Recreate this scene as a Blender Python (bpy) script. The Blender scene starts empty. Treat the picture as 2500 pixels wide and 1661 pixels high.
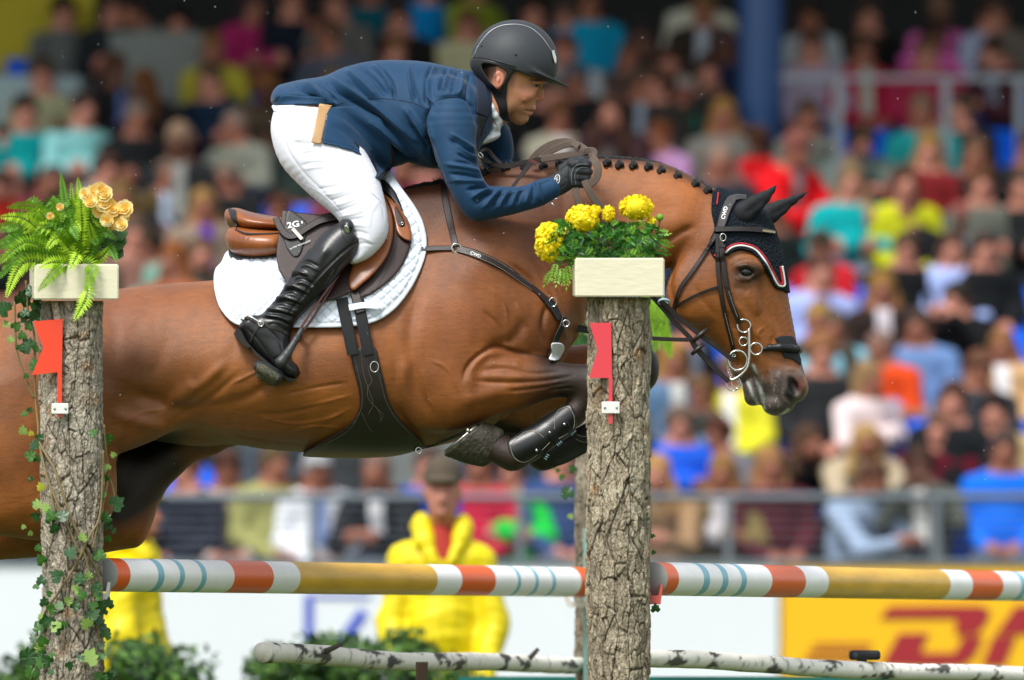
import bpy, bmesh, math, random
import numpy as np
from mathutils import Vector, Matrix
from mathutils.bvhtree import BVHTree
random.seed(7); rng = np.random.RandomState(7)
PI = math.pi
# ---------------- camera, world, sun, exposure ----------------
scn = bpy.context.scene
COL = scn.collection
D0 = 20.0; S = 825.0; PX0 = 1250.0; HOR = 1580.0; CZ = 1.05
cam_d = bpy.data.cameras.new("camera"); cam = bpy.data.objects.new("camera", cam_d); COL.objects.link(cam)
cam.location = (0, -D0, CZ); cam.rotation_euler = (PI/2, 0, 0)
cam_d.sensor_width = 36; cam_d.lens = 36*D0/(2500/S)
cam_d.shift_y = (HOR-830.5)/2500.0
cam_d.clip_start = .5; cam_d.clip_end = 3000
cam_d.dof.use_dof = True; cam_d.dof.focus_distance = D0-.12; cam_d.dof.aperture_fstop = 2.7
scn.camera = cam
scn.render.resolution_x = 1024; scn.render.resolution_y = 680
SUN_EL, SUN_AZ = math.radians(57), math.radians(212)
world = bpy.data.worlds.new("World"); scn.world = world; world.use_nodes = True
wn = world.node_tree.nodes; wl = world.node_tree.links
bg = wn['Background']
sky = wn.new('ShaderNodeTexSky'); sky.sky_type = 'NISHITA'; sky.sun_disc = False
sky.sun_elevation = SUN_EL; sky.sun_rotation = SUN_AZ; sky.air_density = 1.6; sky.dust_density = 2.5; sky.ozone_density = 1.6
hs = wn.new('ShaderNodeHueSaturation'); hs.inputs['Saturation'].default_value = .30
wl.new(sky.outputs[0], hs.inputs['Color']); wl.new(hs.outputs[0], bg.inputs['Color'])
bg.inputs['Strength'].default_value = .10
sun_d = bpy.data.lights.new("sun", 'SUN'); sun = bpy.data.objects.new("sun", sun_d); COL.objects.link(sun)
sun_d.energy = 1.5; sun_d.angle = math.radians(14); sun_d.color = (1, .97, .93)
_sd = Vector((math.sin(SUN_AZ)*math.cos(SUN_EL), math.cos(SUN_AZ)*math.cos(SUN_EL), math.sin(SUN_EL)))
sun.rotation_euler = _sd.to_track_quat('Z', 'Y').to_euler(); sun.location = (0, 0, 30)
vs = scn.view_settings; vs.view_transform = 'Standard'; vs.look = 'None'; vs.gamma = 1; vs.exposure = 1.08
scn.cycles.max_bounces = 6; scn.cycles.caustics_reflective = False; scn.cycles.caustics_refractive = False
try: scn.cycles.use_denoising = True
except Exception: pass

# ---------------- units: (px, depth y, py) of the photograph's plane -> world metres ----------------
def W3(v):
    v = np.asarray(v, dtype=np.float64).reshape(-1, 3)
    k = (1+v[:, 1]/(S*D0))/S
    return np.stack([(v[:, 0]-PX0)*k, v[:, 1]/S, CZ+(HOR-v[:, 2])*k], 1)
def wp(px, py, yy=0.0):
    return Vector(W3([[px, yy, py]])[0])
def at(px, py, Y):       # point at metric depth Y
    k = (D0+Y)/D0/S
    return Vector(((px-PX0)*k, Y, CZ+(HOR-py)*k))

def lin(c):
    if isinstance(c, str): c = tuple(int(c[i:i+2], 16)/255 for i in (0, 2, 4))
    return tuple(((x/12.92) if x <= .04045 else ((x+.055)/1.055)**2.4) for x in c[:3])+(1,)

# ---------------- materials ----------------
MATS = {}
def mat(name, col='808080', rough=.6, metal=0., spec=.5, bump=0., bscale=40., var=0., vscale=6., col2=None, attr=False,
        sheen=0., coat=0., stretch=(1, 1, 1), sss=0., emis=0., trans=0., transl=0., detail=6., wave=None, voro=None, c2=None):
    if name in MATS: return MATS[name]
    m = bpy.data.materials.new(name); m.use_nodes = True; MATS[name] = m
    nt = m.node_tree; N = nt.nodes; L = nt.links; b = N['Principled BSDF']
    b.inputs['Roughness'].default_value = rough; b.inputs['Metallic'].default_value = metal
    b.inputs['Specular IOR Level'].default_value = spec
    b.inputs['Sheen Weight'].default_value = sheen; b.inputs['Sheen Roughness'].default_value = .4
    b.inputs['Coat Weight'].default_value = coat; b.inputs['Coat Roughness'].default_value = .25
    tc = N.new('ShaderNodeTexCoord'); mp = N.new('ShaderNodeMapping'); mp.inputs['Scale'].default_value = stretch
    L.new(tc.outputs['Object'], mp.inputs['Vector'])
    base = None
    if attr:
        at_ = N.new('ShaderNodeAttribute'); at_.attribute_name = 'col'; base = at_.outputs['Color']
    else:
        rgb = N.new('ShaderNodeRGB'); rgb.outputs[0].default_value = lin(col); base = rgb.outputs[0]
    if var > 0:
        nz = N.new('ShaderNodeTexNoise'); nz.inputs['Scale'].default_value = vscale; nz.inputs['Detail'].default_value = detail
        L.new(mp.outputs[0], nz.inputs['Vector'])
        if col2:
            mx = N.new('ShaderNodeMix'); mx.data_type = 'RGBA'; mr = N.new('ShaderNodeMapRange')
            mr.inputs['From Min'].default_value = .5-.25*(1-var)-.02; mr.inputs['From Max'].default_value = .5+.25*(1-var)+.02
            L.new(nz.outputs['Fac'], mr.inputs['Value']); L.new(mr.outputs[0], mx.inputs['Factor'])
            L.new(base, mx.inputs['A']); mx.inputs['B'].default_value = lin(col2); base = mx.outputs['Result']
        else:
            mr = N.new('ShaderNodeMapRange'); mr.inputs['From Min'].default_value = .3; mr.inputs['From Max'].default_value = .7
            mr.inputs['To Min'].default_value = 1-var; mr.inputs['To Max'].default_value = 1+var
            L.new(nz.outputs['Fac'], mr.inputs['Value'])
            hv = N.new('ShaderNodeHueSaturation'); L.new(mr.outputs[0], hv.inputs['Value']); L.new(base, hv.inputs['Color'])
            base = hv.outputs[0]
    L.new(base, b.inputs['Base Color'])
    if bump > 0:
        if wave:
            t = N.new('ShaderNodeTexWave'); t.inputs['Scale'].default_value = wave; t.inputs['Distortion'].default_value = 1.; hgt = t.outputs['Fac']
        elif voro:
            t = N.new('ShaderNodeTexVoronoi'); t.inputs['Scale'].default_value = voro; hgt = t.outputs['Distance']
        else:
            t = N.new('ShaderNodeTexNoise'); t.inputs['Scale'].default_value = bscale; t.inputs['Detail'].default_value = 5; hgt = t.outputs['Fac']
        L.new(mp.outputs[0], t.inputs['Vector'])
        bp = N.new('ShaderNodeBump'); bp.inputs['Strength'].default_value = min(bump, 1); bp.inputs['Distance'].default_value = .004*max(1, bump)
        L.new(hgt, bp.inputs['Height']); L.new(bp.outputs[0], b.inputs['Normal'])
    if sss > 0:
        b.inputs['Subsurface Weight'].default_value = sss; b.inputs['Subsurface Radius'].default_value = (1, .35, .2); b.inputs['Subsurface Scale'].default_value = .008
    if transl > 0:
        tl = N.new('ShaderNodeBsdfTranslucent'); L.new(base, tl.inputs['Color']); ms = N.new('ShaderNodeMixShader'); ms.inputs[0].default_value = transl
        L.new(b.outputs[0], ms.inputs[1]); L.new(tl.outputs[0], ms.inputs[2]); L.new(ms.outputs[0], N['Material Output'].inputs['Surface'])
    if trans > 0:
        b.inputs['Transmission Weight'].default_value = trans
    return m

# ---------------- object helpers ----------------
def props(o, label=None, cat=None, group=None, kind=None):
    if label: o['label'] = label
    if cat: o['category'] = cat
    if group: o['group'] = group
    if kind: o['kind'] = kind
    return o
def thing(name, label, cat, loc=(0, 0, 0), group=None):
    o = bpy.data.objects.new(name, None); COL.objects.link(o); o.empty_display_size = .1
    o.location = loc; return props(o, label, cat, group)
def link(o, parent=None, loc=None):
    COL.objects.link(o)
    if parent is not None:
        o.parent = parent
        L_ = Vector(parent.location) if parent.parent is None else Vector(parent.get('_w', (0, 0, 0)))
        if parent.parent is None: o.matrix_parent_inverse = Matrix.Translation(-L_)
        else: o.matrix_parent_inverse = Matrix.Identity(4)
    return o
def mesh_np(name, verts, faces, m=None, parent=None, smooth=True, cols=None, warp=True, recalc=True, mi=None, link_=True):
    """verts in photo units (warp) or metres; faces list of tuples or (n,4)/(n,3) array"""
    verts = W3(verts) if warp else np.asarray(verts, dtype=np.float64).reshape(-1, 3)
    me = bpy.data.meshes.new(name)
    if isinstance(faces, np.ndarray):
        n, k = faces.shape
        me.vertices.add(len(verts)); me.vertices.foreach_set('co', verts.astype(np.float32).ravel())
        me.loops.add(n*k); me.loops.foreach_set('vertex_index', faces.astype(np.int32).ravel())
        me.polygons.add(n); me.polygons.foreach_set('loop_start', np.arange(0, n*k, k, dtype=np.int32))
        me.polygons.foreach_set('loop_total', np.full(n, k, dtype=np.int32))
        me.update(calc_edges=True)
    else:
        me.from_pydata([tuple(v) for v in verts], [], faces); me.update()
    if mi is not None: me.polygons.foreach_set('material_index', np.asarray(mi, dtype=np.int32))
    if recalc:
        bm = bmesh.new(); bm.from_mesh(me); bmesh.ops.recalc_face_normals(bm, faces=bm.faces); bm.to_mesh(me); bm.free()
    if smooth: me.polygons.foreach_set('use_smooth', np.ones(len(me.polygons), dtype=bool))
    if cols is not None:
        a = me.color_attributes.new('col', 'FLOAT_COLOR', 'POINT'); c = np.ones((len(verts), 4), dtype=np.float32); c[:, :3] = cols
        a.data.foreach_set('color', c.ravel())
    for x in (m if isinstance(m, (list, tuple)) else [m]):
        if x: me.materials.append(x)
    o = bpy.data.objects.new(name, me)
    return link(o, parent) if link_ else o
class MB:
    """mesh collector in photo units or metres"""
    def __init__(s): s.v = []; s.f = []; s.m = []
    def add(s, vs, fs, mi=0):
        b = len(s.v); s.v += [tuple(v) for v in vs]; s.f += [tuple(i+b for i in f) for f in fs]; s.m += [mi]*len(fs); return s
    def build(s, name, m=None, parent=None, smooth=True, warp=True, recalc=True, cols=None):
        return mesh_np(name, np.array(s.v), s.f, m, parent, smooth, cols, warp, recalc, mi=s.m)
    def box(s, c, h, ax=None, mi=0):
        ax = ax or (Vector((1, 0, 0)), Vector((0, 1, 0)), Vector((0, 0, 1))); c = Vector(c)
        vs = [c+ax[0]*h[0]*a+ax[1]*h[1]*b+ax[2]*h[2]*d for a in (-1, 1) for b in (-1, 1) for d in (-1, 1)]
        return s.add(vs, [(0, 1, 3, 2), (4, 6, 7, 5), (0, 4, 5, 1), (2, 3, 7, 6), (0, 2, 6, 4), (1, 5, 7, 3)], mi)
    def tube(s, pts, r, n=8, cap=True, mi=0, flat=None, closed=False):
        """tube through 3-D points, r number or list; flat=(nx,ny,nz, ratio) squashes"""
        P = [Vector(p) for p in pts]; k = len(P); R = r if isinstance(r, (list, tuple, np.ndarray)) else [r]*k
        vs = []; up = None
        for i in range(k):
            if closed: t = P[(i+1) % k]-P[i-1]
            else: t = P[min(i+1, k-1)]-P[max(i-1, 0)]
            if t.length < 1e-9: t = Vector((0, 0, 1))
            t.normalize()
            if up is None:
                up = Vector((0, 1, 0)) if abs(t.y) < .9 else Vector((1, 0, 0))
            a = (up-t*up.dot(t))
            if a.length < 1e-6: a = t.orthogonal()
            a.normalize(); b = t.cross(a); up = a
            for j in range(n):
                th = 2*PI*j/n; vs.append(P[i]+a*math.cos(th)*R[i]+b*math.sin(th)*R[i])
        fs = []
        for i in range(k-1 if not closed else k):
            for j in range(n):
                a0 = i*n+j; a1 = i*n+(j+1) % n; b0 = ((i+1) % k)*n+j; b1 = ((i+1) % k)*n+(j+1) % n
                fs.append((a0, a1, b1, b0))
        if cap and not closed:
            fs.append(tuple(range(n))[::-1]); fs.append(tuple((k-1)*n+j for j in range(n)))
        return s.add(vs, fs, mi)
def cat_(pts, n=6, closed=False):
    """Catmull-Rom resample of tuples"""
    P = np.array(pts, dtype=float); k = len(P); out = []
    rngk = range(k) if closed else range(k-1)
    for i in rngk:
        if closed: p0, p1, p2, p3 = P[i-1], P[i], P[(i+1) % k], P[(i+2) % k]
        else: p0, p1, p2, p3 = P[max(i-1, 0)], P[i], P[i+1], P[min(i+2, k-1)]
        for j in range(n):
            t = j/n
            out.append(.5*((2*p1)+(-p0+p2)*t+(2*p0-5*p1+4*p2-p3)*t*t+(-p0+3*p1-3*p2+p3)*t**3))
    if not closed: out.append(P[-1])
    return np.array(out)

# ---------------- implicit modelling: smooth unions of lofts, cones and ellipsoids, meshed by surface nets ----------------
class Field:
    """coordinates (px, y, py), voxel size v"""
    def __init__(s, lo, hi, v):
        s.v = v; s.lo = np.array(lo, float)
        s.n = [int(math.ceil((hi[i]-lo[i])/v))+1 for i in range(3)]
        s.ax = [(lo[i]+v*np.arange(s.n[i])).astype(np.float32) for i in range(3)]
        s.d = np.full(s.n, 60., dtype=np.float32)
    def _sl(s, lo, hi):
        r = []
        for i in range(3):
            a = int(max(0, math.floor((lo[i]-s.lo[i])/s.v))); b = int(min(s.n[i], math.ceil((hi[i]-s.lo[i])/s.v)+1))
            if b <= a: return None
            r.append(slice(a, b))
        return tuple(r)
    def op(s, fn, lo, hi, k=0., mode='u', pad=None):
        pad = max(k, 3*s.v) if pad is None else pad
        sl = s._sl([lo[i]-pad for i in range(3)], [hi[i]+pad for i in range(3)])
        if sl is None: return
        x = s.ax[0][sl[0]][:, None, None]; y = s.ax[1][sl[1]][None, :, None]; z = s.ax[2][sl[2]][None, None, :]
        e = fn(x, y, z).astype(np.float32); d = s.d[sl]
        if mode == 'u':
            if k > 0:
                h = np.maximum(k-np.abs(d-e), 0)/k; s.d[sl] = np.minimum(d, e)-h*h*k*.25
            else: s.d[sl] = np.minimum(d, e)
        elif mode == 's':
            e = -e
            if k > 0:
                h = np.maximum(k-np.abs(d-e), 0)/k; s.d[sl] = np.maximum(d, e)+h*h*k*.25
            else: s.d[sl] = np.maximum(d, e)
    def cone(s, a, b, ra, rb, k=10., sy=1., mode='u'):
        a = np.array(a, float); b = np.array(b, float); ab = b-a; L2 = ab[0]**2+(ab[1]/sy)**2+ab[2]**2+1e-9
        def fn(x, y, z):
            t = np.clip(((x-a[0])*ab[0]+(y-a[1])*ab[1]/(sy*sy)+(z-a[2])*ab[2])/L2, 0, 1)
            return np.sqrt((x-a[0]-t*ab[0])**2+((y-a[1]-t*ab[1])/sy)**2+(z-a[2]-t*ab[2])**2)-(ra+(rb-ra)*t)
        r = max(ra, rb)
        s.op(fn, [min(a[i], b[i])-r*(sy if i == 1 else 1) for i in range(3)], [max(a[i], b[i])+r*(sy if i == 1 else 1) for i in range(3)], k, mode)
    def chain(s, pts, k=10., sy=1., mode='u'):   # pts (px, py, y, r)
        for p, q in zip(pts[:-1], pts[1:]):
            s.cone((p[0], p[2], p[1]), (q[0], q[2], q[1]), p[3], q[3], k, sy, mode)
    def ell(s, c, r, ang=0., k=10., mode='u'):   # c (px,py,y) r (along, across, y) ang degrees (clockwise on the picture)
        ca, sa = math.cos(math.radians(ang)), math.sin(math.radians(ang))
        def fn(x, y, z):
            dx = x-c[0]; dz = z-c[1]; u = (dx*ca+dz*sa)/r[0]; w = (-dx*sa+dz*ca)/r[1]; v = (y-c[2])/r[2]
            q = np.sqrt(u*u+w*w+v*v)+1e-6; g = np.sqrt((u/r[0])**2+(w/r[1])**2+(v/r[2])**2)+1e-9
            return q*(q-1)/g
        m = max(r[0], r[1]); s.op(fn, (c[0]-m, c[2]-r[2], c[1]-m), (c[0]+m, c[2]+r[2], c[1]+m), k, mode)
    def loft(s, st, k=10., sub=4, mode='u'):     # stations (xt, zt, xb, zb, w, yc, e)
        st = [tuple(q)+(0,)*(7-len(q)) for q in st]
        C = cat_(st, sub)
        f2 = Field.__new__(Field)
        lo = [C[:, [0, 2]].min()-10, (C[:, 5]-C[:, 4]*1.4).min(), C[:, [1, 3]].min()-10]
        hi = [C[:, [0, 2]].max()+10, (C[:, 5]+C[:, 4]*1.4).max(), C[:, [1, 3]].max()+10]
        pad = max(k, 3*s.v)+4
        sl = s._sl([lo[i]-pad for i in range(3)], [hi[i]+pad for i in range(3)])
        if sl is None: return
        tmp = np.full([q.stop-q.start for q in sl], 60., dtype=np.float32)
        f2.v = s.v; f2.lo = s.lo+s.v*np.array([q.start for q in sl]); f2.n = list(tmp.shape); f2.d = tmp
        f2.ax = [s.ax[i][sl[i]] for i in range(3)]
        for p, q in zip(C[:-1], C[1:]):
            c0 = np.array([(p[0]+p[2])/2, (p[1]+p[3])/2]); c1 = np.array([(q[0]+q[2])/2, (q[1]+q[3])/2]); ab = c1-c0
            v0 = np.array([p[0]-p[2], p[1]-p[3]]); v1 = np.array([q[0]-q[2], q[1]-q[3]]); h0 = np.hypot(*v0)/2; h1 = np.hypot(*v1)/2
            n0 = v0/(2*h0+1e-9); n1 = v1/(2*h1+1e-9); Lab = np.hypot(*ab)+1e-9
            def fn(x, y, z, p=p, q=q, c0=c0, ab=ab, h0=h0, h1=h1, n0=n0, n1=n1, Lab=Lab):
                dx = x-c0[0]; dz = z-c0[1]; t = .5
                for it in range(2):
                    tc = np.clip(t, 0, 1); nx = n0[0]+(n1[0]-n0[0])*tc; nz = n0[1]+(n1[1]-n0[1])*tc
                    ln = np.sqrt(nx*nx+nz*nz); nx = nx/ln; nz = nz/ln
                    det = ab[0]*nz-ab[1]*nx; det = np.where(np.abs(det) < 1e-3, 1e-3, det)
                    t = (dx*nz-dz*nx)/det
                tc = np.clip(t, 0, 1); rx = dx-tc*ab[0]; rz = dz-tc*ab[1]; nx = n0[0]+(n1[0]-n0[0])*tc; nz = n0[1]+(n1[1]-n0[1])*tc
                ln = np.sqrt(nx*nx+nz*nz); nx = nx/ln; nz = nz/ln; u = rx*nx+rz*nz; a = rz*nx-rx*nz
                h = h0+(h1-h0)*tc; w = p[4]+(q[4]-p[4])*tc; yc = p[5]+(q[5]-p[5])*tc; e = p[6]+(q[6]-p[6])*tc
                ra = np.minimum(h, w)*.6
                un = u/h; ww = w*(1-e*np.clip(un, -1.1, 1.1)); vn = (y-yc)/ww; an = a/ra
                kk = np.sqrt(un*un+vn*vn+an*an)+1e-6; g = np.sqrt((un/h)**2+(vn/ww)**2+(an/ra)**2)+1e-9
                return kk*(kk-1)/g
            m = 4
            wl_ = max(p[4], q[4])*1.35
            f2.op(fn, (min(p[0], p[2], q[0], q[2])-m, min(p[5], q[5])-wl_, min(p[1], p[3], q[1], q[3])-m),
                  (max(p[0], p[2], q[0], q[2])+m, max(p[5], q[5])+wl_, max(p[1], p[3], q[1], q[3])+m), 0, 'u', pad)
        d = s.d[sl]; e = f2.d if mode == 'u' else -f2.d
        h = np.maximum(k-np.abs(d-e), 0)/max(k, 1e-6)
        s.d[sl] = (np.minimum(d, e)-h*h*k*.25) if mode == 'u' else (np.maximum(d, e)+h*h*k*.25)
    def mesh(s, smooth=2):
        d = s.d; nx, ny, nz = s.n
        d[0] = d[-1] = 60; d[:, 0] = d[:, -1] = 60; d[:, :, 0] = d[:, :, -1] = 60
        ins = d < 0
        c = ins[:-1, :-1, :-1].astype(np.uint8)
        for a in (0, 1):
            for b in (0, 1):
                for e in (0, 1):
                    if a+b+e: c = c+ins[a:nx-1+a, b:ny-1+b, e:nz-1+e]
        act = np.argwhere((c > 0) & (c < 8)); del c
        idx = np.full((nx-1, ny-1, nz-1), -1, dtype=np.int32); idx[act[:, 0], act[:, 1], act[:, 2]] = np.arange(len(act))
        cv = np.stack([d[act[:, 0]+a, act[:, 1]+b, act[:, 2]+e] for a in (0, 1) for b in (0, 1) for e in (0, 1)], 1)
        cp = np.array([(a, b, e) for a in (0, 1) for b in (0, 1) for e in (0, 1)], float)
        acc = np.zeros((len(act), 3)); cnt = np.zeros(len(act))
        for i in range(8):
            for j in range(i+1, 8):
                if np.abs(cp[i]-cp[j]).sum() == 1:
                    va, vb = cv[:, i], cv[:, j]; m = (va < 0) != (vb < 0)
                    t = np.where(m, va/np.where(m, va-vb, 1), 0)
                    acc += m[:, None]*(cp[i]+(cp[j]-cp[i])*t[:, None]); cnt += m
        V = (act+acc/cnt[:, None])*s.v+s.lo
        F = []
        for axn in range(3):
            o1, o2 = [(1, 2), (2, 0), (0, 1)][axn]
            sa = [slice(1, n-1) for n in s.n]; sb = list(sa); sa[axn] = slice(0, s.n[axn]-1); sb[axn] = slice(1, s.n[axn])
            A = ins[tuple(sa)]; B = ins[tuple(sb)]
            q = np.argwhere(A != B)
            off = np.array([1, 1, 1]); off[axn] = 0
            g = q+off; sgn = A[q[:, 0], q[:, 1], q[:, 2]]
            def ci(da, db):
                p = g.copy(); p[:, o1] -= da; p[:, o2] -= db; return idx[p[:, 0], p[:, 1], p[:, 2]]
            f = np.stack([ci(1, 1), ci(0, 1), ci(0, 0), ci(1, 0)], 1)
            f[~sgn] = f[~sgn][:, ::-1]
            F.append(f)
        F = np.concatenate(F); F = F[(F >= 0).all(1)]
        F = F[:, ::-1]   # picture units are mirrored (py grows downwards)
        for it in range(smooth): V = relax(V, F, .5)
        return V, F
def relax(V, F, lam=.5):
    acc = np.zeros_like(V); cnt = np.zeros(len(V))
    for i in range(4):
        a = F[:, i]; b = F[:, (i+1) % 4]
        for u, w in ((a, b), (b, a)):
            for c in range(3): acc[:, c] += np.bincount(u, V[w, c], len(V))
            cnt += np.bincount(u, minlength=len(V))
    return V*(1-lam)+lam*acc/np.maximum(cnt, 1)[:, None]
def vnorm(V, F):
    n = np.cross(V[F[:, 2]]-V[F[:, 0]], V[F[:, 3]]-V[F[:, 1]])
    out = np.zeros_like(V)
    for i in range(4):
        for c in range(3): out[:, c] += np.bincount(F[:, i], n[:, c], len(V))
    out /= np.linalg.norm(out, axis=1)[:, None]+1e-9
    return -out          # outward in mirrored units
def pdist(P, poly, closed=False):
    """distance of 2-D points to polyline, and arclength fraction"""
    poly = np.array(poly, float); P = np.asarray(P, float)
    if closed: poly = np.vstack([poly, poly[:1]])
    seg = np.hypot(*(poly[1:]-poly[:-1]).T); tot = seg.sum(); best = np.full(len(P), 1e9); fr = np.zeros(len(P)); acc = 0; sd = np.zeros(len(P))
    for a, b, l in zip(poly[:-1], poly[1:], seg):
        if l < 1e-9: continue
        t = np.clip(((P-a)@(b-a))/l**2, 0, 1); q = a+t[:, None]*(b-a); dd = np.hypot(*(P-q).T); m = dd < best
        best[m] = dd[m]; fr[m] = (acc+t[m]*l)/tot
        cr = (b[0]-a[0])*(P[:, 1]-a[1])-(b[1]-a[1])*(P[:, 0]-a[0]); sd[m] = np.sign(cr)[m]; acc += l
    return best, fr, sd
def inside(P, poly):
    P = np.asarray(P, float); poly = np.array(poly, float); r = np.zeros(len(P), bool); j = len(poly)-1
    for i in range(len(poly)):
        a, b = poly[i], poly[j]
        c = ((a[1] > P[:, 1]) != (b[1] > P[:, 1]))
        with np.errstate(divide='ignore', invalid='ignore'):
            xx = (b[0]-a[0])*(P[:, 1]-a[1])/(b[1]-a[1]+1e-12)+a[0]
        r ^= c & (P[:, 0] < xx); j = i
    return r
def strokes(V, N, lst, side=-1):
    """sculpt strokes: (poly, amp, sigma[, taper 0/1[, mode]]); amp>0 raises. side -1 near flank, 0 both"""
    w = np.clip(-N[:, 1]*2.2*(-side), 0, 1) if side else np.clip(np.abs(N[:, 1])*2.2, 0, 1)
    D = np.zeros(len(V))
    for s_ in lst:
        poly, amp, sg = s_[:3]; tap = s_[3] if len(s_) > 3 else 1
        pl = cat_(poly, 5) if len(poly) > 2 else np.array(poly, float)
        x0, z0 = pl.min(0)-3*sg; x1, z1 = pl.max(0)+3*sg
        m = np.where((V[:, 0] > x0) & (V[:, 0] < x1) & (V[:, 2] > z0) & (V[:, 2] < z1) & (w > 0))[0]
        if len(m) == 0: continue
        d, fr, sd = pdist(V[m][:, [0, 2]], pl)
        g = np.exp(-(d/sg)**2)
        if len(s_) > 4 and s_[4] == 's':      # step: raised on the left side of the stroke direction, falling off
            g = np.where(sd > 0, np.exp(-(d/(sg*3))**2), -.25*np.exp(-(d/(sg*.8))**2))
        if tap: g *= np.clip(np.minimum(fr, 1-fr)*5+.12, 0, 1)
        D[m] += amp*g
    return V+N*(D*w)[:, None]
def blob(V, c, r, p=2, ang=0):
    """soft 0..1 mask around c in the picture plane"""
    ca, sa = math.cos(math.radians(ang)), math.sin(math.radians(ang)); dx = V[:, 0]-c[0]; dz = V[:, 2]-c[1]
    return np.exp(-((np.abs(dx*ca+dz*sa)/r[0])**p+(np.abs(-dx*sa+dz*ca)/r[1])**p))
def mixc(C, col, w):
    return C*(1-w[:, None])+np.array(lin(col)[:3])*w[:, None]
def vnoise(P, scale, seed=0):
    """cheap smooth value noise -1..1 from sines"""
    r = np.random.RandomState(seed); out = 0; a = 1
    for o in range(3):
        for k in range(3):
            d = r.normal(size=3); d /= np.linalg.norm(d); out = out+a*np.sin(P@d*scale*(1.9**o)*(0.7+.6*r.rand())+r.rand()*7)
        a *= .55
    return out/3.2
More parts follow.
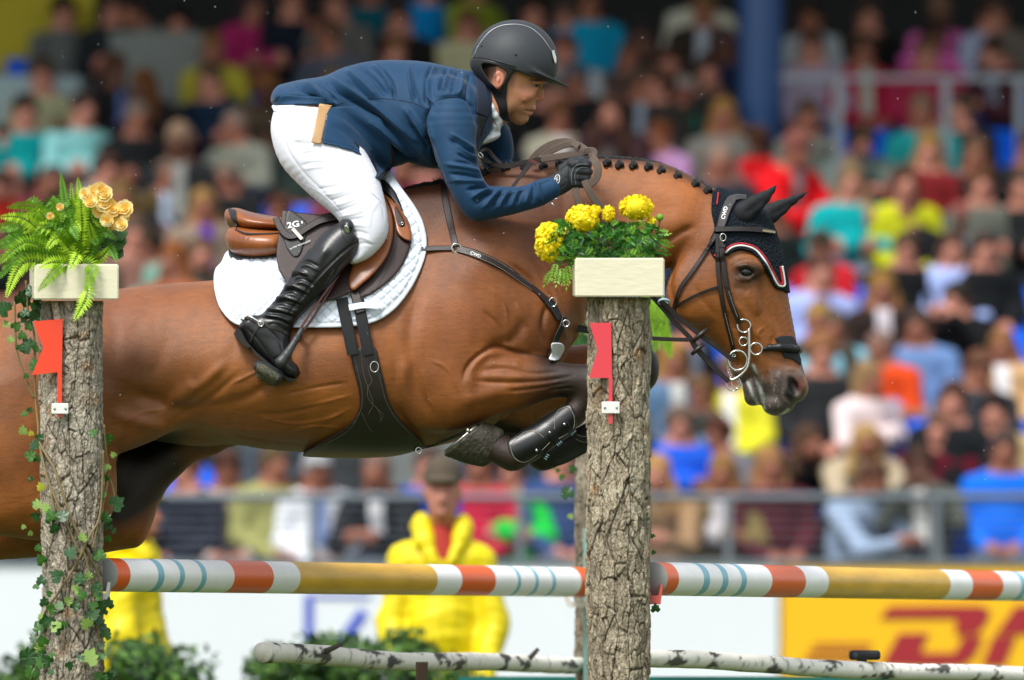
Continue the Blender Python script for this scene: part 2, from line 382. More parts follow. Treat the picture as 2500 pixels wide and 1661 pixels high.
# ---------------- horse ----------------
HV = 3.7
def build_horse():
    f = Field((-640, -300, 350), (2010, 300, 1560), HV)
    # trunk (top x,z, bottom x,z, half width, centre y, taper of the top)
    f.loft([(-92, 905, -70, 1060, 95, 0, 0), (-55, 840, -35, 1120, 165, 0, .05), (20, 778, 20, 1140, 205, 0, .08), (110, 735, 100, 1140, 222, 0, .1), (200, 716, 190, 1120, 228, 0, .12),
            (292, 706, 300, 1085, 230, 0, .1), (400, 693, 410, 1065, 238, 0, .06), (521, 685, 540, 1079, 250, 0, .05), (640, 672, 660, 1098, 260, 0, .05), (760, 640, 770, 1106, 264, 0, .08),
            (870, 560, 870, 1108, 258, 0, .16), (980, 468, 960, 1104, 242, 0, .3), (1080, 444, 1050, 1092, 222, 0, .36), (1170, 422, 1150, 1060, 205, 0, .36), (1262, 403, 1270, 985, 172, 0, .34), (1330, 398, 1350, 900, 130, 0, .3)], k=6, sub=4)
    f.loft([(1180, 424, 1230, 960, 186, 0, .36), (1250, 408, 1320, 900, 158, 0, .35), (1310, 399, 1386, 845, 126, 0, .33), (1380, 391, 1420, 752, 104, 0, .32), (1470, 386, 1492, 718, 86, 0, .28), (1550, 390, 1560, 690, 78, 0, .22), (1625, 402, 1612, 662, 74, 0, .15), (1690, 432, 1650, 640, 72, 0, .1), (1742, 468, 1690, 640, 66, 0, 0)], k=22, sub=4)
    # head
    f.loft([(1748, 462, 1690, 560, 50, 0, 0), (1786, 473, 1650, 650, 70, 0, 0), (1830, 492, 1646, 712, 80, 0, -.08), (1872, 528, 1662, 768, 88, 0, -.02), (1896, 590, 1700, 806, 88, 0, .1), (1910, 650, 1738, 836, 78, 0, .16), (1922, 720, 1768, 868, 66, 0, .16),
            (1936, 790, 1796, 896, 56, 0, .12), (1950, 858, 1822, 920, 52, 0, .05), (1962, 905, 1850, 950, 52, 0, 0), (1966, 938, 1868, 975, 46, 0, 0)], k=10, sub=4)
    f.ell((1938, 946, 0), (38, 34, 50), 60, k=14)                       # nostril mass
    for sy in (-1, 1):
        f.ell((1934, 938, sy*30), (42, 30, 24), 68, k=10)
    f.ell((1900, 984, 0), (40, 30, 44), 160, k=12)                      # upper lip
    f.ell((1920, 990, 0), (20, 16, 36), 150, k=8)
    f.ell((1842, 955, 0), (36, 26, 38), 58, k=10); f.ell((1834, 975, 0), (18, 15, 30), 40, k=8)  # lower lip, chin
    f.ell((1806, 905, 0), (26, 20, 34), 60, k=14)
    for sy in (-1, 1):
        f.ell((1700, 708, sy*58), (72, 84, 30), 20, k=22)               # jowl
        f.ell((1826, 648, sy*72), (44, 26, 22), 8, k=14)                # brow over the eye
        f.ell((1820, 705, sy*66), (60, 20, 14), 62, k=16)               # facial crest
        f.ell((1822, 664, sy*97), (22, 16, 13), 6, k=5, mode='s')       # eye socket
        f.ell((1938, 945, sy*58), (28, 13, 20), 66, k=7, mode='s')     # nostril
        f.chain([(1799, 664, sy*84, 5), (1807, 653, sy*91, 5.5), (1822, 649, sy*94, 6), (1838, 656, sy*91, 5), (1846, 669, sy*84, 4)], k=5)
        f.chain([(1799, 665, sy*84, 4), (1812, 678, sy*90, 4.5), (1830, 680, sy*90, 4.5), (1846, 670, sy*84, 4)], k=5)
        # shoulders
        f.ell((1120, 780, sy*140), (130, 250, 84), 24, k=70)
        f.ell((1085, 930, sy*168), (95, 120, 70), 10, k=30)
        f.ell((1270, 800, sy*110), (110, 120, 88), 20, k=40)            # point of shoulder / breast
        f.ell((1310, 850, sy*62), (70, 80, 60), 10, k=30)
        # quarters
        f.ell((110, 960, sy*140), (200, 230, 108), 0, k=50)
        f.ell((30, 1100, sy*140), (190, 170, 96), 10, k=50)
    # near foreleg
    f.loft([(1075, 850, 1050, 1010, 80, -150, 0), (1140, 868, 1092, 1047, 84, -152, 0), (1212, 851, 1178, 1026, 74, -156, 0), (1285, 866, 1268, 1000, 62, -160, 0), (1341, 880, 1340, 975, 50, -160, 0), (1400, 888, 1395, 970, 45, -160, 0), (1440, 892, 1440, 985, 45, -160, 0), (1470, 905, 1470, 985, 38, -160, 0)], k=18, sub=4)
    f.ell((1450, 938, -160), (36, 50, 44), 0, k=10)
    f.chain([(1440, 965, -160, 38), (1400, 1012, -162, 28), (1330, 1072, -165, 27), (1270, 1106, -168, 30), (1250, 1112, -170, 36), (1222, 1100, -170, 33), (1196, 1086, -170, 36)], k=16)
    # far foreleg
    f.loft([(1180, 880, 1180, 1040, 80, 140, 0), (1265, 850, 1262, 1056, 78, 145, 0), (1330, 846, 1335, 1012, 62, 150, 0), (1378, 846, 1380, 990, 54, 150, 0), (1430, 840, 1430, 965, 48, 150, 0), (1500, 842, 1500, 948, 44, 150, 0), (1570, 845, 1570, 950, 42, 150, 0)], k=18, sub=4)
    f.ell((1572, 898, 150), (37, 48, 42), 0, k=10)
    f.chain([(1565, 920, 150, 36), (1500, 1010, 152, 27), (1430, 1066, 154, 27), (1350, 1106, 156, 31), (1325, 1112, 156, 34), (1270, 1088, 156, 27), (1220, 1075, 156, 32)], k=16)
    # near hind leg, pushed out behind
    f.loft([(110, 900, -120, 1000, 105, -135, 0), (190, 1040, -130, 1140, 105, -140, 0), (262, 1165, -60, 1260, 88, -140, 0), (215, 1300, -90, 1180, 70, -142, 0)], k=26, sub=4)
    f.loft([(250, 1090, 225, 1305, 80, -142, 0), (120, 1085, 100, 1320, 82, -142, 0), (-10, 1130, 0, 1309, 74, -144, 0), (-150, 1190, -140, 1318, 56, -146, 0), (-260, 1236, -255, 1318, 40, -148, 0)], k=24, sub=4)
    f.ell((-285, 1282, -148), (46, 40, 34), 20, k=12)
    f.chain([(-290, 1290, -148, 30), (-420, 1370, -148, 24), (-510, 1430, -148, 30), (-560, 1470, -148, 26)], k=14)
    # far hind leg
    f.loft([(200, 1060, 120, 1150, 90, 120, 0), (380, 1110, 250, 1250, 78, 125, 0), (398, 1172, 200, 1310, 76, 128, 0), (375, 1240, 160, 1345, 66, 130, 0)], k=24, sub=4)
    f.chain([(560, 1068, 70, 24), (510, 1074, 90, 34), (465, 1082, 104, 40), (405, 1118, 116, 48), (348, 1170, 125, 56)], k=26)
    f.loft([(350, 1200, 322, 1338, 60, 130, 0), (260, 1190, 250, 1349, 66, 130, 0), (95, 1220, 95, 1362, 62, 132, 0), (-60, 1255, -55, 1372, 52, 134, 0), (-200, 1300, -200, 1385, 40, 136, 0)], k=20, sub=4)
    f.ell((-230, 1345, 136), (46, 40, 34), 20, k=12)
    f.chain([(-235, 1350, 136, 30), (-370, 1430, 136, 24), (-460, 1490, 136, 30), (-510, 1520, 136, 26)], k=14)
    # flank fold joining belly and thigh, sheath
    f.ell((330, 1030, -150), (150, 60, 60), -22, k=40); f.ell((330, 1030, 150), (150, 60, 60), -22, k=40)
    f.ell((455, 1062, 0), (90, 24, 50), 4, k=30)
    V, F = f.mesh(2)
    Vs = V
    for i in range(7): Vs = relax(Vs, F, .6)
    w_ = np.clip((1600-V[:, 0])/60, 0, 1)[:, None]; V = V*(1-w_)+Vs*w_
    N = vnorm(V, F)
    # muscle strokes, near flank: (polyline, height, sigma)
    st = [([(1026, 700), (1003, 800), (1008, 900), (1030, 975), (1068, 1032)], -4.5, 15), ([(1050, 700), (1040, 830), (1060, 960)], 3, 34),
          ([(1130, 930), (1142, 896), (1163, 872), (1189, 855), (1213, 848), (1250, 858), (1300, 868)], -8, 7), ([(1150, 960), (1150, 905), (1180, 868), (1230, 862)], 5, 14),
          ([(1170, 905), (1230, 900), (1300, 912), (1380, 905)], -2.5, 6), ([(1150, 930), (1230, 935), (1330, 930), (1400, 918)], -3.6, 6), ([(1230, 955), (1300, 950), (1390, 935)], -2.8, 5), ([(1340, 953), (1400, 948)], -4, 4),
          ([(1120, 985), (1190, 965), (1260, 950)], 5, 18), ([(1180, 890), (1280, 890)], 4, 14), ([(1170, 918), (1290, 922)], 3, 9),
          ([(1290, 770), (1250, 830), (1180, 850)], -5, 14), ([(1335, 745), (1325, 800), (1345, 850)], -6, 9), ([(1370, 770), (1378, 830)], 4, 9),
          ([(1240, 640), (1300, 690), (1345, 760)], -6, 9), ([(1290, 620), (1330, 680), (1360, 740)], -3.5, 7), ([(1316, 610), (1350, 670), (1372, 730)], -3, 6), ([(1345, 610), (1372, 660), (1385, 710)], -2.4, 5),
          ([(1080, 560), (1170, 640), (1260, 720)], -5, 26), ([(1120, 700), (1180, 620), (1190, 540)], 4, 36),
          ([(1000, 860), (985, 940), (1010, 1020), (1050, 1070)], 5, 16), ([(960, 985), (1010, 1045), (1080, 1060)], -3, 9),
          ([(700, 895), (640, 950), (560, 985), (470, 1000)], -4, 12), ([(480, 930), (430, 968), (400, 995)], 5, 14), ([(560, 880), (470, 955), (390, 1010)], 5, 12), ([(590, 905), (510, 975), (420, 1030)], -3.5, 10),
          ([(300, 770), (290, 850), (262, 960)], -4, 28), ([(320, 960), (400, 985), (480, 1010)], -8, 18), ([(270, 1010), (340, 1030), (420, 1050)], 7, 16), ([(350, 760), (330, 880), (300, 960)], 5, 34),
          ([(560, 1060), (680, 1080), (760, 1085)], -3, 6), ([(560, 940), (640, 900), (700, 860)], 2.6, 4), ([(700, 1060), (760, 1040), (830, 1045)], 2.6, 4), ([(1050, 880), (1090, 900), (1120, 960)], 2.4, 4), ([(1200, 700), (1230, 740), (1240, 790)], 2.2, 4), ([(880, 760), (930, 830), (960, 930)], 1.5, 12), ([(300, 1040), (340, 1010), (400, 1000)], 2, 4), ([(440, 1040), (560, 1068)], -4, 8),
          ([(620, 1010), (700, 1010), (790, 985)], -2.5, 8), ([(660, 1040), (760, 1040), (850, 1000)], 2, 8), ([(690, 965), (780, 945), (850, 935)], -2, 5), ([(720, 1000), (860, 965)], 1.6, 5),
          ([(330, 722), (362, 728), (380, 722)], -2, 5), ([(640, 1020), (720, 1035), (800, 1020), (850, 1000)], 2.4, 4), ([(500, 1030), (600, 1050), (700, 1048)], 2, 4.5), ([(1060, 1000), (1040, 960), (1030, 900)], 1.8, 4), ([(1180, 760), (1220, 800), (1235, 845)], -3, 8), ([(1260, 740), (1290, 800)], 3, 7), ([(600, 780), (560, 880), (520, 960)], -2, 16), ([(680, 800), (660, 900), (640, 980)], -1.5, 14), ([(420, 800), (390, 880), (350, 930)], -3, 18),
          ([(1560, 610), (1612, 600), (1660, 570), (1700, 552)], -6, 9), ([(1520, 540), (1600, 560), (1690, 520)], 4, 26), ([(1470, 640), (1560, 650), (1620, 640)], -5, 14), ([(1640, 640), (1634, 700), (1650, 760)], -6, 9),
          ([(1500, 450), (1600, 470), (1700, 500)], 3, 26), ([(1400, 520), (1480, 560), (1560, 580)], -4, 24),
          # face
          ([(1792, 655), (1806, 649), (1826, 648), (1844, 656)], 3.5, 4), ([(1794, 676), (1812, 686), (1834, 684)], 2.5, 4), ([(1800, 640), (1826, 634), (1850, 640)], -2, 4),
          ([(1790, 700), (1830, 712)], -3, 9), ([(1850, 680), (1868, 740), (1895, 800)], -3.5, 9), ([(1795, 735), (1830, 790), (1850, 830)], 4, 8), ([(1770, 760), (1800, 812)], -3, 8),
          ([(1870, 730), (1885, 790), (1918, 860)], 2.2, 4), ([(1866, 800), (1850, 812), (1856, 830)], 2.4, 3), ([(1800, 720), (1822, 760), (1828, 790)], 1.6, 3), ([(1840, 700), (1850, 760), (1872, 800)], 1.6, 3), ([(1690, 690), (1720, 740), (1760, 780)], -2, 8), ([(1890, 820), (1880, 850)], -2, 5),
          ([(1906, 905), (1900, 940), (1912, 975), (1932, 988)], 4, 6), ([(1918, 900), (1945, 905), (1962, 930), (1964, 960)], 3.5, 6),
          ([(1830, 893), (1842, 925), (1852, 955), (1862, 992)], -7, 4.5), ([(1838, 888), (1856, 925), (1866, 960)], 2.5, 5), ([(1870, 905), (1885, 960)], -2, 8)]
    st = [(a_, b_*1.08 if a_[0][0] < 1500 else b_, c_*(.8 if a_[0][0] < 1500 and c_ < 12 else 1)) for a_, b_, c_ in st]
    V = strokes(V, N, st, -1)
    V = strokes(V, N, [q for q in st if q[0][0][0] > 1500], 1)
    N = vnorm(V, F)
    V += N*(vnoise(V, .02, 3)*.9+vnoise(V, .06, 4)*.35)[:, None]*((V[:, 0] < 1700))[:, None]
    # coat colours of a bay: brown body, darker topline, black points, mealy grey muzzle and eye ring; body patches mix coat tone with painted light and shade
    C = np.tile(np.array(lin((.545, .315, .112))[:3]), (len(V), 1))
    n1 = vnoise(V, .012, 11); n2 = vnoise(V, .04, 12)
    C *= (1+.13*n1+.10*n2+.09*vnoise(V, .12, 13)+.11*vnoise(V*[.3, 1, 1], .36, 14))[:, None]
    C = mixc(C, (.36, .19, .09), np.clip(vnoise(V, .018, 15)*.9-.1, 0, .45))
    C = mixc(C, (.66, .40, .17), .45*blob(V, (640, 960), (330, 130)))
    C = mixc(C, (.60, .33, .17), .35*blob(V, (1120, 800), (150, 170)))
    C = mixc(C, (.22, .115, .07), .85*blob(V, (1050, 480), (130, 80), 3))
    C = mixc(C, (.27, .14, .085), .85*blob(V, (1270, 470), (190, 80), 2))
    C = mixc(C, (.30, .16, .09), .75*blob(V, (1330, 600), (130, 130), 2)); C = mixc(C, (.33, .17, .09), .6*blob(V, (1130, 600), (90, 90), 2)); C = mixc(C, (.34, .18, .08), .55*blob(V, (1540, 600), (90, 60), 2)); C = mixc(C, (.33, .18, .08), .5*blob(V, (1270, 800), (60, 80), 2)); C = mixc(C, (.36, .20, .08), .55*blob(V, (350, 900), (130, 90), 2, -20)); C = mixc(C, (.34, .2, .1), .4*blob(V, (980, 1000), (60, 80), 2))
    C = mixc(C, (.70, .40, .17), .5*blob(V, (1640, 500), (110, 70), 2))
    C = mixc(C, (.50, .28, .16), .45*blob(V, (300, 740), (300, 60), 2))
    C = mixc(C, (.34, .22, .06), .7*blob(V, (620, 1090), (280, 36), 2))  # olive belly strip paints the grass's green bounce light into the coat
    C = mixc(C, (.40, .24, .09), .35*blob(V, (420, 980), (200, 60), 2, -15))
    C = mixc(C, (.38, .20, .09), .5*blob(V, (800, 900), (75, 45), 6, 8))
    # crest line dark
    crest = np.array([(1074, 446), (1234, 404), (1330, 396), (1482, 386), (1583, 394), (1654, 416), (1735, 462)])
    d, fr, sd = pdist(V[:, [0, 2]], crest); C = mixc(C, (.17, .10, .08), .8*np.exp(-(d/14)**2))
    # legs: near and far fore
    nearf = (V[:, 1] < -100) & (V[:, 2] > 846+(V[:, 0]-1210)*.19) & (V[:, 0] > 1150)
    w = np.clip((V[:, 0]-1245+(-(V[:, 2]-930))*.35+22*n2)/130, 0, 1)*nearf; w = w*w*(3-2*w)
    low = np.clip((V[:, 2]-1015-(V[:, 0]-1180)*-.0)/30, 0, 1)*(V[:, 0] > 1160)*(V[:, 1] < -110)*np.clip((V[:, 2]+(V[:, 0]-1400)*.9-1010)/40+1, 0, 1)
    cann = (V[:, 1] < -90) & (V[:, 2] > 985) & (V[:, 0] > 1150) & (V[:, 2] > 1000-(V[:, 0]-1400)*.15)
    dd, _, _ = pdist(V[:, [0, 2]], [(1452, 950), (1395, 1015), (1330, 1072), (1250, 1112), (1190, 1084)])
    w = np.maximum(w, np.clip((62-dd)/22, 0, 1)*(V[:, 1] < -100)*(V[:, 0] > 1150)*np.clip((dd*0+V[:, 2]-965)/25, 0, 1))
    C = mixc(C, (.125, .098, .09), np.clip(w, 0, 1)*.94)
    farf = (V[:, 1] > 60) & (V[:, 2] > 830)
    w2 = np.clip((V[:, 0]-1520)/60, 0, 1)*farf
    dd, _, _ = pdist(V[:, [0, 2]], [(1572, 900), (1500, 1010), (1430, 1066), (1340, 1110), (1270, 1088), (1200, 1070)])
    w2 = np.maximum(w2, np.clip((60-dd)/20, 0, 1)*farf*np.clip((V[:, 2]-1000)/30, 0, 1))
    C = mixc(C, (.09, .075, .075), np.clip(w2, 0, 1)*.95)
    # groin and inner far thigh, lower hind legs
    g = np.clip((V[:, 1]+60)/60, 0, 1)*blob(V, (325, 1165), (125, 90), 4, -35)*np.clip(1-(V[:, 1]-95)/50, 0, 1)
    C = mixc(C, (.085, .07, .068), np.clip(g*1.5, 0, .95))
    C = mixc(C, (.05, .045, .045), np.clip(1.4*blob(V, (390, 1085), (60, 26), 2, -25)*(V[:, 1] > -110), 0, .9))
    hl = np.clip((-90-V[:, 0])/120, 0, 1)*(V[:, 2] > 1150); C = mixc(C, (.07, .06, .06), hl)
    # muzzle and eye
    mz = np.clip(((V[:, 2]-905)+(V[:, 0]-1900)*-.30+10*vnoise(V, .08, 5))/46, 0, 1)*(V[:, 0] > 1780)
    mz = np.maximum(mz, blob(V, (1925, 945), (56, 50), 4)*(V[:, 0] < 1962))
    C = mixc(C, (.27, .25, .245), mz*.93)
    lt = np.clip(vnoise(V, .12, 8)*1.2-.1, 0, 1); C = mixc(C, (.50, .47, .45), mz*lt*.45)
    C = mixc(C, (.78, .78, .76), mz*np.clip(vnoise(V, .45, 28)*2.2-1.25, 0, 1)*.6*blob(V, (1870, 960), (40, 60), 2))
    C = mixc(C, (.10, .08, .08), np.clip(1.1*blob(V, (1826, 664), (38, 24), 3, 8), 0, .88)*(np.abs(V[:, 1]) > 40))
    C = mixc(C, (.33, .25, .20), .55*blob(V, (1800, 692), (36, 22), 2, 30)*(np.abs(V[:, 1]) > 40))
    C = mixc(C, (.50, .13, .12), .8*blob(V, (1948, 938), (9, 13), 2, -20)*(np.abs(V[:, 1]) < 66))
    C = mixc(C, (.02, .015, .015), np.clip(1.5*blob(V, (1933, 950), (12, 24), 4, 20), 0, 1)*(np.abs(V[:, 1]) < 58)*(np.abs(V[:, 1]) > 30)*.9)
    # foam around the mouth
    fo = np.zeros(len(V))
    for pl, wd in (([(1838, 893), (1850, 930), (1860, 965), (1866, 1000)], 4.5), ([(1826, 935), (1836, 960), (1850, 985)], 4), ([(1866, 1006), (1895, 1020), (1925, 1000)], 3.5)):
        dd, _, _ = pdist(V[:, [0, 2]], cat_(pl, 5)); fo = np.maximum(fo, np.exp(-(dd/wd)**2)*np.clip(vnoise(V, .2, 21)+.75, 0, 1))
    C = mixc(C, (.80, .82, .78), np.clip(fo, 0, .85))
    return V, F, C
t_h = thing('horse', 'bay horse with plaited black mane leaping over the striped poles', 'horse', wp(900, 1500, 0))
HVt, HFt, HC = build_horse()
m_coat = mat('coat', attr=True, rough=.44, spec=.46, bump=.4, bscale=600, var=.12, vscale=110, sheen=.04, stretch=(.3, 1, 1))
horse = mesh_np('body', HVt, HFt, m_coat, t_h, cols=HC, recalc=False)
# surface finder in photo units: nearest hit on the camera's side
class Surf:
    def __init__(s, V, F):
        s.t = BVHTree.FromPolygons([tuple(v) for v in V.tolist()], F.tolist())
    def y(s, px, py, dflt=None, side=-1):
        h = s.t.ray_cast(Vector((px, side*900, py)), Vector((0, -side, 0)))
        if h[0] is None: return dflt, None
        n = h[1]
        if n.y*side < 0: n = -n
        return h[0].y, n
def coarse(V, F, n=1): return Surf(V, F)
SH = Surf(HVt, HFt)
# ---------------- draping tools ----------------
class HMap:
    """height map of a surface as seen square-on from the near side (photo units)"""
    def __init__(s, surfs, lo, hi, step=6., dflt=None, blur=2):
        s.lo = lo; s.st = step; nx = int((hi[0]-lo[0])/step)+2; nz = int((hi[1]-lo[1])/step)+2
        A = np.full((nx, nz), np.nan)
        for i in range(nx):
            for j in range(nz):
                b = None
                for q in surfs:
                    y, n = q.y(lo[0]+i*step, lo[1]+j*step)
                    if y is not None and (b is None or y < b): b = y
                if b is not None: A[i, j] = b
        m = np.isnan(A)
        if m.any():      # spread values outward over the misses
            B = A.copy()
            for it in range(60):
                if not np.isnan(B).any(): break
                P = np.pad(B, 1, constant_values=np.nan)
                st = np.stack([P[:-2, 1:-1], P[2:, 1:-1], P[1:-1, :-2], P[1:-1, 2:]])
                with np.errstate(all='ignore'):
                    import warnings
                    warnings.simplefilter('ignore'); av = np.nanmean(st, 0)
                k = np.isnan(B); B[k] = av[k]+ (dflt or 0)
            B[np.isnan(B)] = 0; A = B
        for it in range(blur):
            P = np.pad(A, 1, mode='edge'); A = (P[:-2, 1:-1]+P[2:, 1:-1]+P[1:-1, :-2]+P[1:-1, 2:]+2*A)/6
        s.A = A; gx, gz = np.gradient(A, step); s.ny = 1/np.sqrt(1+gx*gx+gz*gz)
    def __call__(s, x, z, what=None):
        A = s.A if what is None else what
        u = np.clip((np.asarray(x, float)-s.lo[0])/s.st, 0, A.shape[0]-1.001); v = np.clip((np.asarray(z, float)-s.lo[1])/s.st, 0, A.shape[1]-1.001)
        i = u.astype(int); j = v.astype(int); fu = u-i; fv = v-j
        return A[i, j]*(1-fu)*(1-fv)+A[i+1, j]*fu*(1-fv)+A[i, j+1]*(1-fu)*fv+A[i+1, j+1]*fu*fv
def sdf2(poly, X, Z):
    P = np.stack([X.ravel(), Z.ravel()], 1); d, _, _ = pdist(P, poly, True); i = inside(P, poly)
    return np.where(i, -d, d).reshape(X.shape)
def drape(name, poly, hm, m, parent=None, off=4., th=4., vox=3., holes=(), smooth_poly=True, mirror=False, post=None, rnd=2., sm=2, cols=None, minny=.35):
    pl = cat_(poly, 5, True) if smooth_poly else np.array(poly, float)
    lo = pl.min(0)-4*vox; hi = pl.max(0)+4*vox
    xs = np.arange(lo[0], hi[0], vox); zs = np.arange(lo[1], hi[1], vox); X, Z = np.meshgrid(xs, zs, indexing='ij')
    e2 = sdf2(pl, X, Z)
    for h in holes: e2 = np.maximum(e2, -sdf2(cat_(h, 4, True), X, Z))
    Y = hm(X, Z)-off; NY = np.maximum(hm(X, Z, hm.ny), minny)
    y0 = Y[e2 < 2*vox].min()-th/minny-3*vox; y1 = Y[e2 < 2*vox].max()+th/minny+3*vox
    f = Field((lo[0], y0, lo[1]), (xs[-1], y1, zs[-1]), vox)
    n0, n2 = len(xs), len(zs); f.n = [n0, f.n[1], n2]; f.ax = [xs.astype(np.float32), f.ax[1], zs.astype(np.float32)]
    ey = np.abs(f.ax[1][None, :, None]-Y[:, None, :])*NY[:, None, :]-th; e = e2[:, None, :]
    a = np.maximum(ey+rnd, 0); b = np.maximum(e+rnd, 0)
    f.d = (np.minimum(np.maximum(ey, e)+rnd, 0)+np.sqrt(a*a+b*b)-rnd).astype(np.float32)*np.ones(f.n, dtype=np.float32)
    V, F = f.mesh(sm); N = vnorm(V, F)
    if post is not None: V = post(V, N)
    if mirror: mesh_np(name, V*[1, -1, 1], F[:, ::-1], m, parent, recalc=False)
    return mesh_np(name, V, F, m, parent, recalc=False, cols=cols(V) if cols else None)
def strap(name, pts, width, hm, m, parent=None, off=5., th=2.5, n=6, mirror=False, closed=False, build=True, mb=None, mi=0, lift=None):
    """leather strap lying on a height map; pts (px, py[, extra offset])"""
    P = [(p[0], p[1], p[2] if len(p) > 2 else 0) for p in pts]; C = cat_(P, n, closed); own = mb is None; mb = mb or MB()
    X = C[:, 0]; Z = C[:, 1]; Y = hm(X, Z)-off-C[:, 2] if hm is not None else C[:, 2]
    k = len(C); W_ = width if hasattr(width, '__len__') else [width]*k
    if len(W_) != k: W_ = np.interp(np.linspace(0, 1, k), np.linspace(0, 1, len(W_)), W_)
    vs = []
    for i in range(k):
        a, b = (i-1, (i+1) % k) if closed else (max(i-1, 0), min(i+1, k-1))
        t = np.array([X[b]-X[a], 0, Z[b]-Z[a]]); t /= np.linalg.norm(t)+1e-9; w = np.array([-t[2], 0, t[0]])
        if hm is not None:
            h = W_[i]/2; yl = hm(X[i]-w[0]*h, Z[i]-w[2]*h)-off-C[i, 2]; yr = hm(X[i]+w[0]*h, Z[i]+w[2]*h)-off-C[i, 2]
            sl = np.clip((yr-yl)/(2*h), -1.2, 1.2)
        else: sl = 0
        wd = np.array([w[0], sl, w[2]]); wd /= np.linalg.norm(wd); nn = np.array([0, -1., 0]); c = np.array([X[i], Y[i], Z[i]]); h = W_[i]/2
        for s_, q in ((-1, -1), (-1, .2), (-.8, 1), (.8, 1), (1, .2), (1, -1)):
            vs.append(c+wd*h*s_+nn*th*q)
    fs = []
    for i in range(k-(0 if closed else 1)):
        i2 = (i+1) % k
        for j in range(6):
            fs.append((i*6+j, i*6+(j+1) % 6, i2*6+(j+1) % 6, i2*6+j))
    if not closed: fs.append((5, 4, 3, 2, 1, 0)); fs.append(tuple((k-1)*6+j for j in range(6)))
    if mirror:
        b = len(vs); vs = vs+[v*np.array([1, -1, 1]) for v in vs]; fs = fs+[tuple(b+i for i in g[::-1]) for g in fs]
    mb.add(vs, fs, mi)
    if own: return mb.build(name, m, parent, smooth=False)
def ring(mb, c, r, tr, hm=None, y=None, ratio=1., ang=0, tilt=0, n=20, mi=0):
    """metal ring facing the camera"""
    pts = []
    for i in range(n):
        t = 2*PI*i/n; u = r*math.cos(t); v = r*ratio*math.sin(t); ca, sa = math.cos(math.radians(ang)), math.sin(math.radians(ang))
        pts.append((c[0]+u*ca-v*sa, y+u*tilt, c[1]+u*sa+v*ca))
    mb.tube(pts, tr, 6, closed=True, mi=mi)
def stitch(name, pts, hm, m, parent, off, r=.8, dash=True, step=7):
    C = cat_(pts, 8); L = np.concatenate([[0], np.cumsum(np.hypot(*(C[1:, :2]-C[:-1, :2]).T))]); mb = MB(); t = 0
    while t+step*.6 < L[-1]:
        q = [np.array([np.interp(u, L, C[:, 0]), np.interp(u, L, C[:, 1])]) for u in (t, t+step*(.62 if dash else 1.02))]
        mb.tube([(a[0], hm(a[0], a[1])-off, a[1]) for a in q], r, 4); t += step
    return mb.build(name, m, parent)

# ---------------- saddle former: trunk with the raised pad line, used to lay the tack on ----------------
def field_trunkplus():
    f = Field((480, -310, 380), (1120, 20, 1180), 6)
    f.loft([(500, 690, 510, 1075, 250, 0, .05), (540, 664, 560, 1085, 252, 0, .08), (575, 625, 600, 1090, 258, 0, .14), (640, 600, 660, 1098, 262, 0, .16), (760, 560, 770, 1106, 265, 0, .2), (870, 490, 870, 1108, 260, 0, .26), (940, 430, 930, 1106, 250, 0, .32), (1000, 420, 980, 1104, 240, 0, .36), (1070, 446, 1045, 1092, 224, 0, .36)], k=6)
    V, F = f.mesh(6); return Surf(V, F)
SP = field_trunkplus()
HT = HMap([SP, SH], (480, 390), (1110, 1180), 8)      # back and flank
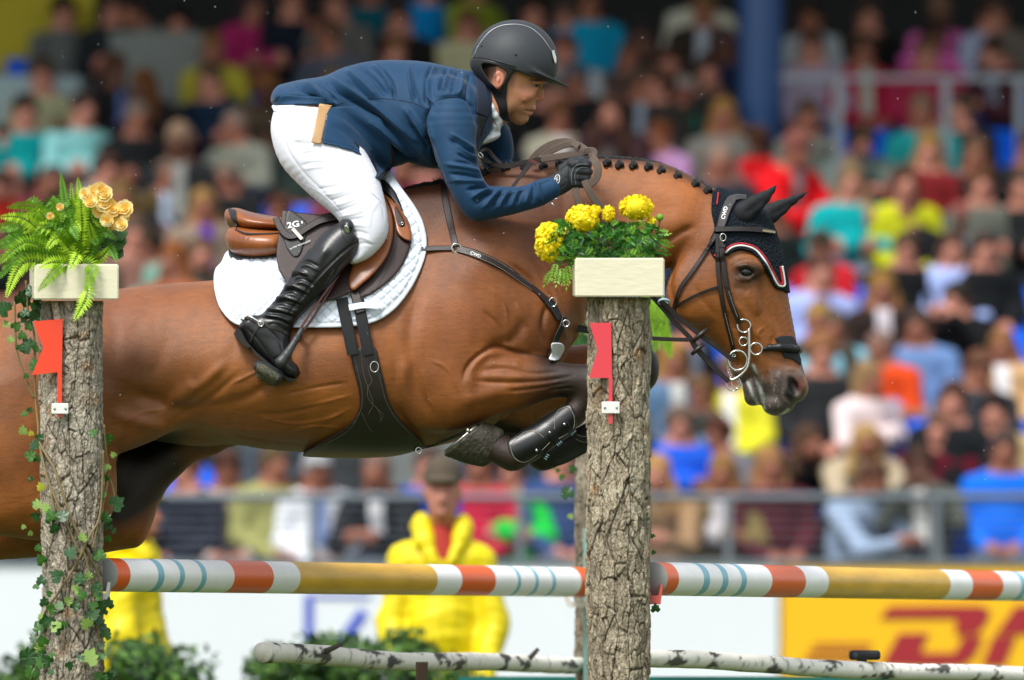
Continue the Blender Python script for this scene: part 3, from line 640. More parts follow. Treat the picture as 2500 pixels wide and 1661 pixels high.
# ---------------- rider ----------------
rider = thing('person', 'rider in navy jacket, white breeches and black helmet crouching over the bay horse', 'person', wp(860, 640, 0))
m_skin = mat('skin', attr=True, rough=.48, spec=.4, bump=.15, bscale=400, sss=.12)
def rider_body():
    f = Field((640, -262, 90), (1400, 262, 900), 2.6)
    f.loft([(1322, 120, 1180, 105, 68, 0, .1), (1332, 160, 1168, 135, 75, 0, .12), (1329, 190, 1170, 165, 75, 0, .16), (1319, 213, 1178, 192, 72, 0, .2), (1313, 236, 1192, 216, 66, 0, .22), (1303, 262, 1206, 240, 57, 0, .2), (1291, 280, 1222, 258, 44, 0, .25), (1280, 297, 1240, 276, 30, 0, .1)], k=8, sub=4)
    f.chain([(1316, 203, 0, 5.5), (1321, 224, 0, 5.5), (1323, 238, 0, 6.8)], k=8, sy=.9)
    f.ell((1315, 243, 0), (10, 5.5, 14), -20, k=5)
    f.ell((1272, 291, 0), (18, 13, 20), -25, k=9); f.ell((1281, 290, 0), (8, 8, 13), -20, k=6)
    for s in (-1, 1):
        f.ell((1321, 199, s*26), (14, 7, 20), -10, k=8)
        f.ell((1314, 210, s*33), (12, 6.5, 13), -10, k=6, mode='s')
        f.ell((1308, 202, s*36), (14, 4.5, 11), 12, k=3); f.ell((1305, 216, s*36), (12, 3.6, 9), 5, k=4)
        f.ell((1286, 232, s*44), (22, 16, 15), -20, k=14)
        f.ell((1236, 254, s*46), (20, 26, 14), 20, k=12)
        f.ell((1322, 249, s*8), (3.2, 2.2, 3.5), 0, k=2, mode='s')
        f.ell((1216, 195, s*76), (15, 24, 7), 14, k=5); f.ell((1219, 193, s*83), (9, 15, 5), 14, k=4, mode='s'); f.ell((1217, 196, s*80), (4, 9, 3), 14, k=3)
    f.ell((1301, 266, 0), (9, 6, 20), -25, k=6); f.ell((1294, 278.5, 0), (7.5, 4.5, 15), -25, k=5)
    f.chain([(1222, 205, 0, 48), (1196, 262, 0, 49), (1150, 300, 0, 56)], k=20)
    # trunk and limbs under the clothes
    f.loft([(700, 240, 690, 300, 90, 0), (800, 205, 810, 330, 110, 0), (920, 168, 950, 380, 120, 0), (1040, 170, 1060, 385, 125, 0), (1130, 190, 1165, 340, 110, 0)], k=20, sub=3)
    for s in (-1, 1):
        if s < 0: f.chain([(1108, 285, -130, 40), (1146, 486, -208, 27), (1250, 492, -200, 21), (1345, 461, -172, 16), (1372, 448, -166, 17)], k=8)
        else: f.chain([(1130, 280, 130, 36), (1205, 360, 180, 20)], k=8)
        f.chain([(750, 310, s*90, 70), (895, 550, s*228, 40), (845, 612, s*240, 24), (670, 790, s*250, 18), (640, 830, s*240, 18), (700, 885, s*240, 16)], k=14)
    V, F = f.mesh(2); N = vnorm(V, F)
    st = [([(1303, 273), (1292, 273), (1280, 270)], -3.2, 2.6), ([(1318, 246), (1308, 256), (1304, 262)], -1.5, 3), ([(1305, 248), (1294, 258)], -1, 3), ([(1280, 250), (1273, 260)], -2.4, 3),
          ([(1296, 286), (1288, 288)], -2, 3), ([(1316, 238), (1308, 241), (1304, 247)], -1.5, 2.5), ([(1298, 196), (1312, 194), (1326, 198)], 1.6, 3), ([(1294, 205), (1288, 210)], -1, 2.5),
          ([(1270, 215), (1262, 245), (1262, 275)], 1.5, 10), ([(1283, 248), (1278, 240)], 1.5, 4)]
    V = strokes(V, N, st, 0)
    C = np.tile(np.array(lin((.78, .55, .41))[:3]), (len(V), 1)); n1 = vnoise(V, .08, 2)
    C *= (1+.06*n1)[:, None]
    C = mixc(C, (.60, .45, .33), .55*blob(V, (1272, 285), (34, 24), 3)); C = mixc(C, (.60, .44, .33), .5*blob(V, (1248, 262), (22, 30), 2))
    C = mixc(C, (.74, .40, .34), .5*blob(V, (1318, 240), (14, 14))); C = mixc(C, (.74, .42, .36), .45*blob(V, (1286, 236), (18, 16)))
    C = mixc(C, (.74, .42, .40), .85*blob(V, (1301, 278), (11, 5), 3, -8)); C = mixc(C, (.62, .36, .33), .6*blob(V, (1303, 267), (8, 4), 3, -20))
    C = mixc(C, (.78, .46, .40), .6*blob(V, (1216, 195), (18, 26), 4)*(np.abs(V[:, 1]) > 66))
    C = mixc(C, (.30, .20, .14), .85*blob(V, (1310, 196.5), (19, 3.2), 4, 4)*(np.abs(V[:, 1]) > 8))
    C = mixc(C, (.35, .24, .17), .6*blob(V, (1248, 192), (11, 24), 3, 8))
    C = mixc(C, (.36, .25, .18), .25*blob(V, (1306, 209), (17, 8), 3))
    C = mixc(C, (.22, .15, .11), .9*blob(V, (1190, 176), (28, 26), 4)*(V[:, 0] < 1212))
    return V, F, C
RV, RF, RC = rider_body()
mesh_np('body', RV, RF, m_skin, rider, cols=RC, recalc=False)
m_eye = mat('eyeball', attr=True, rough=.12, spec=.6)
def eyeball(name, c, r, iris, look, parent, irc, pup=.42, white=(.50, .46, .43)):
    bm = bmesh.new(); bmesh.ops.create_uvsphere(bm, u_segments=32, v_segments=24, radius=1); V = np.array([v.co[:] for v in bm.verts]); F = [tuple(v.index for v in g.verts) for g in bm.faces]; bm.free()
    L_ = np.array(look, float); L_ /= np.linalg.norm(L_); a = np.arccos(np.clip(V@L_, -1, 1))
    C = np.tile(np.array(lin(white)[:3]), (len(V), 1)); ia = iris
    C[a < ia] = lin(irc)[:3]; C[(a < ia) & (a > ia*.85)] = np.array(lin(irc)[:3])*.4; C[a < ia*pup] = (.004, .004, .004)
    return mesh_np(name, V*r+np.array(c), F, m_eye, parent, cols=C)
for s in (-1, 1): eyeball('eye', (1304, s*32, 209.5), 9.5, .85, (.85, s*.55, .06), rider, (.22, .26, .18))
# hair under the helmet
m_hair = mat('short_hair', '2a1d15', rough=.75, bump=.9, bscale=500, var=.3, vscale=300)
f = Field((1150, -92, 60), (1300, 92, 215), 3); f.ell((1232, 148, 0), (74, 58, 77), 10, k=1)
f.op(lambda x, y, z: (x*.75+z)-(1238*.75+168)+0*y, (1150, -92, 60), (1300, 92, 215), 6, 's') if False else None
V, F = f.mesh(1); mesh_np('hair', V, F, m_hair, rider, recalc=False)
# helmet
m_helm = mat('helmet_matt_shell', '33373b', rough=.55, spec=.35, bump=.12, bscale=900)
m_hpan = mat('helmet_panel', '43484d', rough=.42, bump=.25, bscale=1400, spec=.5)
m_blk = mat('black_leather', '17181a', rough=.42, bump=.12, bscale=700, spec=.45)
m_silver = mat('polished_metal', 'd2d2cc', rough=.18, metal=1)
EX = np.array([1140, 1149, 1178, 1217, 1259, 1303, 1331, 1360, 1400]); EZ = np.array([143, 143, 143.5, 152, 167, 184, 196, 206, 219])
f = Field((1135, -104, 40), (1400, 104, 225), 2.4)
f.ell((1256, 151, 0), (107, 102.5, 94), 0, k=0)
f.ell((1262, 158, 0), (92, 96, 80), 0, k=3, mode='s')
def cutf(x, y, z): return (np.interp(x.ravel(), EX, EZ).reshape(x.shape)+np.minimum(.0009*y*y, 6))-z
f.op(cutf, (1135, -104, 40), (1400, 104, 225), 3, 's')
def brim(x, y, z):
    zc = 171+(x-1268)*.385-.0011*(x-1268)*(x-1345)-.0018*y*y
    e = (np.sqrt(((x-1302)/86)**2+(y/84)**2)-1)*80
    e = np.maximum(e, 1262+.0*y-x)
    inn = (1-np.sqrt(((x-1262)/84)**2+(y/76)**2))*70
    return np.maximum(np.maximum(np.abs(z-zc)*.93-2.6, e), inn)
f.op(brim, (1240, -90, 130), (1400, 90, 225), 9, 'u')
V, F = f.mesh(2); helmet = mesh_np('helmet', V, F, m_helm, rider, recalc=False); HSf = Surf(V, F)
HH = HMap([HSf], (1145, 50), (1385, 215), 4, blur=0)
def on_helmet(px, py, off=1.0):
    best = None
    for k in range(24):        # slide sideways into the shell when the ray misses
        y, n = HSf.y(px+(1256-px)*k*.01, py+(150-py)*k*.01)
        if y is not None: return (px, y-off, py)
    return (px, -6, py)
m_trim = mat('satin_trim', 'a8aaa8', rough=.4, metal=.6)
trim = cat_([(1157, 139), (1169, 110), (1194, 79), (1222, 63.5), (1255, 59.5), (1283, 63.5), (1303, 73), (1324, 92), (1339, 113), (1346, 124)], 6)
for s in (-1, 1):
    MB().tube([(a[0], s*a[1], a[2]) for a in (on_helmet(*p) for p in trim)], 1.1, 5).build('trim', m_trim, helmet)
    MB().tube([(a[0], s*a[1], a[2]) for a in (on_helmet(p[0], p[1]-2, .5) for p in cat_([(1152, 143), (1178, 144), (1217, 152), (1259, 166)], 5))], 1.8, 5).build('piping', m_blk, helmet)
def patch_on(name, poly, surf, m, parent, off=1, th=1.6, holes=(), vox=1.6):
    P = np.array(poly); hm_ = HMap([surf], tuple(P.min(0)-8), tuple(P.max(0)+8), 3, blur=1)
    return drape(name, poly, hm_, m, parent, off=off, th=th, vox=vox, holes=holes, smooth_poly=False, sm=1)
patch_on('badge', [(1346, 122), (1354, 122), (1359, 140), (1359, 157), (1353, 156)], HSf, m_silver, helmet, 2, 2.4, vox=1.3)
patch_on('badge_mark', [(1351, 131), (1355, 130), (1357, 147), (1353, 147)], HSf, m_blk, helmet, 4.5, 1.2, vox=1.0)
patch_on('vent', [(1165, 113), (1169, 112), (1158, 141), (1152, 141)], HSf, m_silver, helmet, 1.5, 1.6, holes=([(1163, 119), (1166, 118), (1164, 124), (1161, 125)], [(1159.5, 127), (1162.5, 126), (1161, 132), (1158, 132)], [(1157, 134), (1160, 134), (1158, 139), (1155, 139)]), vox=1.0)
for p in ((1176, 112), (1259, 133)):
    a = on_helmet(*p, off=0); b_ = MB(); b_.tube([(a[0], a[1]+3, a[2]), (a[0], a[1]-1.5, a[2]), (a[0], a[1]-3, a[2])], [3.4, 3.2, 1.2], 10); b_.build('rivet', m_helm, helmet)
# harness
SHd = Surf(RV[RV[:, 2] < 340], np.zeros((0, 4), int)) if False else Surf(RV, RF)
hv, hf = f.d, None
FH = Field((1130, -110, 120), (1270, 20, 320), 4); FH.ell((1240, 160, 0), (98, 90, 83), 10, k=1); FH.chain([(1235, 200, 0, 66), (1240, 255, 0, 50), (1245, 285, 0, 42)], k=20)
hv, hf = FH.mesh(2); HG = HMap([Surf(hv, hf), SHd], (1135, 130), (1275, 310), 4, blur=3)
drape('harness', [(1147, 146), (1147, 158), (1151, 170), (1160, 182), (1180, 199), (1203, 230), (1215, 258), (1221, 286), (1229, 295), (1249, 299), (1240, 272), (1236, 240), (1240, 204), (1251, 181), (1264, 170), (1232, 157), (1217, 151), (1178, 143), (1152, 142)],
      HG, m_blk, helmet, off=3, th=3.6, vox=2.0, smooth_poly=False, holes=([(1176, 161), (1187, 156), (1217, 163), (1236, 175), (1233, 190), (1223, 217), (1219, 220), (1203, 206), (1186, 183)],), mirror=True, sm=2)

# ---------------- jacket ----------------
m_jack = mat('navy_softshell', '193c5b', rough=.64, sheen=.12, bump=.12, bscale=1500, spec=.22, var=.06, vscale=30)
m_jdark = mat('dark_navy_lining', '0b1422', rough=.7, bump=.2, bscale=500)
m_collar = mat('indigo_denim', '232c42', rough=.85, bump=.5, bscale=900, var=.22, vscale=260)
m_tan = mat('tan_satin_lining', 'b08a5a', rough=.45, sheen=.2, bump=.1, bscale=600)
m_seam = mat('navy_seam', '122c49', rough=.7)
def jacket():
    f = Field((640, -290, 120), (1400, 290, 560), 3.0)
    f.loft([(692, 207, 668, 258, 112, 0, .1), (730, 196, 722, 266, 132, 0, .05), (793, 185, 800, 296, 140, 0, 0), (848, 163, 868, 356, 136, 0, .05), (911, 149, 940, 408, 138, 0, .1), (979, 147, 1002, 396, 142, 0, .12), (1037, 152, 1062, 412, 146, 0, .14), (1092, 164, 1120, 402, 142, 0, .16), (1128, 172, 1162, 362, 118, 0, .2), (1156, 178, 1184, 330, 84, 0, .2)], k=8, sub=4)
    f.ell((1098, 262, -118), (84, 74, 66), 30, k=36); f.ell((1118, 262, 118), (80, 70, 62), 30, k=36)
    f.loft([(1150, 238, 1062, 226, 58, -135, 0), (1166, 292, 1040, 292, 60, -165, 0), (1162, 350, 1054, 352, 54, -185, 0), (1166, 398, 1070, 404, 50, -200, 0), (1180, 438, 1091, 452, 48, -208, 0), (1192, 453, 1122, 508, 45, -212, 0), (1204, 457, 1152, 538, 43, -212, 0), (1228, 456, 1190, 535, 39, -208, 0), (1256, 456, 1248, 525, 36, -200, 0), (1286, 452, 1292, 513, 33, -190, 0), (1312, 440, 1326, 501, 31, -180, 0), (1344, 432, 1362, 481, 29, -172, 0)], k=18, sub=4)
    f.loft([(1205, 262, 1120, 240, 56, 120, 0), (1246, 320, 1150, 330, 54, 160, 0), (1254, 372, 1168, 372, 47, 185, 0), (1250, 396, 1190, 420, 40, 180, 0), (1300, 410, 1290, 460, 32, 120, 0), (1340, 420, 1340, 465, 28, 95, 0)], k=16, sub=4)
    # open front and neck hole
    f.ell((1210, 262, 0), (56, 70, 50), 60, k=8, mode='s')
    V, F = f.mesh(3); N = vnorm(V, F)
    st = []
    # body folds (near flank) traced from the photograph
    for pl, a, s in [([(735, 200), (775, 225), (805, 252)], 5, 7), ([(722, 205), (762, 235), (790, 254)], -5, 6), ([(770, 196), (800, 222), (822, 252)], -4, 6), ([(800, 186), (850, 222), (905, 256), (960, 300), (1010, 345), (1045, 385)], 6, 8), ([(790, 195), (845, 235), (900, 270), (950, 312), (1000, 360)], -6, 7),
                     ([(840, 172), (885, 205), (925, 245)], 5, 7), ([(850, 192), (885, 225), (915, 255)], -4, 6), ([(876, 160), (915, 195), (945, 235)], -4, 6), ([(905, 158), (940, 190), (960, 230)], 4, 6), ([(925, 160), (955, 200), (965, 245)], -3.5, 5),
                     ([(995, 165), (1000, 200), (1010, 245)], 3, 4), ([(1003, 165), (1008, 205), (1020, 250)], -3, 4), ([(1058, 158), (1040, 195), (1036, 240), (1045, 262)], -6, 5), ([(1070, 154), (1050, 190), (1048, 235), (1062, 255)], 6, 6), ([(1092, 168), (1078, 195), (1070, 225)], -6, 5), ([(1102, 166), (1090, 195), (1084, 222)], 5, 5), ([(1118, 172), (1108, 200), (1103, 230)], -4, 4), ([(1132, 178), (1128, 205), (1120, 232)], 4, 5), ([(1148, 182), (1140, 215), (1142, 245)], -4, 4),
                     ([(880, 285), (930, 315), (975, 355), (1020, 390)], 5, 8), ([(860, 290), (905, 325), (950, 362), (985, 388)], -5, 7), ([(905, 268), (960, 308), (1010, 345), (1040, 372)], -4, 6), ([(850, 300), (880, 345), (900, 385)], 5, 7), ([(840, 300), (862, 345), (885, 380)], -6, 6), ([(985, 262), (1020, 305), (1046, 345)], 5, 9), ([(1000, 300), (1030, 340), (1052, 375)], -4, 6), ([(905, 330), (960, 370), (1030, 395)], -5, 8),
                     # sleeve
                     ([(1052, 250), (1037, 292), (1050, 350), (1066, 400), (1086, 450)], -7, 5), ([(1062, 262), (1048, 300), (1060, 352)], 3, 7), ([(1060, 246), (1098, 236), (1135, 240), (1156, 270), (1165, 310)], -4, 5),
                     ([(1100, 325), (1130, 345), (1160, 368)], 4, 5), ([(1095, 340), (1128, 360), (1162, 380)], -4, 5), ([(1110, 350), (1140, 372), (1168, 392)], 4, 4), ([(1115, 375), (1142, 388), (1172, 402)], -4, 4), ([(1085, 400), (1130, 408), (1176, 420)], 3.5, 5), ([(1095, 425), (1140, 428), (1182, 436)], -4, 5), ([(1100, 440), (1150, 442), (1188, 446)], 3, 5), ([(1108, 395), (1150, 400), (1172, 410)], -2.5, 4),
                     ([(1140, 465), (1170, 458), (1200, 456)], -5, 5), ([(1150, 485), (1172, 470), (1198, 462)], 5, 5), ([(1160, 500), (1182, 480), (1212, 463)], -5, 5), ([(1178, 510), (1198, 485), (1222, 463)], 4.5, 5), ([(1200, 512), (1212, 485), (1230, 464)], -4.5, 4.5), ([(1214, 512), (1226, 488), (1242, 466)], 4, 4.5), ([(1232, 505), (1240, 488), (1252, 468)], -4, 4), ([(1245, 508), (1255, 482), (1264, 464)], 3.5, 4.5), ([(1262, 500), (1268, 482), (1276, 462)], -3.5, 4), ([(1280, 500), (1288, 478), (1292, 458)], 2.5, 5), ([(1300, 498), (1302, 470), (1304, 446)], -4, 4), ([(1322, 496), (1316, 470), (1312, 445)], 3, 5)]:
        st.append((pl, a, s))
    V = strokes(V, N, [(p_, a_*(2.7 if p_[0][0] < 1030 else 2.0), s_*.85) for p_, a_, s_ in st], -1)
    N = vnorm(V, F); V += N*(vnoise(V*[1, 1, 1.0], .05, 31)*.7)[:, None]
    return V, F
JV, JF = jacket(); jk = mesh_np('jacket', JV, JF, m_jack, rider, recalc=False); SJ = Surf(JV, JF)
m_shirt = mat('white_shirt', 'e4e8ec', rough=.7, bump=.3, bscale=500, spec=.2)
# ---------------- breeches ----------------
m_breech = mat('white_breeches', 'e2e4ee', rough=.72, sheen=.15, bump=.12, bscale=900, spec=.2)
def breeches():
    f = Field((640, -300, 225), (970, 300, 650), 3.0)
    f.ell((745, 318, 0), (78, 44, 110), 20, k=10)
    for s in (-1, 1):
        f.loft([(800, 275, 668, 276, 74, s*66, 0), (850, 305, 661, 322, 112, s*92, 0), (876, 345, 680, 388, 106, s*120, 0), (902, 388, 728, 444, 93, s*150, 0), (924, 432, 773, 485, 80, s*182, 0), (938, 482, 812, 519, 68, s*207, 0), (947, 528, 838, 556, 58, s*224, 0), (945, 565, 852, 596, 50, s*232, 0), (918, 602, 860, 628, 42, s*234, 0), (885, 628, 850, 640, 34, s*236, 0)], k=14, sub=4)
    V, F = f.mesh(3); N = vnorm(V, F)
    st = [([(716, 348), (745, 352), (775, 346)], -2.2, 3), ([(714, 338), (745, 340), (775, 334)], 1.8, 4), ([(735, 378), (770, 372), (800, 374)], -1.8, 3), ([(734, 405), (765, 398), (795, 398)], -2, 3), ([(742, 414), (772, 408), (798, 408)], 1.8, 3.5),
          ([(775, 462), (805, 458), (835, 450)], -2, 3), ([(790, 476), (820, 472), (850, 462)], 2, 3), ([(802, 490), (836, 482), (868, 468)], -2.4, 3), ([(812, 505), (850, 492), (880, 478)], 2, 3.5), ([(818, 518), (850, 508), (885, 495)], -2.2, 3), ([(828, 530), (862, 522), (892, 512)], 2.2, 3), ([(834, 540), (866, 536), (895, 532)], -2.4, 3), ([(840, 552), (868, 550), (896, 552)], 2, 3),
          ([(850, 568), (876, 566), (902, 574)], -2.2, 3), ([(862, 582), (885, 580), (905, 590)], 2, 3), ([(870, 600), (890, 594), (915, 600)], -2, 3), ([(925, 490), (905, 520), (900, 560)], 1.5, 5), ([(690, 300), (700, 360), (740, 420), (790, 470), (822, 505)], -1.5, 3, 0), ([(905, 470), (932, 500), (938, 540)], -1.2, 3)]
    V = strokes(V, N, st, -1); return V, F
BV, BF = breeches(); br = mesh_np('breeches', BV, BF, m_breech, rider, recalc=False); SB = Surf(BV, BF)
HJ = HMap([SJ, SB], (640, 130), (1400, 560), 5, blur=2)
# skirt of the jacket over the thigh, tan lining, hem flap
HB = HMap([SB, SJ], (640, 230), (980, 640), 5, blur=10)
def sk_post(V, N):
    return strokes(V, N, [([(805, 300), (850, 330), (900, 385)], -3, 8), ([(812, 285), (865, 325), (920, 390)], 4, 8), ([(790, 344), (862, 362), (912, 392)], -1.6, 2.5, 0), ([(868, 345), (862, 372)], -1.6, 2.5)], -1)
drape('jacket_skirt', [(800, 262), (797, 288), (785, 350), (822, 358), (860, 369), (890, 383), (912, 398), (923, 418), (914, 434), (921, 436), (938, 420), (958, 400), (955, 340), (930, 290), (870, 258)], HB, m_jack, jk, off=6, th=3.2, vox=2.8, smooth_poly=False, post=sk_post)
drape('lining', [(779, 252), (812, 257), (798, 281), (784, 352), (759, 350)], HB, m_tan, jk, off=8, th=1.8, vox=1.8, smooth_poly=False)
drape('jacket_hem', [(668, 250), (692, 232), (800, 238), (822, 254), (780, 256), (720, 256), (667, 258)], HB, m_jack, jk, off=6, th=3, vox=2.4, smooth_poly=False)
drape('waist_tab', [(667, 256), (666, 268), (672, 273), (694, 274), (706, 266), (722, 257)], HB, m_shirt, br, off=3, th=2, vox=1.8)
drape('pocket', [(870, 318), (918, 288), (918, 300), (940, 330), (930, 345), (885, 335)], HJ, m_seam, jk, off=0, th=2, vox=2) if False else None
drape('jacket_front_shadow', [(862, 340), (925, 320), (965, 372), (962, 402), (946, 424), (930, 440), (918, 430), (905, 400)], HB, m_jdark, jk, off=2, th=3, vox=2.6)  # jacket front coloured dark to stand in for the black shadow and belt
# collar, lapel, stock tie
HC_ = HMap([SJ, SHd], (1130, 160), (1260, 370), 4, blur=3)
drape('collar', [(1155, 176), (1166, 184), (1183, 200), (1192, 225), (1197, 250), (1199, 268), (1190, 287), (1176, 282), (1163, 277), (1165, 235), (1161, 200)], HC_, m_collar, jk, off=4, th=3, vox=2, smooth_poly=False, mirror=True)
drape('lapel', [(1164, 280), (1188, 287), (1183, 301), (1172, 335), (1160, 353), (1157, 330), (1163, 305)], HC_, m_jdark, jk, off=3, th=3, vox=2, smooth_poly=False)
drape('lapel', [(1190, 287), (1199, 268), (1200, 275), (1186, 305), (1176, 335), (1172, 335), (1182, 301)], HC_, m_collar, jk, off=6, th=2, vox=1.6, smooth_poly=False)
f = Field((1150, -74, 235), (1240, 60, 365), 2)
f.chain([(1194, 246, -58, 6), (1200, 264, -58, 7), (1208, 282, -52, 8), (1218, 294, -36, 9), (1222, 298, 0, 9), (1216, 292, 40, 8)], k=8); f.ell((1211, 304, -26), (13, 17, 22), 10, k=6); f.ell((1206, 317, -14), (18, 10, 22), -30, k=6)
f.ell((1192, 338, -12), (32, 11, 34), -20, k=6); f.ell((1178, 345, -26), (20, 8, 16), -20, k=6); f.ell((1196, 326, 4), (26, 16, 26), -30, k=10)
V, F = f.mesh(2); N = vnorm(V, F); V = strokes(V, N, [([(1200, 296), (1212, 310), (1206, 322)], -3, 3), ([(1168, 348), (1195, 338), (1218, 322)], -2.5, 2.5)], -1)
mesh_np('stock_tie', V, F, m_shirt, rider, recalc=False)
# seams as fine welts
def seam(pts, hm, m=None, r=.9, off=.4, parent=None, name='seam'):
    C = cat_(pts, 6); return MB().tube([(a, hm(a, b)-off, b) for a, b in C], r, 5).build(name, m or m_seam, parent or jk)
HJ0 = HMap([SJ], (660, 140), (1380, 550), 4, blur=0)
for pl in ([(676, 247), (715, 238), (770, 240), (812, 255), (850, 248), (900, 240), (960, 243), (1010, 252), (1046, 267)], [(1046, 267), (1066, 246), (1100, 237), (1135, 242), (1155, 262), (1163, 300)], [(1046, 267), (1038, 292), (1050, 350), (1070, 404), (1092, 455)],
           [(1092, 446), (1150, 438), (1176, 470), (1200, 476), (1240, 473), (1300, 460)], [(1300, 441), (1312, 450), (1340, 440)], [(1312, 450), (1320, 480), (1330, 500)], [(860, 318), (885, 305), (915, 298)]):
    seam(pl, HJ0)
HB0 = HMap([SB], (660, 240), (960, 640), 4, blur=0)
for pl in ([(722, 440), (780, 470), (832, 520), (850, 560)], [(905, 470), (935, 500), (944, 540)]): seam(pl, HB0, mat('white_seam', 'b9bccb'), .8, .2, br)
# cuff zip pull
MB().tube([(1345, -200, 493), (1354, -203, 505)], 1.6, 6).tube([(1352, -200, 487), (1363, -200, 484)], 1.4, 5).build('zip_pull', m_silver, jk)

# ---------------- boots ----------------
m_boot = mat('boot_leather', '17181b', rough=.34, bump=.12, bscale=500, spec=.5, coat=.1)
m_sole = mat('boot_sole', '26231f', rough=.8)
def boot(s):
    f = Field((560, -310, 525), (900, -205, 945), 2.6)
    f.loft([(876, 606, 826, 541, 44, -250, 0), (862, 634, 792, 566, 47, -256, 0), (842, 654, 760, 602, 48, -262, 0), (814, 690, 722, 652, 43, -266, 0), (792, 712, 700, 690, 38, -266, 0), (764, 742, 680, 722, 34, -265, 0), (738, 768, 657, 750, 31, -264, 0), (716, 798, 634, 774, 30, -262, 0), (707, 825, 612, 800, 28, -260, 0)], k=6, sub=4)
    f.loft([(632, 774, 584, 806, 26, -260, 0), (665, 785, 600, 836, 29, -260, 0), (700, 812, 624, 862, 32, -260, 0), (706, 842, 650, 884, 34, -260, 0), (708, 872, 680, 910, 34, -260, 0), (726, 892, 702, 924, 29, -260, 0), (731, 906, 716, 923, 18, -260, 0)], k=12, sub=4)
    f.ell((850, 552, -262), (18, 22, 36), -50, k=8)
    # hollow top
    f.loft([(880, 590, 840, 530, 38, -248, 0), (862, 618, 806, 560, 38, -252, 0)], k=4, sub=3, mode='s')
    V, F = f.mesh(2); N = vnorm(V, F)
    st = []
    for i, (a, b, c) in enumerate([((700, 676), (722, 664), (752, 672)), ((706, 690), (735, 682), (768, 700)), ((686, 702), (716, 700), (752, 716)), ((680, 716), (712, 712), (742, 730)), ((664, 730), (700, 728), (738, 742)), ((656, 742), (692, 742), (730, 756)), ((645, 756), (682, 758), (722, 770)), ((724, 645), (750, 640), (778, 655)), ((640, 770), (680, 775), (712, 790))]):
        st.append(([a, b, c], 5.5 if i % 2 == 0 else -5, 5)); st.append(([(a[0]+6, a[1]+7), (b[0]+4, b[1]+7), (c[0], c[1]+6)], -4.5 if i % 2 == 0 else 4, 4.5))
    st += [([(872, 590), (830, 622), (780, 672), (740, 722), (706, 765)], -3, 2.5, 0), ([(868, 600), (828, 632), (780, 680), (742, 728)], 2, 4), ([(800, 600), (780, 640), (760, 690)], 3, 10), ([(820, 655), (806, 690), (790, 705)], -3, 5),
           ([(690, 800), (668, 790), (650, 800)], -2.5, 3), ([(655, 805), (680, 830), (690, 860)], -2, 3), ([(600, 800), (630, 830), (655, 865)], -1.5, 3), ([(672, 800), (700, 812)], -3, 4), ([(686, 880), (712, 890), (724, 905)], -1.5, 2), ([(665, 880), (690, 868), (706, 870)], -2, 2.5)]
    V = strokes(V, N, st, -1)
    if s > 0: V = V*[1, -1, 1]; F = F[:, ::-1]
    o = mesh_np('boot', V, F, m_boot, rider, recalc=False)
    # sole and heel
    mb = MB()
    for yy in (0,):
        pts = [(578, 800), (571, 815), (582, 833), (604, 850), (612, 848), (622, 866), (648, 889), (682, 916), (704, 931), (717, 932), (722, 926), (704, 922), (684, 908), (652, 882), (626, 860), (602, 834), (588, 806)]
    hw = 30; n = len(pts); vs = [(x, s*260-hw, z) for x, z in pts]+[(x, s*260+hw, z) for x, z in pts]
    fs = [(i, (i+1) % n, n+(i+1) % n, n+i) for i in range(n)]+[tuple(range(n)), tuple(range(n, 2*n))[::-1]]
    mb.add(vs, fs); mb.build('sole', m_sole, o, smooth=False)
    return o, V, F
bo, BoV, BoF = boot(-1); boot(1)
SBo = Surf(BoV, BoF); HBo = HMap([SBo], (565, 530), (895, 940), 4, blur=1)
drape('boot_badge', [(840, 552), (846, 548), (852, 556), (853, 568), (847, 570), (841, 563)], HBo, m_silver, bo, off=1.5, th=1.5, vox=1.4)
seam([(836, 545), (833, 565), (846, 590), (866, 596)], HBo, m_sole, .9, .3, bo)
seam([(874, 590), (830, 622), (780, 672), (740, 722), (706, 765)], HBo, m_sole, 1.0, .3, bo)
# spur
sp = MB(); sp.tube([(588, -270, 779), (604, -268, 781)], 4.0, 8); C = cat_([(604, -286, 772), (616, -292, 776), (634, -296, 788)], 5); sp.tube(C, 3.0, 7); ring(sp, (637, 791), 6, 2.2, y=-296)
C = cat_([(604, -286, 772), (598, -270, 778), (606, -240, 778)], 5); sp.tube(C, 3.0, 7)
spur = sp.build('spur', m_silver, bo)
strap('spur_strap', [(642, 792), (664, 800), (686, 806), (706, 818)], 9, HBo, m_sole, spur, off=2, th=2)
strap('spur_strap', [(634, 797), (620, 815), (608, 842)], 5, HBo, m_sole, spur, off=2, th=1.6)

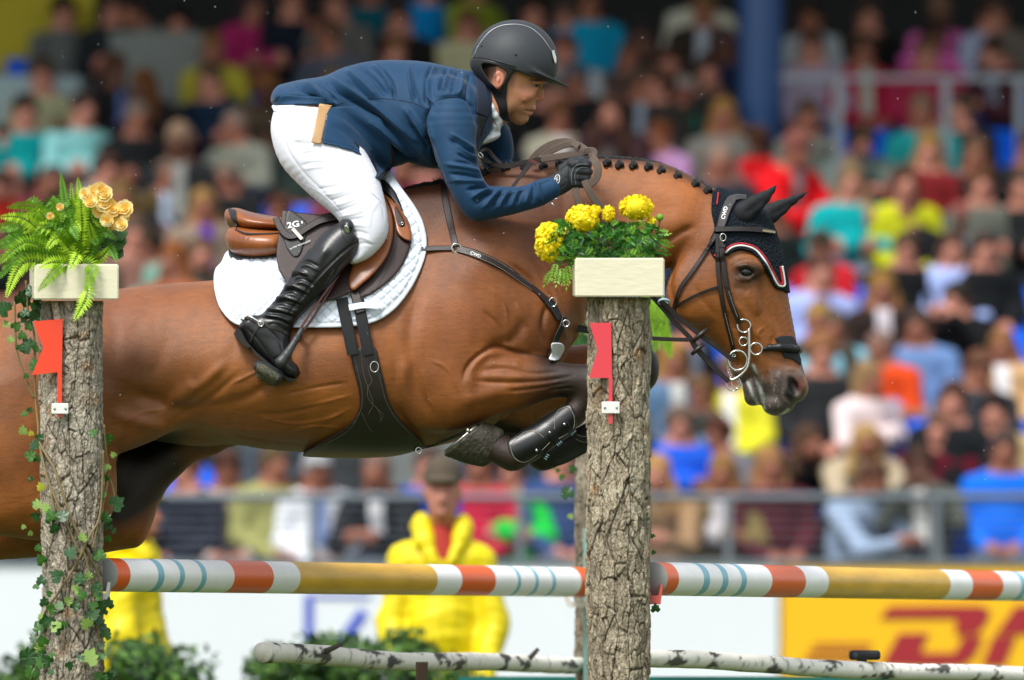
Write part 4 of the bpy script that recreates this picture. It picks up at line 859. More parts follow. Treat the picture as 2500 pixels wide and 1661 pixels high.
# ---------------- gloves ----------------
m_glove = mat('black_glove', '24282b', rough=.55, bump=.5, bscale=420, spec=.4, var=.1, vscale=200)
def glove(dx=0, dy=0, dz=0, mir=False):
    f = Field((1335, -215, 365), (1460, -105, 490), 1.8)
    f.loft([(1342, 430, 1358, 482, 24, -170, 0), (1362, 418, 1376, 474, 22, -166, 0), (1384, 402, 1392, 464, 20, -160, 0), (1404, 396, 1406, 456, 18, -158, 0)], k=6, sub=4)
    fing = [(1404, 401, 11.5, 1438), (1405, 418, 11, 1441), (1403, 434, 10.5, 1438), (1399, 449, 9.5, 1428)]
    for i, (kx, kz, r, ex) in enumerate(fing):
        y = -166+i*1.5
        f.chain([(kx-8, kz, y, r), (kx+6, kz-1, y-3, r+.6), (ex-7, kz+1, y+2, r-.3)], k=3.5); f.chain([(ex-7, kz+1, y+2, r-.4), (ex-3, kz+2, y+16, r-1.2), (ex-14, kz+3, y+30, r-2), (ex-28, kz+2, y+30, r-2.4)], k=2)
    f.chain([(1372, 414, -150, 13), (1398, 396, -142, 12.5), (1422, 391, -138, 10.5), (1436, 396, -140, 9)], k=5)
    V, F = f.mesh(1); N = vnorm(V, F)
    V = strokes(V, N, [([(1366, 410), (1376, 430), (1392, 440)], -1.5, 2.5), ([(1392, 400), (1390, 430), (1394, 458)], -2, 2.5), ([(1398, 398), (1398, 430), (1402, 456)], 2.5, 3), ([(1350, 470), (1380, 452)], -1.5, 2)], -1)
    V = V+[dx, dy, dz]
    if mir: V = V*[1, -1, 1]; F = F[:, ::-1]
    return mesh_np('glove', V, F, m_glove, rider, recalc=False), V, F
gl, GV, GF = glove(); glove(-20, 70, 0, True)
SG = Surf(GV, GF); HG_ = HMap([SG], (1340, 370), (1455, 485), 3, blur=1)
m_wht = mat('white_print', 'e8e8e8', rough=.6)
hexp = [(1356, 432), (1361, 427), (1366, 431), (1365, 444), (1359, 449), (1353, 443), (1356, 432)]
seam(hexp, HG_, m_wht, .9, .6, gl, 'emblem'); seam([(1362, 432), (1357, 438), (1362, 438), (1358, 444)], HG_, m_wht, .8, .6, gl, 'emblem')
m_gry = mat('grey_piping', '6d7276', rough=.5)
seam([(1397, 452), (1395, 430), (1399, 414), (1412, 402), (1436, 402)], HG_, m_gry, 1.0, .6, gl, 'piping'); seam([(1406, 452), (1403, 432), (1407, 419), (1418, 410), (1436, 411)], HG_, m_gry, .8, .6, gl, 'piping')
# ---------------- horse: eye, mane, hooves ----------------
for s in (-1, 1): eyeball('eye', (1822, s*77, 665), 18.5, .98, (.25, s, .02), t_h, (.045, .018, .008), .55, (.05, .03, .03))
m_mane = mat('mane_hair', '12100f', rough=.42, bump=.8, bscale=600, spec=.4)
crest_pts = [(1060, 446), (1120, 432), (1186, 415), (1240, 402), (1300, 396), (1366, 389), (1430, 385), (1482, 384), (1546, 388), (1600, 397), (1650, 416), (1700, 442), (1745, 466)]
mb = MB(); C = cat_(crest_pts, 4); mb.tube([(x, 0, z+3) for x, z in C], 7, 8)
r_ = random.Random(3)
for i in range(200):
    t = r_.random(); k = int(t*(len(C)-1)); x, z = C[k]; a = r_.uniform(-.9, .2); L_ = r_.uniform(2, 7) if x > 1180 else r_.uniform(6, 16)
    y = r_.uniform(-9, 5); dx = math.sin(a)*L_*r_.choice((1, -1)); mb.tube([(x, y, z), (x+dx*.5, y-1, z-L_*.7), (x+dx*1.1, y-2, z-L_)], [.9, .6, .25], 3, cap=False)
for i in range(40):
    x = r_.uniform(1000, 1075); z = 445+(1075-x)*.22; mb.tube([(x+30, -20, z), (x, -24+r_.uniform(-6, 6), z-5+r_.uniform(-4, 4)), (x-40, -22, z+10+r_.uniform(-5, 5))], [1.6, 1.3, .3], 3, cap=False)
mb.build('mane', m_mane, t_h, recalc=False)
for (x, z) in [(a0, b0+3) for a0, b0 in [(1186, 420), (1234, 408), (1280, 405), (1326, 404), (1366, 397), (1424, 393), (1482, 395), (1512, 401), (1546, 402), (1583, 405), (1614, 415), (1654, 428), (1698, 447), (1728, 463)]]:
    f = Field((x-20, -56, z-22), (x+20, 4, z+20), 1.9)
    for j in range(7):
        a = j*2.4; f.ell((x+math.cos(a)*6, z+math.sin(a)*6, -32-4*math.sin(j*1.7)), (6.6, 5.4, 7), 30*j, k=1.2)
    f.ell((x, z-8, -20), (6, 8, 14), 0, k=3)
    V, F = f.mesh(1); mesh_np('mane_braid', V, F, m_mane, t_h, recalc=False)
m_hoof = mat('hoof_horn', '24211c', rough=.55, bump=.9, bscale=120, var=.35, vscale=60, col2='454030')
m_steel = mat('shoe_steel', '9a9a94', rough=.32, metal=1, bump=.2, bscale=200)
def hoof(dx, dy, dz):
    f = Field((1060+dx, dy-60, 1005+dz), (1260+dx, dy+60, 1165+dz), 2.6)
    f.loft([(1224+dx, 1047+dz, 1172+dx, 1139+dz, 38, dy), (1207+dx, 1038+dz, 1132+dx, 1130+dz, 45, dy), (1183+dx, 1029+dz, 1088+dx, 1113+dz, 51, dy), (1160+dx, 1010+dz, 1060+dx, 1096+dz, 54, dy)], k=1, sub=3)
    nx, nz = -.641, -.767
    f.op(lambda x, y, z: -((x-(1181+dx))*nx+(z-(1030+dz))*nz)+0*y, (1000+dx, dy-60, 990+dz), (1260+dx, dy+60, 1165+dz), 1, 's')
    f.ell((1136+dx, 1068+dz, dy), (46, 13, 36), 140, k=3, mode='s')
    V, F = f.mesh(1); N = vnorm(V, F); V += N*(vnoise(V, .12, 3)*.8)[:, None]
    o = mesh_np('hoof', V, F, m_hoof, t_h, recalc=False)
    pts = []
    for i in range(19):
        a = math.radians(-148+i*296/18); c = math.cos(a); s2 = math.sin(a)
        pts.append((1131+dx-.77*56*c, dy+44*s2, 1068+dz+.64*56*c))
    MB().tube(pts, 5, 6).build('horseshoe', m_steel, o)
    b = MB(); b.tube([(1146+dx, dy-40, 1058+dz), (1142+dx, dy-41, 1050+dz), (1140+dx, dy-41, 1046+dz)], [7, 6.5, 3], 8); b.build('stud', m_steel, o)
hoof(0, -170, 0); hoof(24, 156, -8)
# ---------------- saddle pad ----------------
m_pad = mat('white_quilted_cotton', 'd6dee8', rough=.85, bump=.35, bscale=1200, spec=.15)
def pad_post(V, N):
    x = V[:, 0]; z = V[:, 2]; p = 15.
    u = (x+z*1.08)/p; w = (x-z*1.08)/p
    q = np.minimum(np.abs((u % 2)-1), np.abs((w % 2)-1)); d, _, _ = pdist(V[:, [0, 2]], cat_(PADP, 5, True), True)
    reg = np.clip((d-13)/3, 0, 1); qu = (1-np.exp(-(q/.22)**2))*4.4*reg; edge = -2.2*np.exp(-((d-12)/2.6)**2)
    V = V+N*((qu-1.3*reg+edge)*(np.clip(-N[:, 1]*3, 0, 1)))[:, None]
    return strokes(V, N, [([(700, 640), (800, 640), (900, 620)], 0, 3)], -1)
PADP = [(556, 612), (540, 640), (526, 656), (521, 684), (525, 718), (536, 752), (560, 782), (592, 797), (672, 800), (750, 801), (834, 800), (906, 790), (958, 761), (999, 713), (1029, 655), (1043, 600), (1034, 545), (1013, 503), (984, 463), (962, 430), (952, 416), (938, 420), (905, 452), (820, 520), (700, 580), (600, 600)]
pad = thing('saddle_pad', 'white quilted saddle pad under the brown leather saddle', 'saddle pad', wp(780, 700, -255))
drape('cloth', PADP, HT, m_pad, pad, off=5, th=4.5, vox=3, post=pad_post, mirror=True, minny=.3)
# ---------------- girth ----------------
m_brl = mat('dark_brown_leather', '1e110d', rough=.42, bump=.18, bscale=500, spec=.45, var=.12, vscale=40)
m_girth = mat('girth_leather', '28211f', rough=.4, bump=.15, bscale=500, spec=.5, var=.15, vscale=15)
m_elas = mat('black_elastic', '15171a', rough=.8, bump=.4, bscale=900)
m_thread = mat('pale_thread', 'b8b0a0', rough=.7)
girth = thing('girth', 'black belly guard girth with pale stitching round the horse behind its foreleg', 'girth', wp(880, 980, -250))
GP = [(855, 856), (866, 851), (905, 849), (919, 853), (926, 880), (941, 945), (952, 983), (975, 1021), (1013, 1062), (1034, 1088), (1030, 1096), (975, 1112), (880, 1126), (760, 1140), (742, 1118), (742, 1105), (792, 1075), (849, 1040), (874, 1006), (877, 964), (864, 907)]
HTb = HMap([SH], (700, 780), (1110, 1180), 8, blur=3)
def girth_field():
    f = Field((725, -290, 830), (1050, 290, 1150), 4)
    f.loft([(640, 672, 660, 1098, 260, 0, .05), (760, 640, 770, 1106, 264, 0, .08), (870, 560, 870, 1108, 258, 0, .16), (980, 468, 960, 1104, 242, 0, .3), (1080, 444, 1050, 1092, 222, 0, .36), (1170, 422, 1150, 1060, 205, 0, .36)], k=6, sub=4)
    for sy in (-1, 1): f.ell((1085, 930, sy*168), (95, 120, 70), 10, k=30); f.ell((1120, 780, sy*140), (130, 250, 84), 24, k=70)
    X, Z = np.meshgrid(f.ax[0], f.ax[2], indexing='ij'); e2 = sdf2(cat_(GP, 4, True), X, Z).astype(np.float32)[:, None, :]
    shell = np.maximum(f.d-11, -(f.d+2)); f.d = np.maximum(shell, e2); V, F = f.mesh(2); return V, F
gv, gf = girth_field(); gm = mesh_np('belly_guard', gv, gf, m_girth, girth, recalc=False); HGi = HMap([Surf(gv, gf), SH], (720, 830), (1060, 1130), 5, blur=1)
strap('elastic', [(834, 728), (845, 782), (862, 866)], 29, HT, m_elas, girth, off=15, th=2.5)
strap('elastic', [(874, 728), (884, 785), (900, 866)], 28, HT, m_elas, girth, off=17, th=2.5)
strap('billet', [(866, 715), (880, 762)], 24, HT, m_brl, girth, off=21, th=3)
strap('keeper_strap', [(852, 752), (888, 746), (925, 748)], 17, HT, m_pad, pad, off=26, th=2)
for pl in ([(862, 858), (872, 900), (884, 960), (880, 1004), (850, 1052), (800, 1082), (752, 1112)], [(868, 858), (910, 856), (918, 890), (934, 950), (946, 988), (970, 1026), (1004, 1062)], [(881, 858), (886, 905), (896, 940), (910, 985), (900, 1010)], [(896, 858), (900, 905), (908, 930), (898, 948), (900, 975), (922, 1000), (930, 1022), (924, 1032)],
           [(884, 1010), (896, 1036), (912, 1060)], [(922, 1000), (934, 1012), (932, 1030)]): stitch('stitching', pl, HGi, mat('girth_thread', '7c7468', rough=.8), gm, 1.6, .55, step=5)
mb = MB(); ring(mb, (914, 896), 10, 1.6, y=HGi(917, 896)-5, ratio=1.3); mb.build('ring', m_silver, girth)
strap('strap', [(1010, 1098, 0), (1060, 1086, 0), (1110, 1066, 0), (1150, 1050, 20)], 12, HGi, m_blk, girth, off=5, th=2) 
mb = MB(); ring(mb, (1022, 1100), 7, 1.4, y=-150); mb.build('ring', m_silver, girth)
# ---------------- saddle ----------------
m_tan = mat('tan_saddle_leather', '9c5824', rough=.33, bump=.12, bscale=400, spec=.5, coat=.12, var=.25, vscale=9, col2='74401f')
m_mid = mat('brown_saddle_leather', '2c1712', rough=.42, bump=.25, bscale=600, spec=.45, var=.1, vscale=30)
class HW:
    ny = 'n'
    def __call__(s, x, z, what=None):
        x = np.asarray(x, float); z = np.asarray(z, float); pl = -128-(z-510)*.42-np.clip(x-850, 0, 60)*-.5; b = HT(x, z)
        if what is None: return np.minimum(b, pl)
        return np.where(b < pl, HT(x, z, HT.ny), .9)
HW_ = HW()
saddle = thing('saddle', 'brown leather jumping saddle with tan cantle and flap under the rider', 'saddle', wp(800, 620, -240))
f = Field((545, -150, 440), (960, 150, 640), 3)
f.loft([(555, 510, 576, 561, 50, 0, 0), (578, 508, 586, 565, 86, 0, 0), (614, 518, 608, 568, 106, 0, 0), (668, 528, 668, 568, 112, 0, 0), (740, 534, 740, 572, 92, 0, 0), (830, 520, 840, 560, 74, 0, 0), (900, 468, 922, 510, 50, 0, 0)], k=3, sub=4)
V, F = f.mesh(2); seat = mesh_np('seat', V, F, m_tan, saddle, recalc=False); SS1 = Surf(V, F)
f = Field((535, -170, 535), (800, 170, 640), 3)
for s in (-1, 1): f.loft([(558, 560, 566, 606, 34, s*50, 0), (572, 554, 582, 622, 52, s*72, 0), (612, 560, 612, 629, 58, s*96, 0), (668, 564, 668, 626, 58, s*106, 0), (720, 566, 720, 610, 40, s*96, 0)], k=6, sub=4)
V, F = f.mesh(2); panel = mesh_np('panel', V, F, m_tan, saddle, recalc=False); SS2 = Surf(V, F)
HS = HMap([SS1, SS2], (545, 500), (800, 630), 5, blur=2)
strap('welt', [(574, 560), (600, 570), (640, 571), (684, 570)], 6, HS, m_brl, saddle, off=3, th=4)
drape('cantle_tip', [(556, 508), (566, 510), (576, 514), (578, 535), (579, 560), (572, 552), (562, 530)], HS, m_blk, saddle, off=3, th=3, vox=2)
drape('shim', [(560, 604), (562, 630), (580, 634), (680, 628), (690, 610), (600, 600)], HT, mat('grey_foam', '3c4144', rough=.8), saddle, off=16, th=4, vox=2.6)
drape('sweat_flap', [(918, 452), (945, 466), (975, 506), (1000, 545), (1005, 589), (996, 622), (975, 661), (941, 695), (893, 725), (862, 716), (850, 600), (900, 500)], HT, m_mid, saddle, off=15, th=3.5, vox=3, mirror=True)
drape('flap', [(689, 512), (720, 518), (780, 524), (830, 515), (890, 470), (925, 462), (900, 600), (872, 700), (862, 713), (812, 733), (783, 738), (740, 728), (698, 690), (680, 660), (673, 626), (677, 585), (684, 540)], HW_, m_mid, saddle, off=24, th=3.5, vox=3, mirror=True, smooth_poly=False)
drape('knee_roll', [(930, 474), (950, 482), (976, 508), (996, 542), (1004, 565), (1003, 588), (985, 584), (968, 566), (960, 530), (946, 498)], HT, m_tan, saddle, off=26, th=7, vox=2.6, rnd=5)
drape('front_flap', [(918, 470), (932, 474), (950, 500), (960, 545), (958, 588), (944, 628), (914, 668), (882, 696), (862, 710), (850, 690), (866, 630), (890, 560)], HT, m_tan, saddle, off=33, th=6, vox=2.8, rnd=5)
drape('knee_patch', [(963, 505), (972, 510), (988, 540), (987, 552), (975, 552), (966, 536)], HT, m_mid, saddle, off=36, th=2.2, vox=1.8)
mb = MB(); ring(mb, (982, 546), 3, 1.2, y=float(HT(982, 546))-41); mb.build('rivet', m_silver, saddle)
stitch('stitching', [(942, 482), (958, 520), (963, 556), (960, 592), (944, 632), (914, 676)], HT, m_brl, saddle, 40, 1.4, step=6)
drape('pommel', [(914, 446), (934, 438), (950, 450), (968, 474), (984, 515), (972, 506), (950, 478), (930, 462)], HT, m_blk, saddle, off=22, th=5, vox=2.4)
drape('panel_plate', [(703, 514), (732, 528), (752, 548), (748, 575), (742, 600), (734, 622), (722, 629), (708, 620), (695, 594), (694, 560)], HW_, m_blk, saddle, off=29, th=2, vox=2.2)
def words(name, txt, c, size, ang, hm, m, parent, off, bold=.02, shear=0., fl=1., yfix=None, ext=.0):
    """letters as real raised geometry lying on a surface"""
    cu = bpy.data.curves.new(name, 'FONT'); cu.body = txt; cu.size = 1; cu.align_x = 'CENTER'; cu.align_y = 'CENTER'; cu.offset = bold; cu.extrude = .04; cu.shear = shear; cu.resolution_u = 3
    o = bpy.data.objects.new(name, cu); COL.objects.link(o); dg = bpy.context.evaluated_depsgraph_get(); me = bpy.data.meshes.new_from_object(o.evaluated_get(dg))
    V = np.array([v.co[:] for v in me.vertices]); F = [tuple(q.vertices) for q in me.polygons]; bpy.data.objects.remove(o); bpy.data.curves.remove(cu); bpy.data.meshes.remove(me)
    ca, sa = math.cos(math.radians(ang)), math.sin(math.radians(ang)); X = V[:, 0]*size*fl; Z = -V[:, 1]*size
    px = c[0]+X*ca-Z*sa; pz = c[1]+X*sa+Z*ca; Y = (hm(px, pz) if yfix is None else yfix)-off-V[:, 2]*size
    return mesh_np(name, np.stack([px, Y+np.zeros(len(px)), pz], 1), F, m, parent, smooth=False)
words('lettering', '2G', (716, 549), 20, -10, HW_, m_wht, saddle, 33, .03, fl=1.25); words('lettering', 's', (737, 542), 13, -10, HW_, m_wht, saddle, 33, .03)
words('lettering', 'by CWD TECHNOLOGY', (733, 598), 5, -22, HW_, m_wht, saddle, 33, .02)
strap('stirrup_leather_end', [(673, 531), (684, 556), (702, 575), (722, 574), (750, 556), (785, 538), (830, 530)], 17, HW_, m_brl, saddle, off=36, th=3)
strap('keeper', [(714, 558), (737, 584)], 9, HW_, mat('cream_keeper', 'e0dcc8', rough=.5), saddle, off=41, th=2)
# stirrup
strap('stirrup_leather', [(826, 672, -270), (790, 720, -280), (755, 770, -284), (728, 812, -286)], 6, None, mat('red_brown_leather', '5a2a20', rough=.4), saddle, th=2)
strap('stirrup_leather', [(820, 682, -262), (790, 735, -268), (758, 785, -276), (736, 812, -282)], 6, None, MATS['red_brown_leather'], saddle, th=2)
m_stir = mat('dark_grey_composite', '303436', rough=.45, bump=.1, bscale=500)
f = Field((610, -340, 795), (745, -200, 950), 2.4)
f.chain([(736, 806, -286, 7), (722, 830, -300, 8), (700, 866, -314, 11), (686, 884, -316, 15)], k=6)
f.chain([(736, 806, -280, 6), (724, 840, -240, 7), (700, 900, -222, 9)], k=4)
f.loft([(634, 880, 622, 905, 36, -280, 0), (660, 890, 642, 926, 44, -280, 0), (690, 908, 668, 942, 38, -280, 0)], k=6, sub=3)
V, F = f.mesh(2); sti = mesh_np('stirrup', V, F, m_stir, saddle, recalc=False)
tread = [(624, 904), (637, 887), (682, 917), (665, 941), (646, 934), (628, 922)]
HSt = HMap([Surf(V, F)], (612, 870), (700, 950), 3, blur=2)
drape('tread', tread, HSt, mat('grip_tread', '1a1a14', rough=.6, bump=1, bscale=400, var=.6, vscale=260, col2='6a6a50'), sti, off=2, th=2, vox=1.8)
# ---------------- breastplate ----------------
SHL = HMap([SH], (940, 400), (1460, 1000), 8, blur=1)
bp_ = thing('breastplate', 'brown leather breastplate straps across the horse shoulder and chest', 'breastplate', wp(1200, 650, -200))
strap('strap', [(940, 618, 22), (965, 614, 20), (996, 609, 16), (1030, 608, 9), (1070, 606, 4), (1108, 606, 2)], 15, SHL, m_brl, bp_, off=3, th=2.6)
strap('strap', [(1081, 447), (1088, 490), (1098, 540), (1112, 600)], [15, 17, 17, 15], SHL, m_brl, bp_, off=3, th=2.6)
strap('strap', [(1116, 607), (1160, 620), (1218, 646), (1260, 672), (1300, 702), (1345, 742)], [20, 20, 19, 17, 16, 16], SHL, m_brl, bp_, off=3, th=3.2)
strap('strap', [(1336, 732), (1352, 752), (1368, 780)], 24, SHL, m_blk, bp_, off=7, th=4)
strap('strap', [(1380, 775), (1372, 800), (1358, 830), (1345, 870)], 21, SHL, m_blk, bp_, off=14, th=3)
strap('strap', [(1386, 768, -70), (1408, 758, -50), (1440, 748, -30)], 16, None, m_blk, bp_, th=3)
strap('strap', [(1388, 800, -70), (1412, 802, -60), (1445, 808, -50)], 17, None, m_blk, bp_, th=3)
mb = MB(); ring(mb, (1114, 606), 11, 2.4, y=float(SHL(1114, 606))-7); ring(mb, (1382, 790), 8, 2, y=float(SHL(1375, 790))-16); ring(mb, (1392, 778), 7, 2, y=-85); mb.build('ring', m_silver, bp_)
for c, a in (((996, 609), 0), ((1350, 738), 48)):
    mb = MB(); ring(mb, c, 9, 1.8, y=float(SHL(*c))-(22 if a == 0 else 14), ratio=1.3 if a == 0 else 1.2); mb.build('buckle', m_silver, bp_)
words('lettering', 'CWD', (1161, 622), 11, 22, SHL, m_wht, bp_, 7, .02)
for o_ in (-7, 7): stitch('stitching', [(1125, 609+o_), (1160, 620+o_), (1218, 646+o_), (1300, 702+o_)], SHL, m_thread, bp_, 6.4, .5, step=5)
m_wfoam = mat('white_rubber_tag', 'dfe3e4', rough=.6)
tag_ = drape('name_tag', [(1346, 840), (1358, 837), (1374, 840), (1378, 852), (1372, 866), (1362, 880), (1340, 878), (1346, 862)], HMap([SH], (1320, 820), (1400, 900), 5, blur=5), m_wfoam, bp_, off=26, th=5, vox=2)
words('lettering', 'DGO', (1361, 861), 17, 8, HMap([SH], (1320, 820), (1400, 900), 5, blur=5), m_blk, tag_, 32, .02, shear=-.3, fl=.75)
# ---------------- ear bonnet ----------------
def head_shell(out):
    f = Field((1715, -120, 430), (1945, 120, 730), 3)
    f.loft([(1748, 462, 1690, 560, 50, 0, 0), (1786, 473, 1650, 650, 70, 0, 0), (1830, 492, 1646, 712, 80, 0, -.08), (1872, 528, 1662, 768, 88, 0, -.02), (1896, 590, 1700, 806, 88, 0, .1), (1910, 650, 1738, 836, 78, 0, .16), (1922, 720, 1768, 868, 66, 0, .16), (1936, 790, 1796, 896, 56, 0, .12)], k=10, sub=4)
    f.loft([(1625, 402, 1612, 662, 74, 0, .15), (1690, 432, 1650, 640, 72, 0, .1), (1742, 468, 1690, 640, 66, 0, 0)], k=22, sub=4)
    for sy in (-1, 1): f.ell((1826, 648, sy*72), (44, 26, 22), 8, k=14)
    f.d -= out
    return f
bonnet = thing('ear_bonnet', 'black crocheted ear bonnet with red and white piping on the horse head', 'ear bonnet', wp(1820, 560, -90))
BP = [(1744, 462), (1778, 452), (1817, 460), (1880, 490), (1910, 560), (1930, 640), (1936, 700), (1928, 716), (1916, 712), (1896, 703), (1876, 672), (1863, 641), (1844, 622), (1809, 612), (1778, 622), (1760, 634), (1746, 632), (1735, 617), (1733, 586), (1744, 558), (1737, 519), (1738, 486)]
f = head_shell(5.5); X, Z = np.meshgrid(f.ax[0], f.ax[2], indexing='ij'); f.d = np.maximum(f.d, sdf2(cat_(BP, 4, True), X, Z).astype(np.float32)[:, None, :])
V, F = f.mesh(1); m_croc = mat('crochet', '141d26', rough=.85, bump=1.6, voro=165, spec=.2, var=.25, vscale=300, stretch=(1, 1, .7))
bn = mesh_np('hood', V, F, m_croc, bonnet, recalc=False); SBn = Surf(V, F); HHd = HMap([SBn, SH], (1630, 455), (1975, 1010), 5, blur=1)
m_red = mat('red_cord', 'b3212b', rough=.7); m_wc = mat('white_cord', 'e6e6e2', rough=.7); m_ear = mat('ear_lycra', '15181c', rough=.68, spec=.3)
tr = [(1770, 617), (1788, 603), (1813, 599), (1844, 609), (1867, 635), (1883, 663), (1898, 692), (1906, 698), (1915, 696), (1914, 680), (1909, 650)]
for dz, r, m_, nm in ((-4, 2.6, m_red, 'red_piping'), (1, 2.6, m_wc, 'white_piping'), (8, 3.4, m_croc, 'edging')):
    C = cat_(tr if nm != 'edging' else tr[:8], 6); n_ = []
    for i in range(len(C)):
        t = C[min(i+1, len(C)-1)]-C[max(i-1, 0)]; t /= np.hypot(*t); n_.append((C[i][0]-t[1]*dz, C[i][1]+t[0]*dz))
    MB().tube([(a, min(float(HHd(a, b)), -12)-2, b) for a, b in n_], r, 6).build(nm, m_, bonnet)
seam([(1754, 470), (1750, 500)], HHd, m_red, 2, 2, bonnet, 'red_piping'); MB().tube([(1744, float(HHd(1744, 628))-2, 622), (1752, float(HHd(1752, 630))-2, 630)], 3, 6).build('red_piping', m_red, bonnet)
for pts in ([(1800, 533, -50, 22), (1816, 520, -60, 26), (1842, 500, -62, 22), (1866, 482, -60, 14.5), (1885, 465, -58, 7), (1896, 452, -57, 2.5)], [(1862, 540, 42, 20), (1880, 522, 48, 24), (1906, 507, 50, 18), (1936, 489, 50, 10), (1956, 478, 50, 5), (1972, 469, 50, 2)]):
    f = Field((1770, -95, 440), (1985, 85, 570), 2.2); f.chain([(a, b, c, r) for a, b, c, r in pts], k=8, sy=.6)
    s = -1 if pts[0][2] < 0 else 1
    V, F = f.mesh(2); N = vnorm(V, F); V = strokes(V, N, [([(p[0]+2, p[1]+4) for p in pts[1:4]], -2.5, 7)], -1)
    for i_ in range(5): V = relax(V, F, .5)
    mesh_np('ear', V, F, m_ear, bonnet, recalc=False)
# ---------------- bridle ----------------
HHe = HMap([SBn, SH], (1630, 455), (1975, 1010), 4, blur=1)
br_ = thing('bridle', 'dark brown leather bridle with steel ring bit on the horse head', 'bridle', wp(1800, 700, -90))
m_bro = mat('bridle_leather', '1c1413', rough=.38, bump=.1, bscale=500, spec=.5)
strap('crownpiece', [(1822, 481, -4), (1800, 481), (1786, 488), (1774, 510), (1765, 536), (1757, 562)], [16, 22, 24, 23, 22, 18], HHe, mat('grey_brown_leather', '3d3a3b', rough=.4), br_, off=6, th=3.5)
strap('browband', [(1744, 560), (1780, 559), (1820, 559), (1860, 562), (1884, 566), (1893, 568)], 14, HHe, m_bro, br_, off=8, th=3.5)
strap('browband_clincher', [(1862, 563), (1884, 566), (1893, 568)], 7, HHe, mat('brass', 'b5a67e', rough=.3, metal=1), br_, off=12, th=2)
strap('cheekpiece', [(1752, 572), (1752, 640), (1758, 702), (1768, 760), (1782, 819), (1793, 868)], 11, HHe, MATS['red_brown_leather'] if False else m_bro, br_, off=6, th=2.6)
strap('cheekpiece', [(1759, 574), (1765, 640), (1774, 698), (1786, 741), (1806, 790)], 13, HHe, m_bro, br_, off=9, th=2.8)
stitch('stitching', [(1779, 712), (1790, 745), (1802, 778)], HHe, m_thread, br_, 12.2, .6, step=4.5); stitch('stitching', [(1770, 766), (1780, 805), (1790, 845)], HHe, m_thread, br_, 9.2, .6, step=4.5)
for c in ((1774, 698), (1763, 600)): strap('keeper', [(c[0]-8, c[1]-1), (c[0]+8, c[1]+1)], 8, HHe, m_bro, br_, off=12, th=2.4)
strap('throat_lash', [(1748, 572), (1724, 612), (1692, 660), (1662, 702), (1646, 745), (1643, 765)], 10, HHe, m_bro, br_, off=5, th=2.4)
strap('noseband_strap', [(1752, 700), (1700, 720), (1652, 746)], 5.5, HHe, m_blk, br_, off=4, th=2)
mb = MB(); ring(mb, (1765, 580), 7, 1.6, y=float(HHe(1765, 580))-13, ratio=1.3); mb.build('buckle', m_silver, br_)
words('lettering', 'CWD', (1769, 520), 13, -76, HHe, m_wht, br_, 10.5, .03); 
f = Field((1850, -90, 820), (1975, 60, 880), 2)
f.chain([(1862, 854, -58, 5), (1880, 849, -60, 8), (1905, 848, -58, 10), (1930, 850, -46, 10), (1946, 853, -28, 9), (1950, 855, 0, 9), (1946, 853, 30, 9)], k=3)
V, F = f.mesh(1); mesh_np('noseband', V, F, m_blk, br_, recalc=False)
m_tape = mat('black_neoprene', '202325', rough=.8, bump=.3, bscale=500)
HFa = HMap([SH], (1840, 800), (1975, 910), 4, blur=3)
drape('nose_pad', [(1890, 826), (1905, 820), (1925, 819), (1938, 822), (1945, 836), (1950, 845), (1902, 846), (1899, 836)], HFa, m_tape, br_, off=3, th=2.2, vox=1.8, smooth_poly=False, minny=.25)
drape('nose_pad', [(1905, 860), (1950, 858), (1957, 880), (1956, 893), (1944, 884), (1933, 877), (1914, 874), (1912, 866)], HFa, m_tape, br_, off=3, th=2.2, vox=1.8, smooth_poly=False, minny=.25)
mb = MB(); Y0 = -74
ring(mb, (1816, 796), 16, 2.6, y=Y0-2); ring(mb, (1815, 834), 10.5, 2, y=Y0); ring(mb, (1846, 852), 14.5, 2.3, y=Y0-2); ring(mb, (1801, 880), 23, 3, y=Y0, ratio=1.05); ring(mb, (1789, 940), 15, 2, y=Y0+6, ratio=1.0); ring(mb, (1797, 936), 11, 1.8, y=Y0+2, ratio=1.2)
mb.tube([(a, Y0-6, b) for a, b in cat_([(1828, 803), (1829, 850), (1828, 885), (1820, 904), (1800, 922), (1784, 929)], 6)], 3.4, 8); mb.build('bit', m_silver, br_)
mb = MB()
for i in range(9):
    t = i/8; ring(mb, (1792-18*t*(1-t)*2-8*t, 868+50*t), 4, 1.1, y=Y0+4, ratio=.7, ang=i*80)
mb.build('curb_chain', m_silver, br_)
# ---------------- reins ----------------
reins = thing('reins', 'brown rubber grip reins looped over the rider glove and running to the bit', 'reins', wp(1440, 450, -150))
m_rub = mat('rubber_rein', '6e6056', rough=.6, bump=.7, voro=620, spec=.3); m_rl = mat('rein_leather', '231b19', rough=.4, bump=.12, bscale=600)
def rein(pts, w, m, th=2.4, nm='rein'): return strap(nm, pts, (np.array(w)*(1.28 if m is m_rub else 1.1)).tolist(), None, m, reins, th=th)
rein([(1404, 458, -168), (1408, 481, -172), (1418, 508, -170), (1440, 548, -165), (1500, 630, -130)], 13, m_rub)
rein([(1427, 440, -176), (1435, 460, -178), (1448, 482, -174), (1468, 508, -166), (1510, 580, -150), (1560, 665, -120)], 14, m_rub)
rein([(1500, 630, -130), (1560, 690, -110), (1606, 738, -98), (1650, 790, -90), (1684, 825, -86), (1700, 850, -84), (1740, 895, -80), (1780, 932, -76)], [12]*3+[10, 11, 13, 12, 11], m_rl)
rein([(1560, 665, -120), (1590, 705, -112), (1619, 740, -104), (1664, 780, -96), (1707, 816, -92), (1750, 848, -88), (1790, 880, -82)], 11, m_rl)
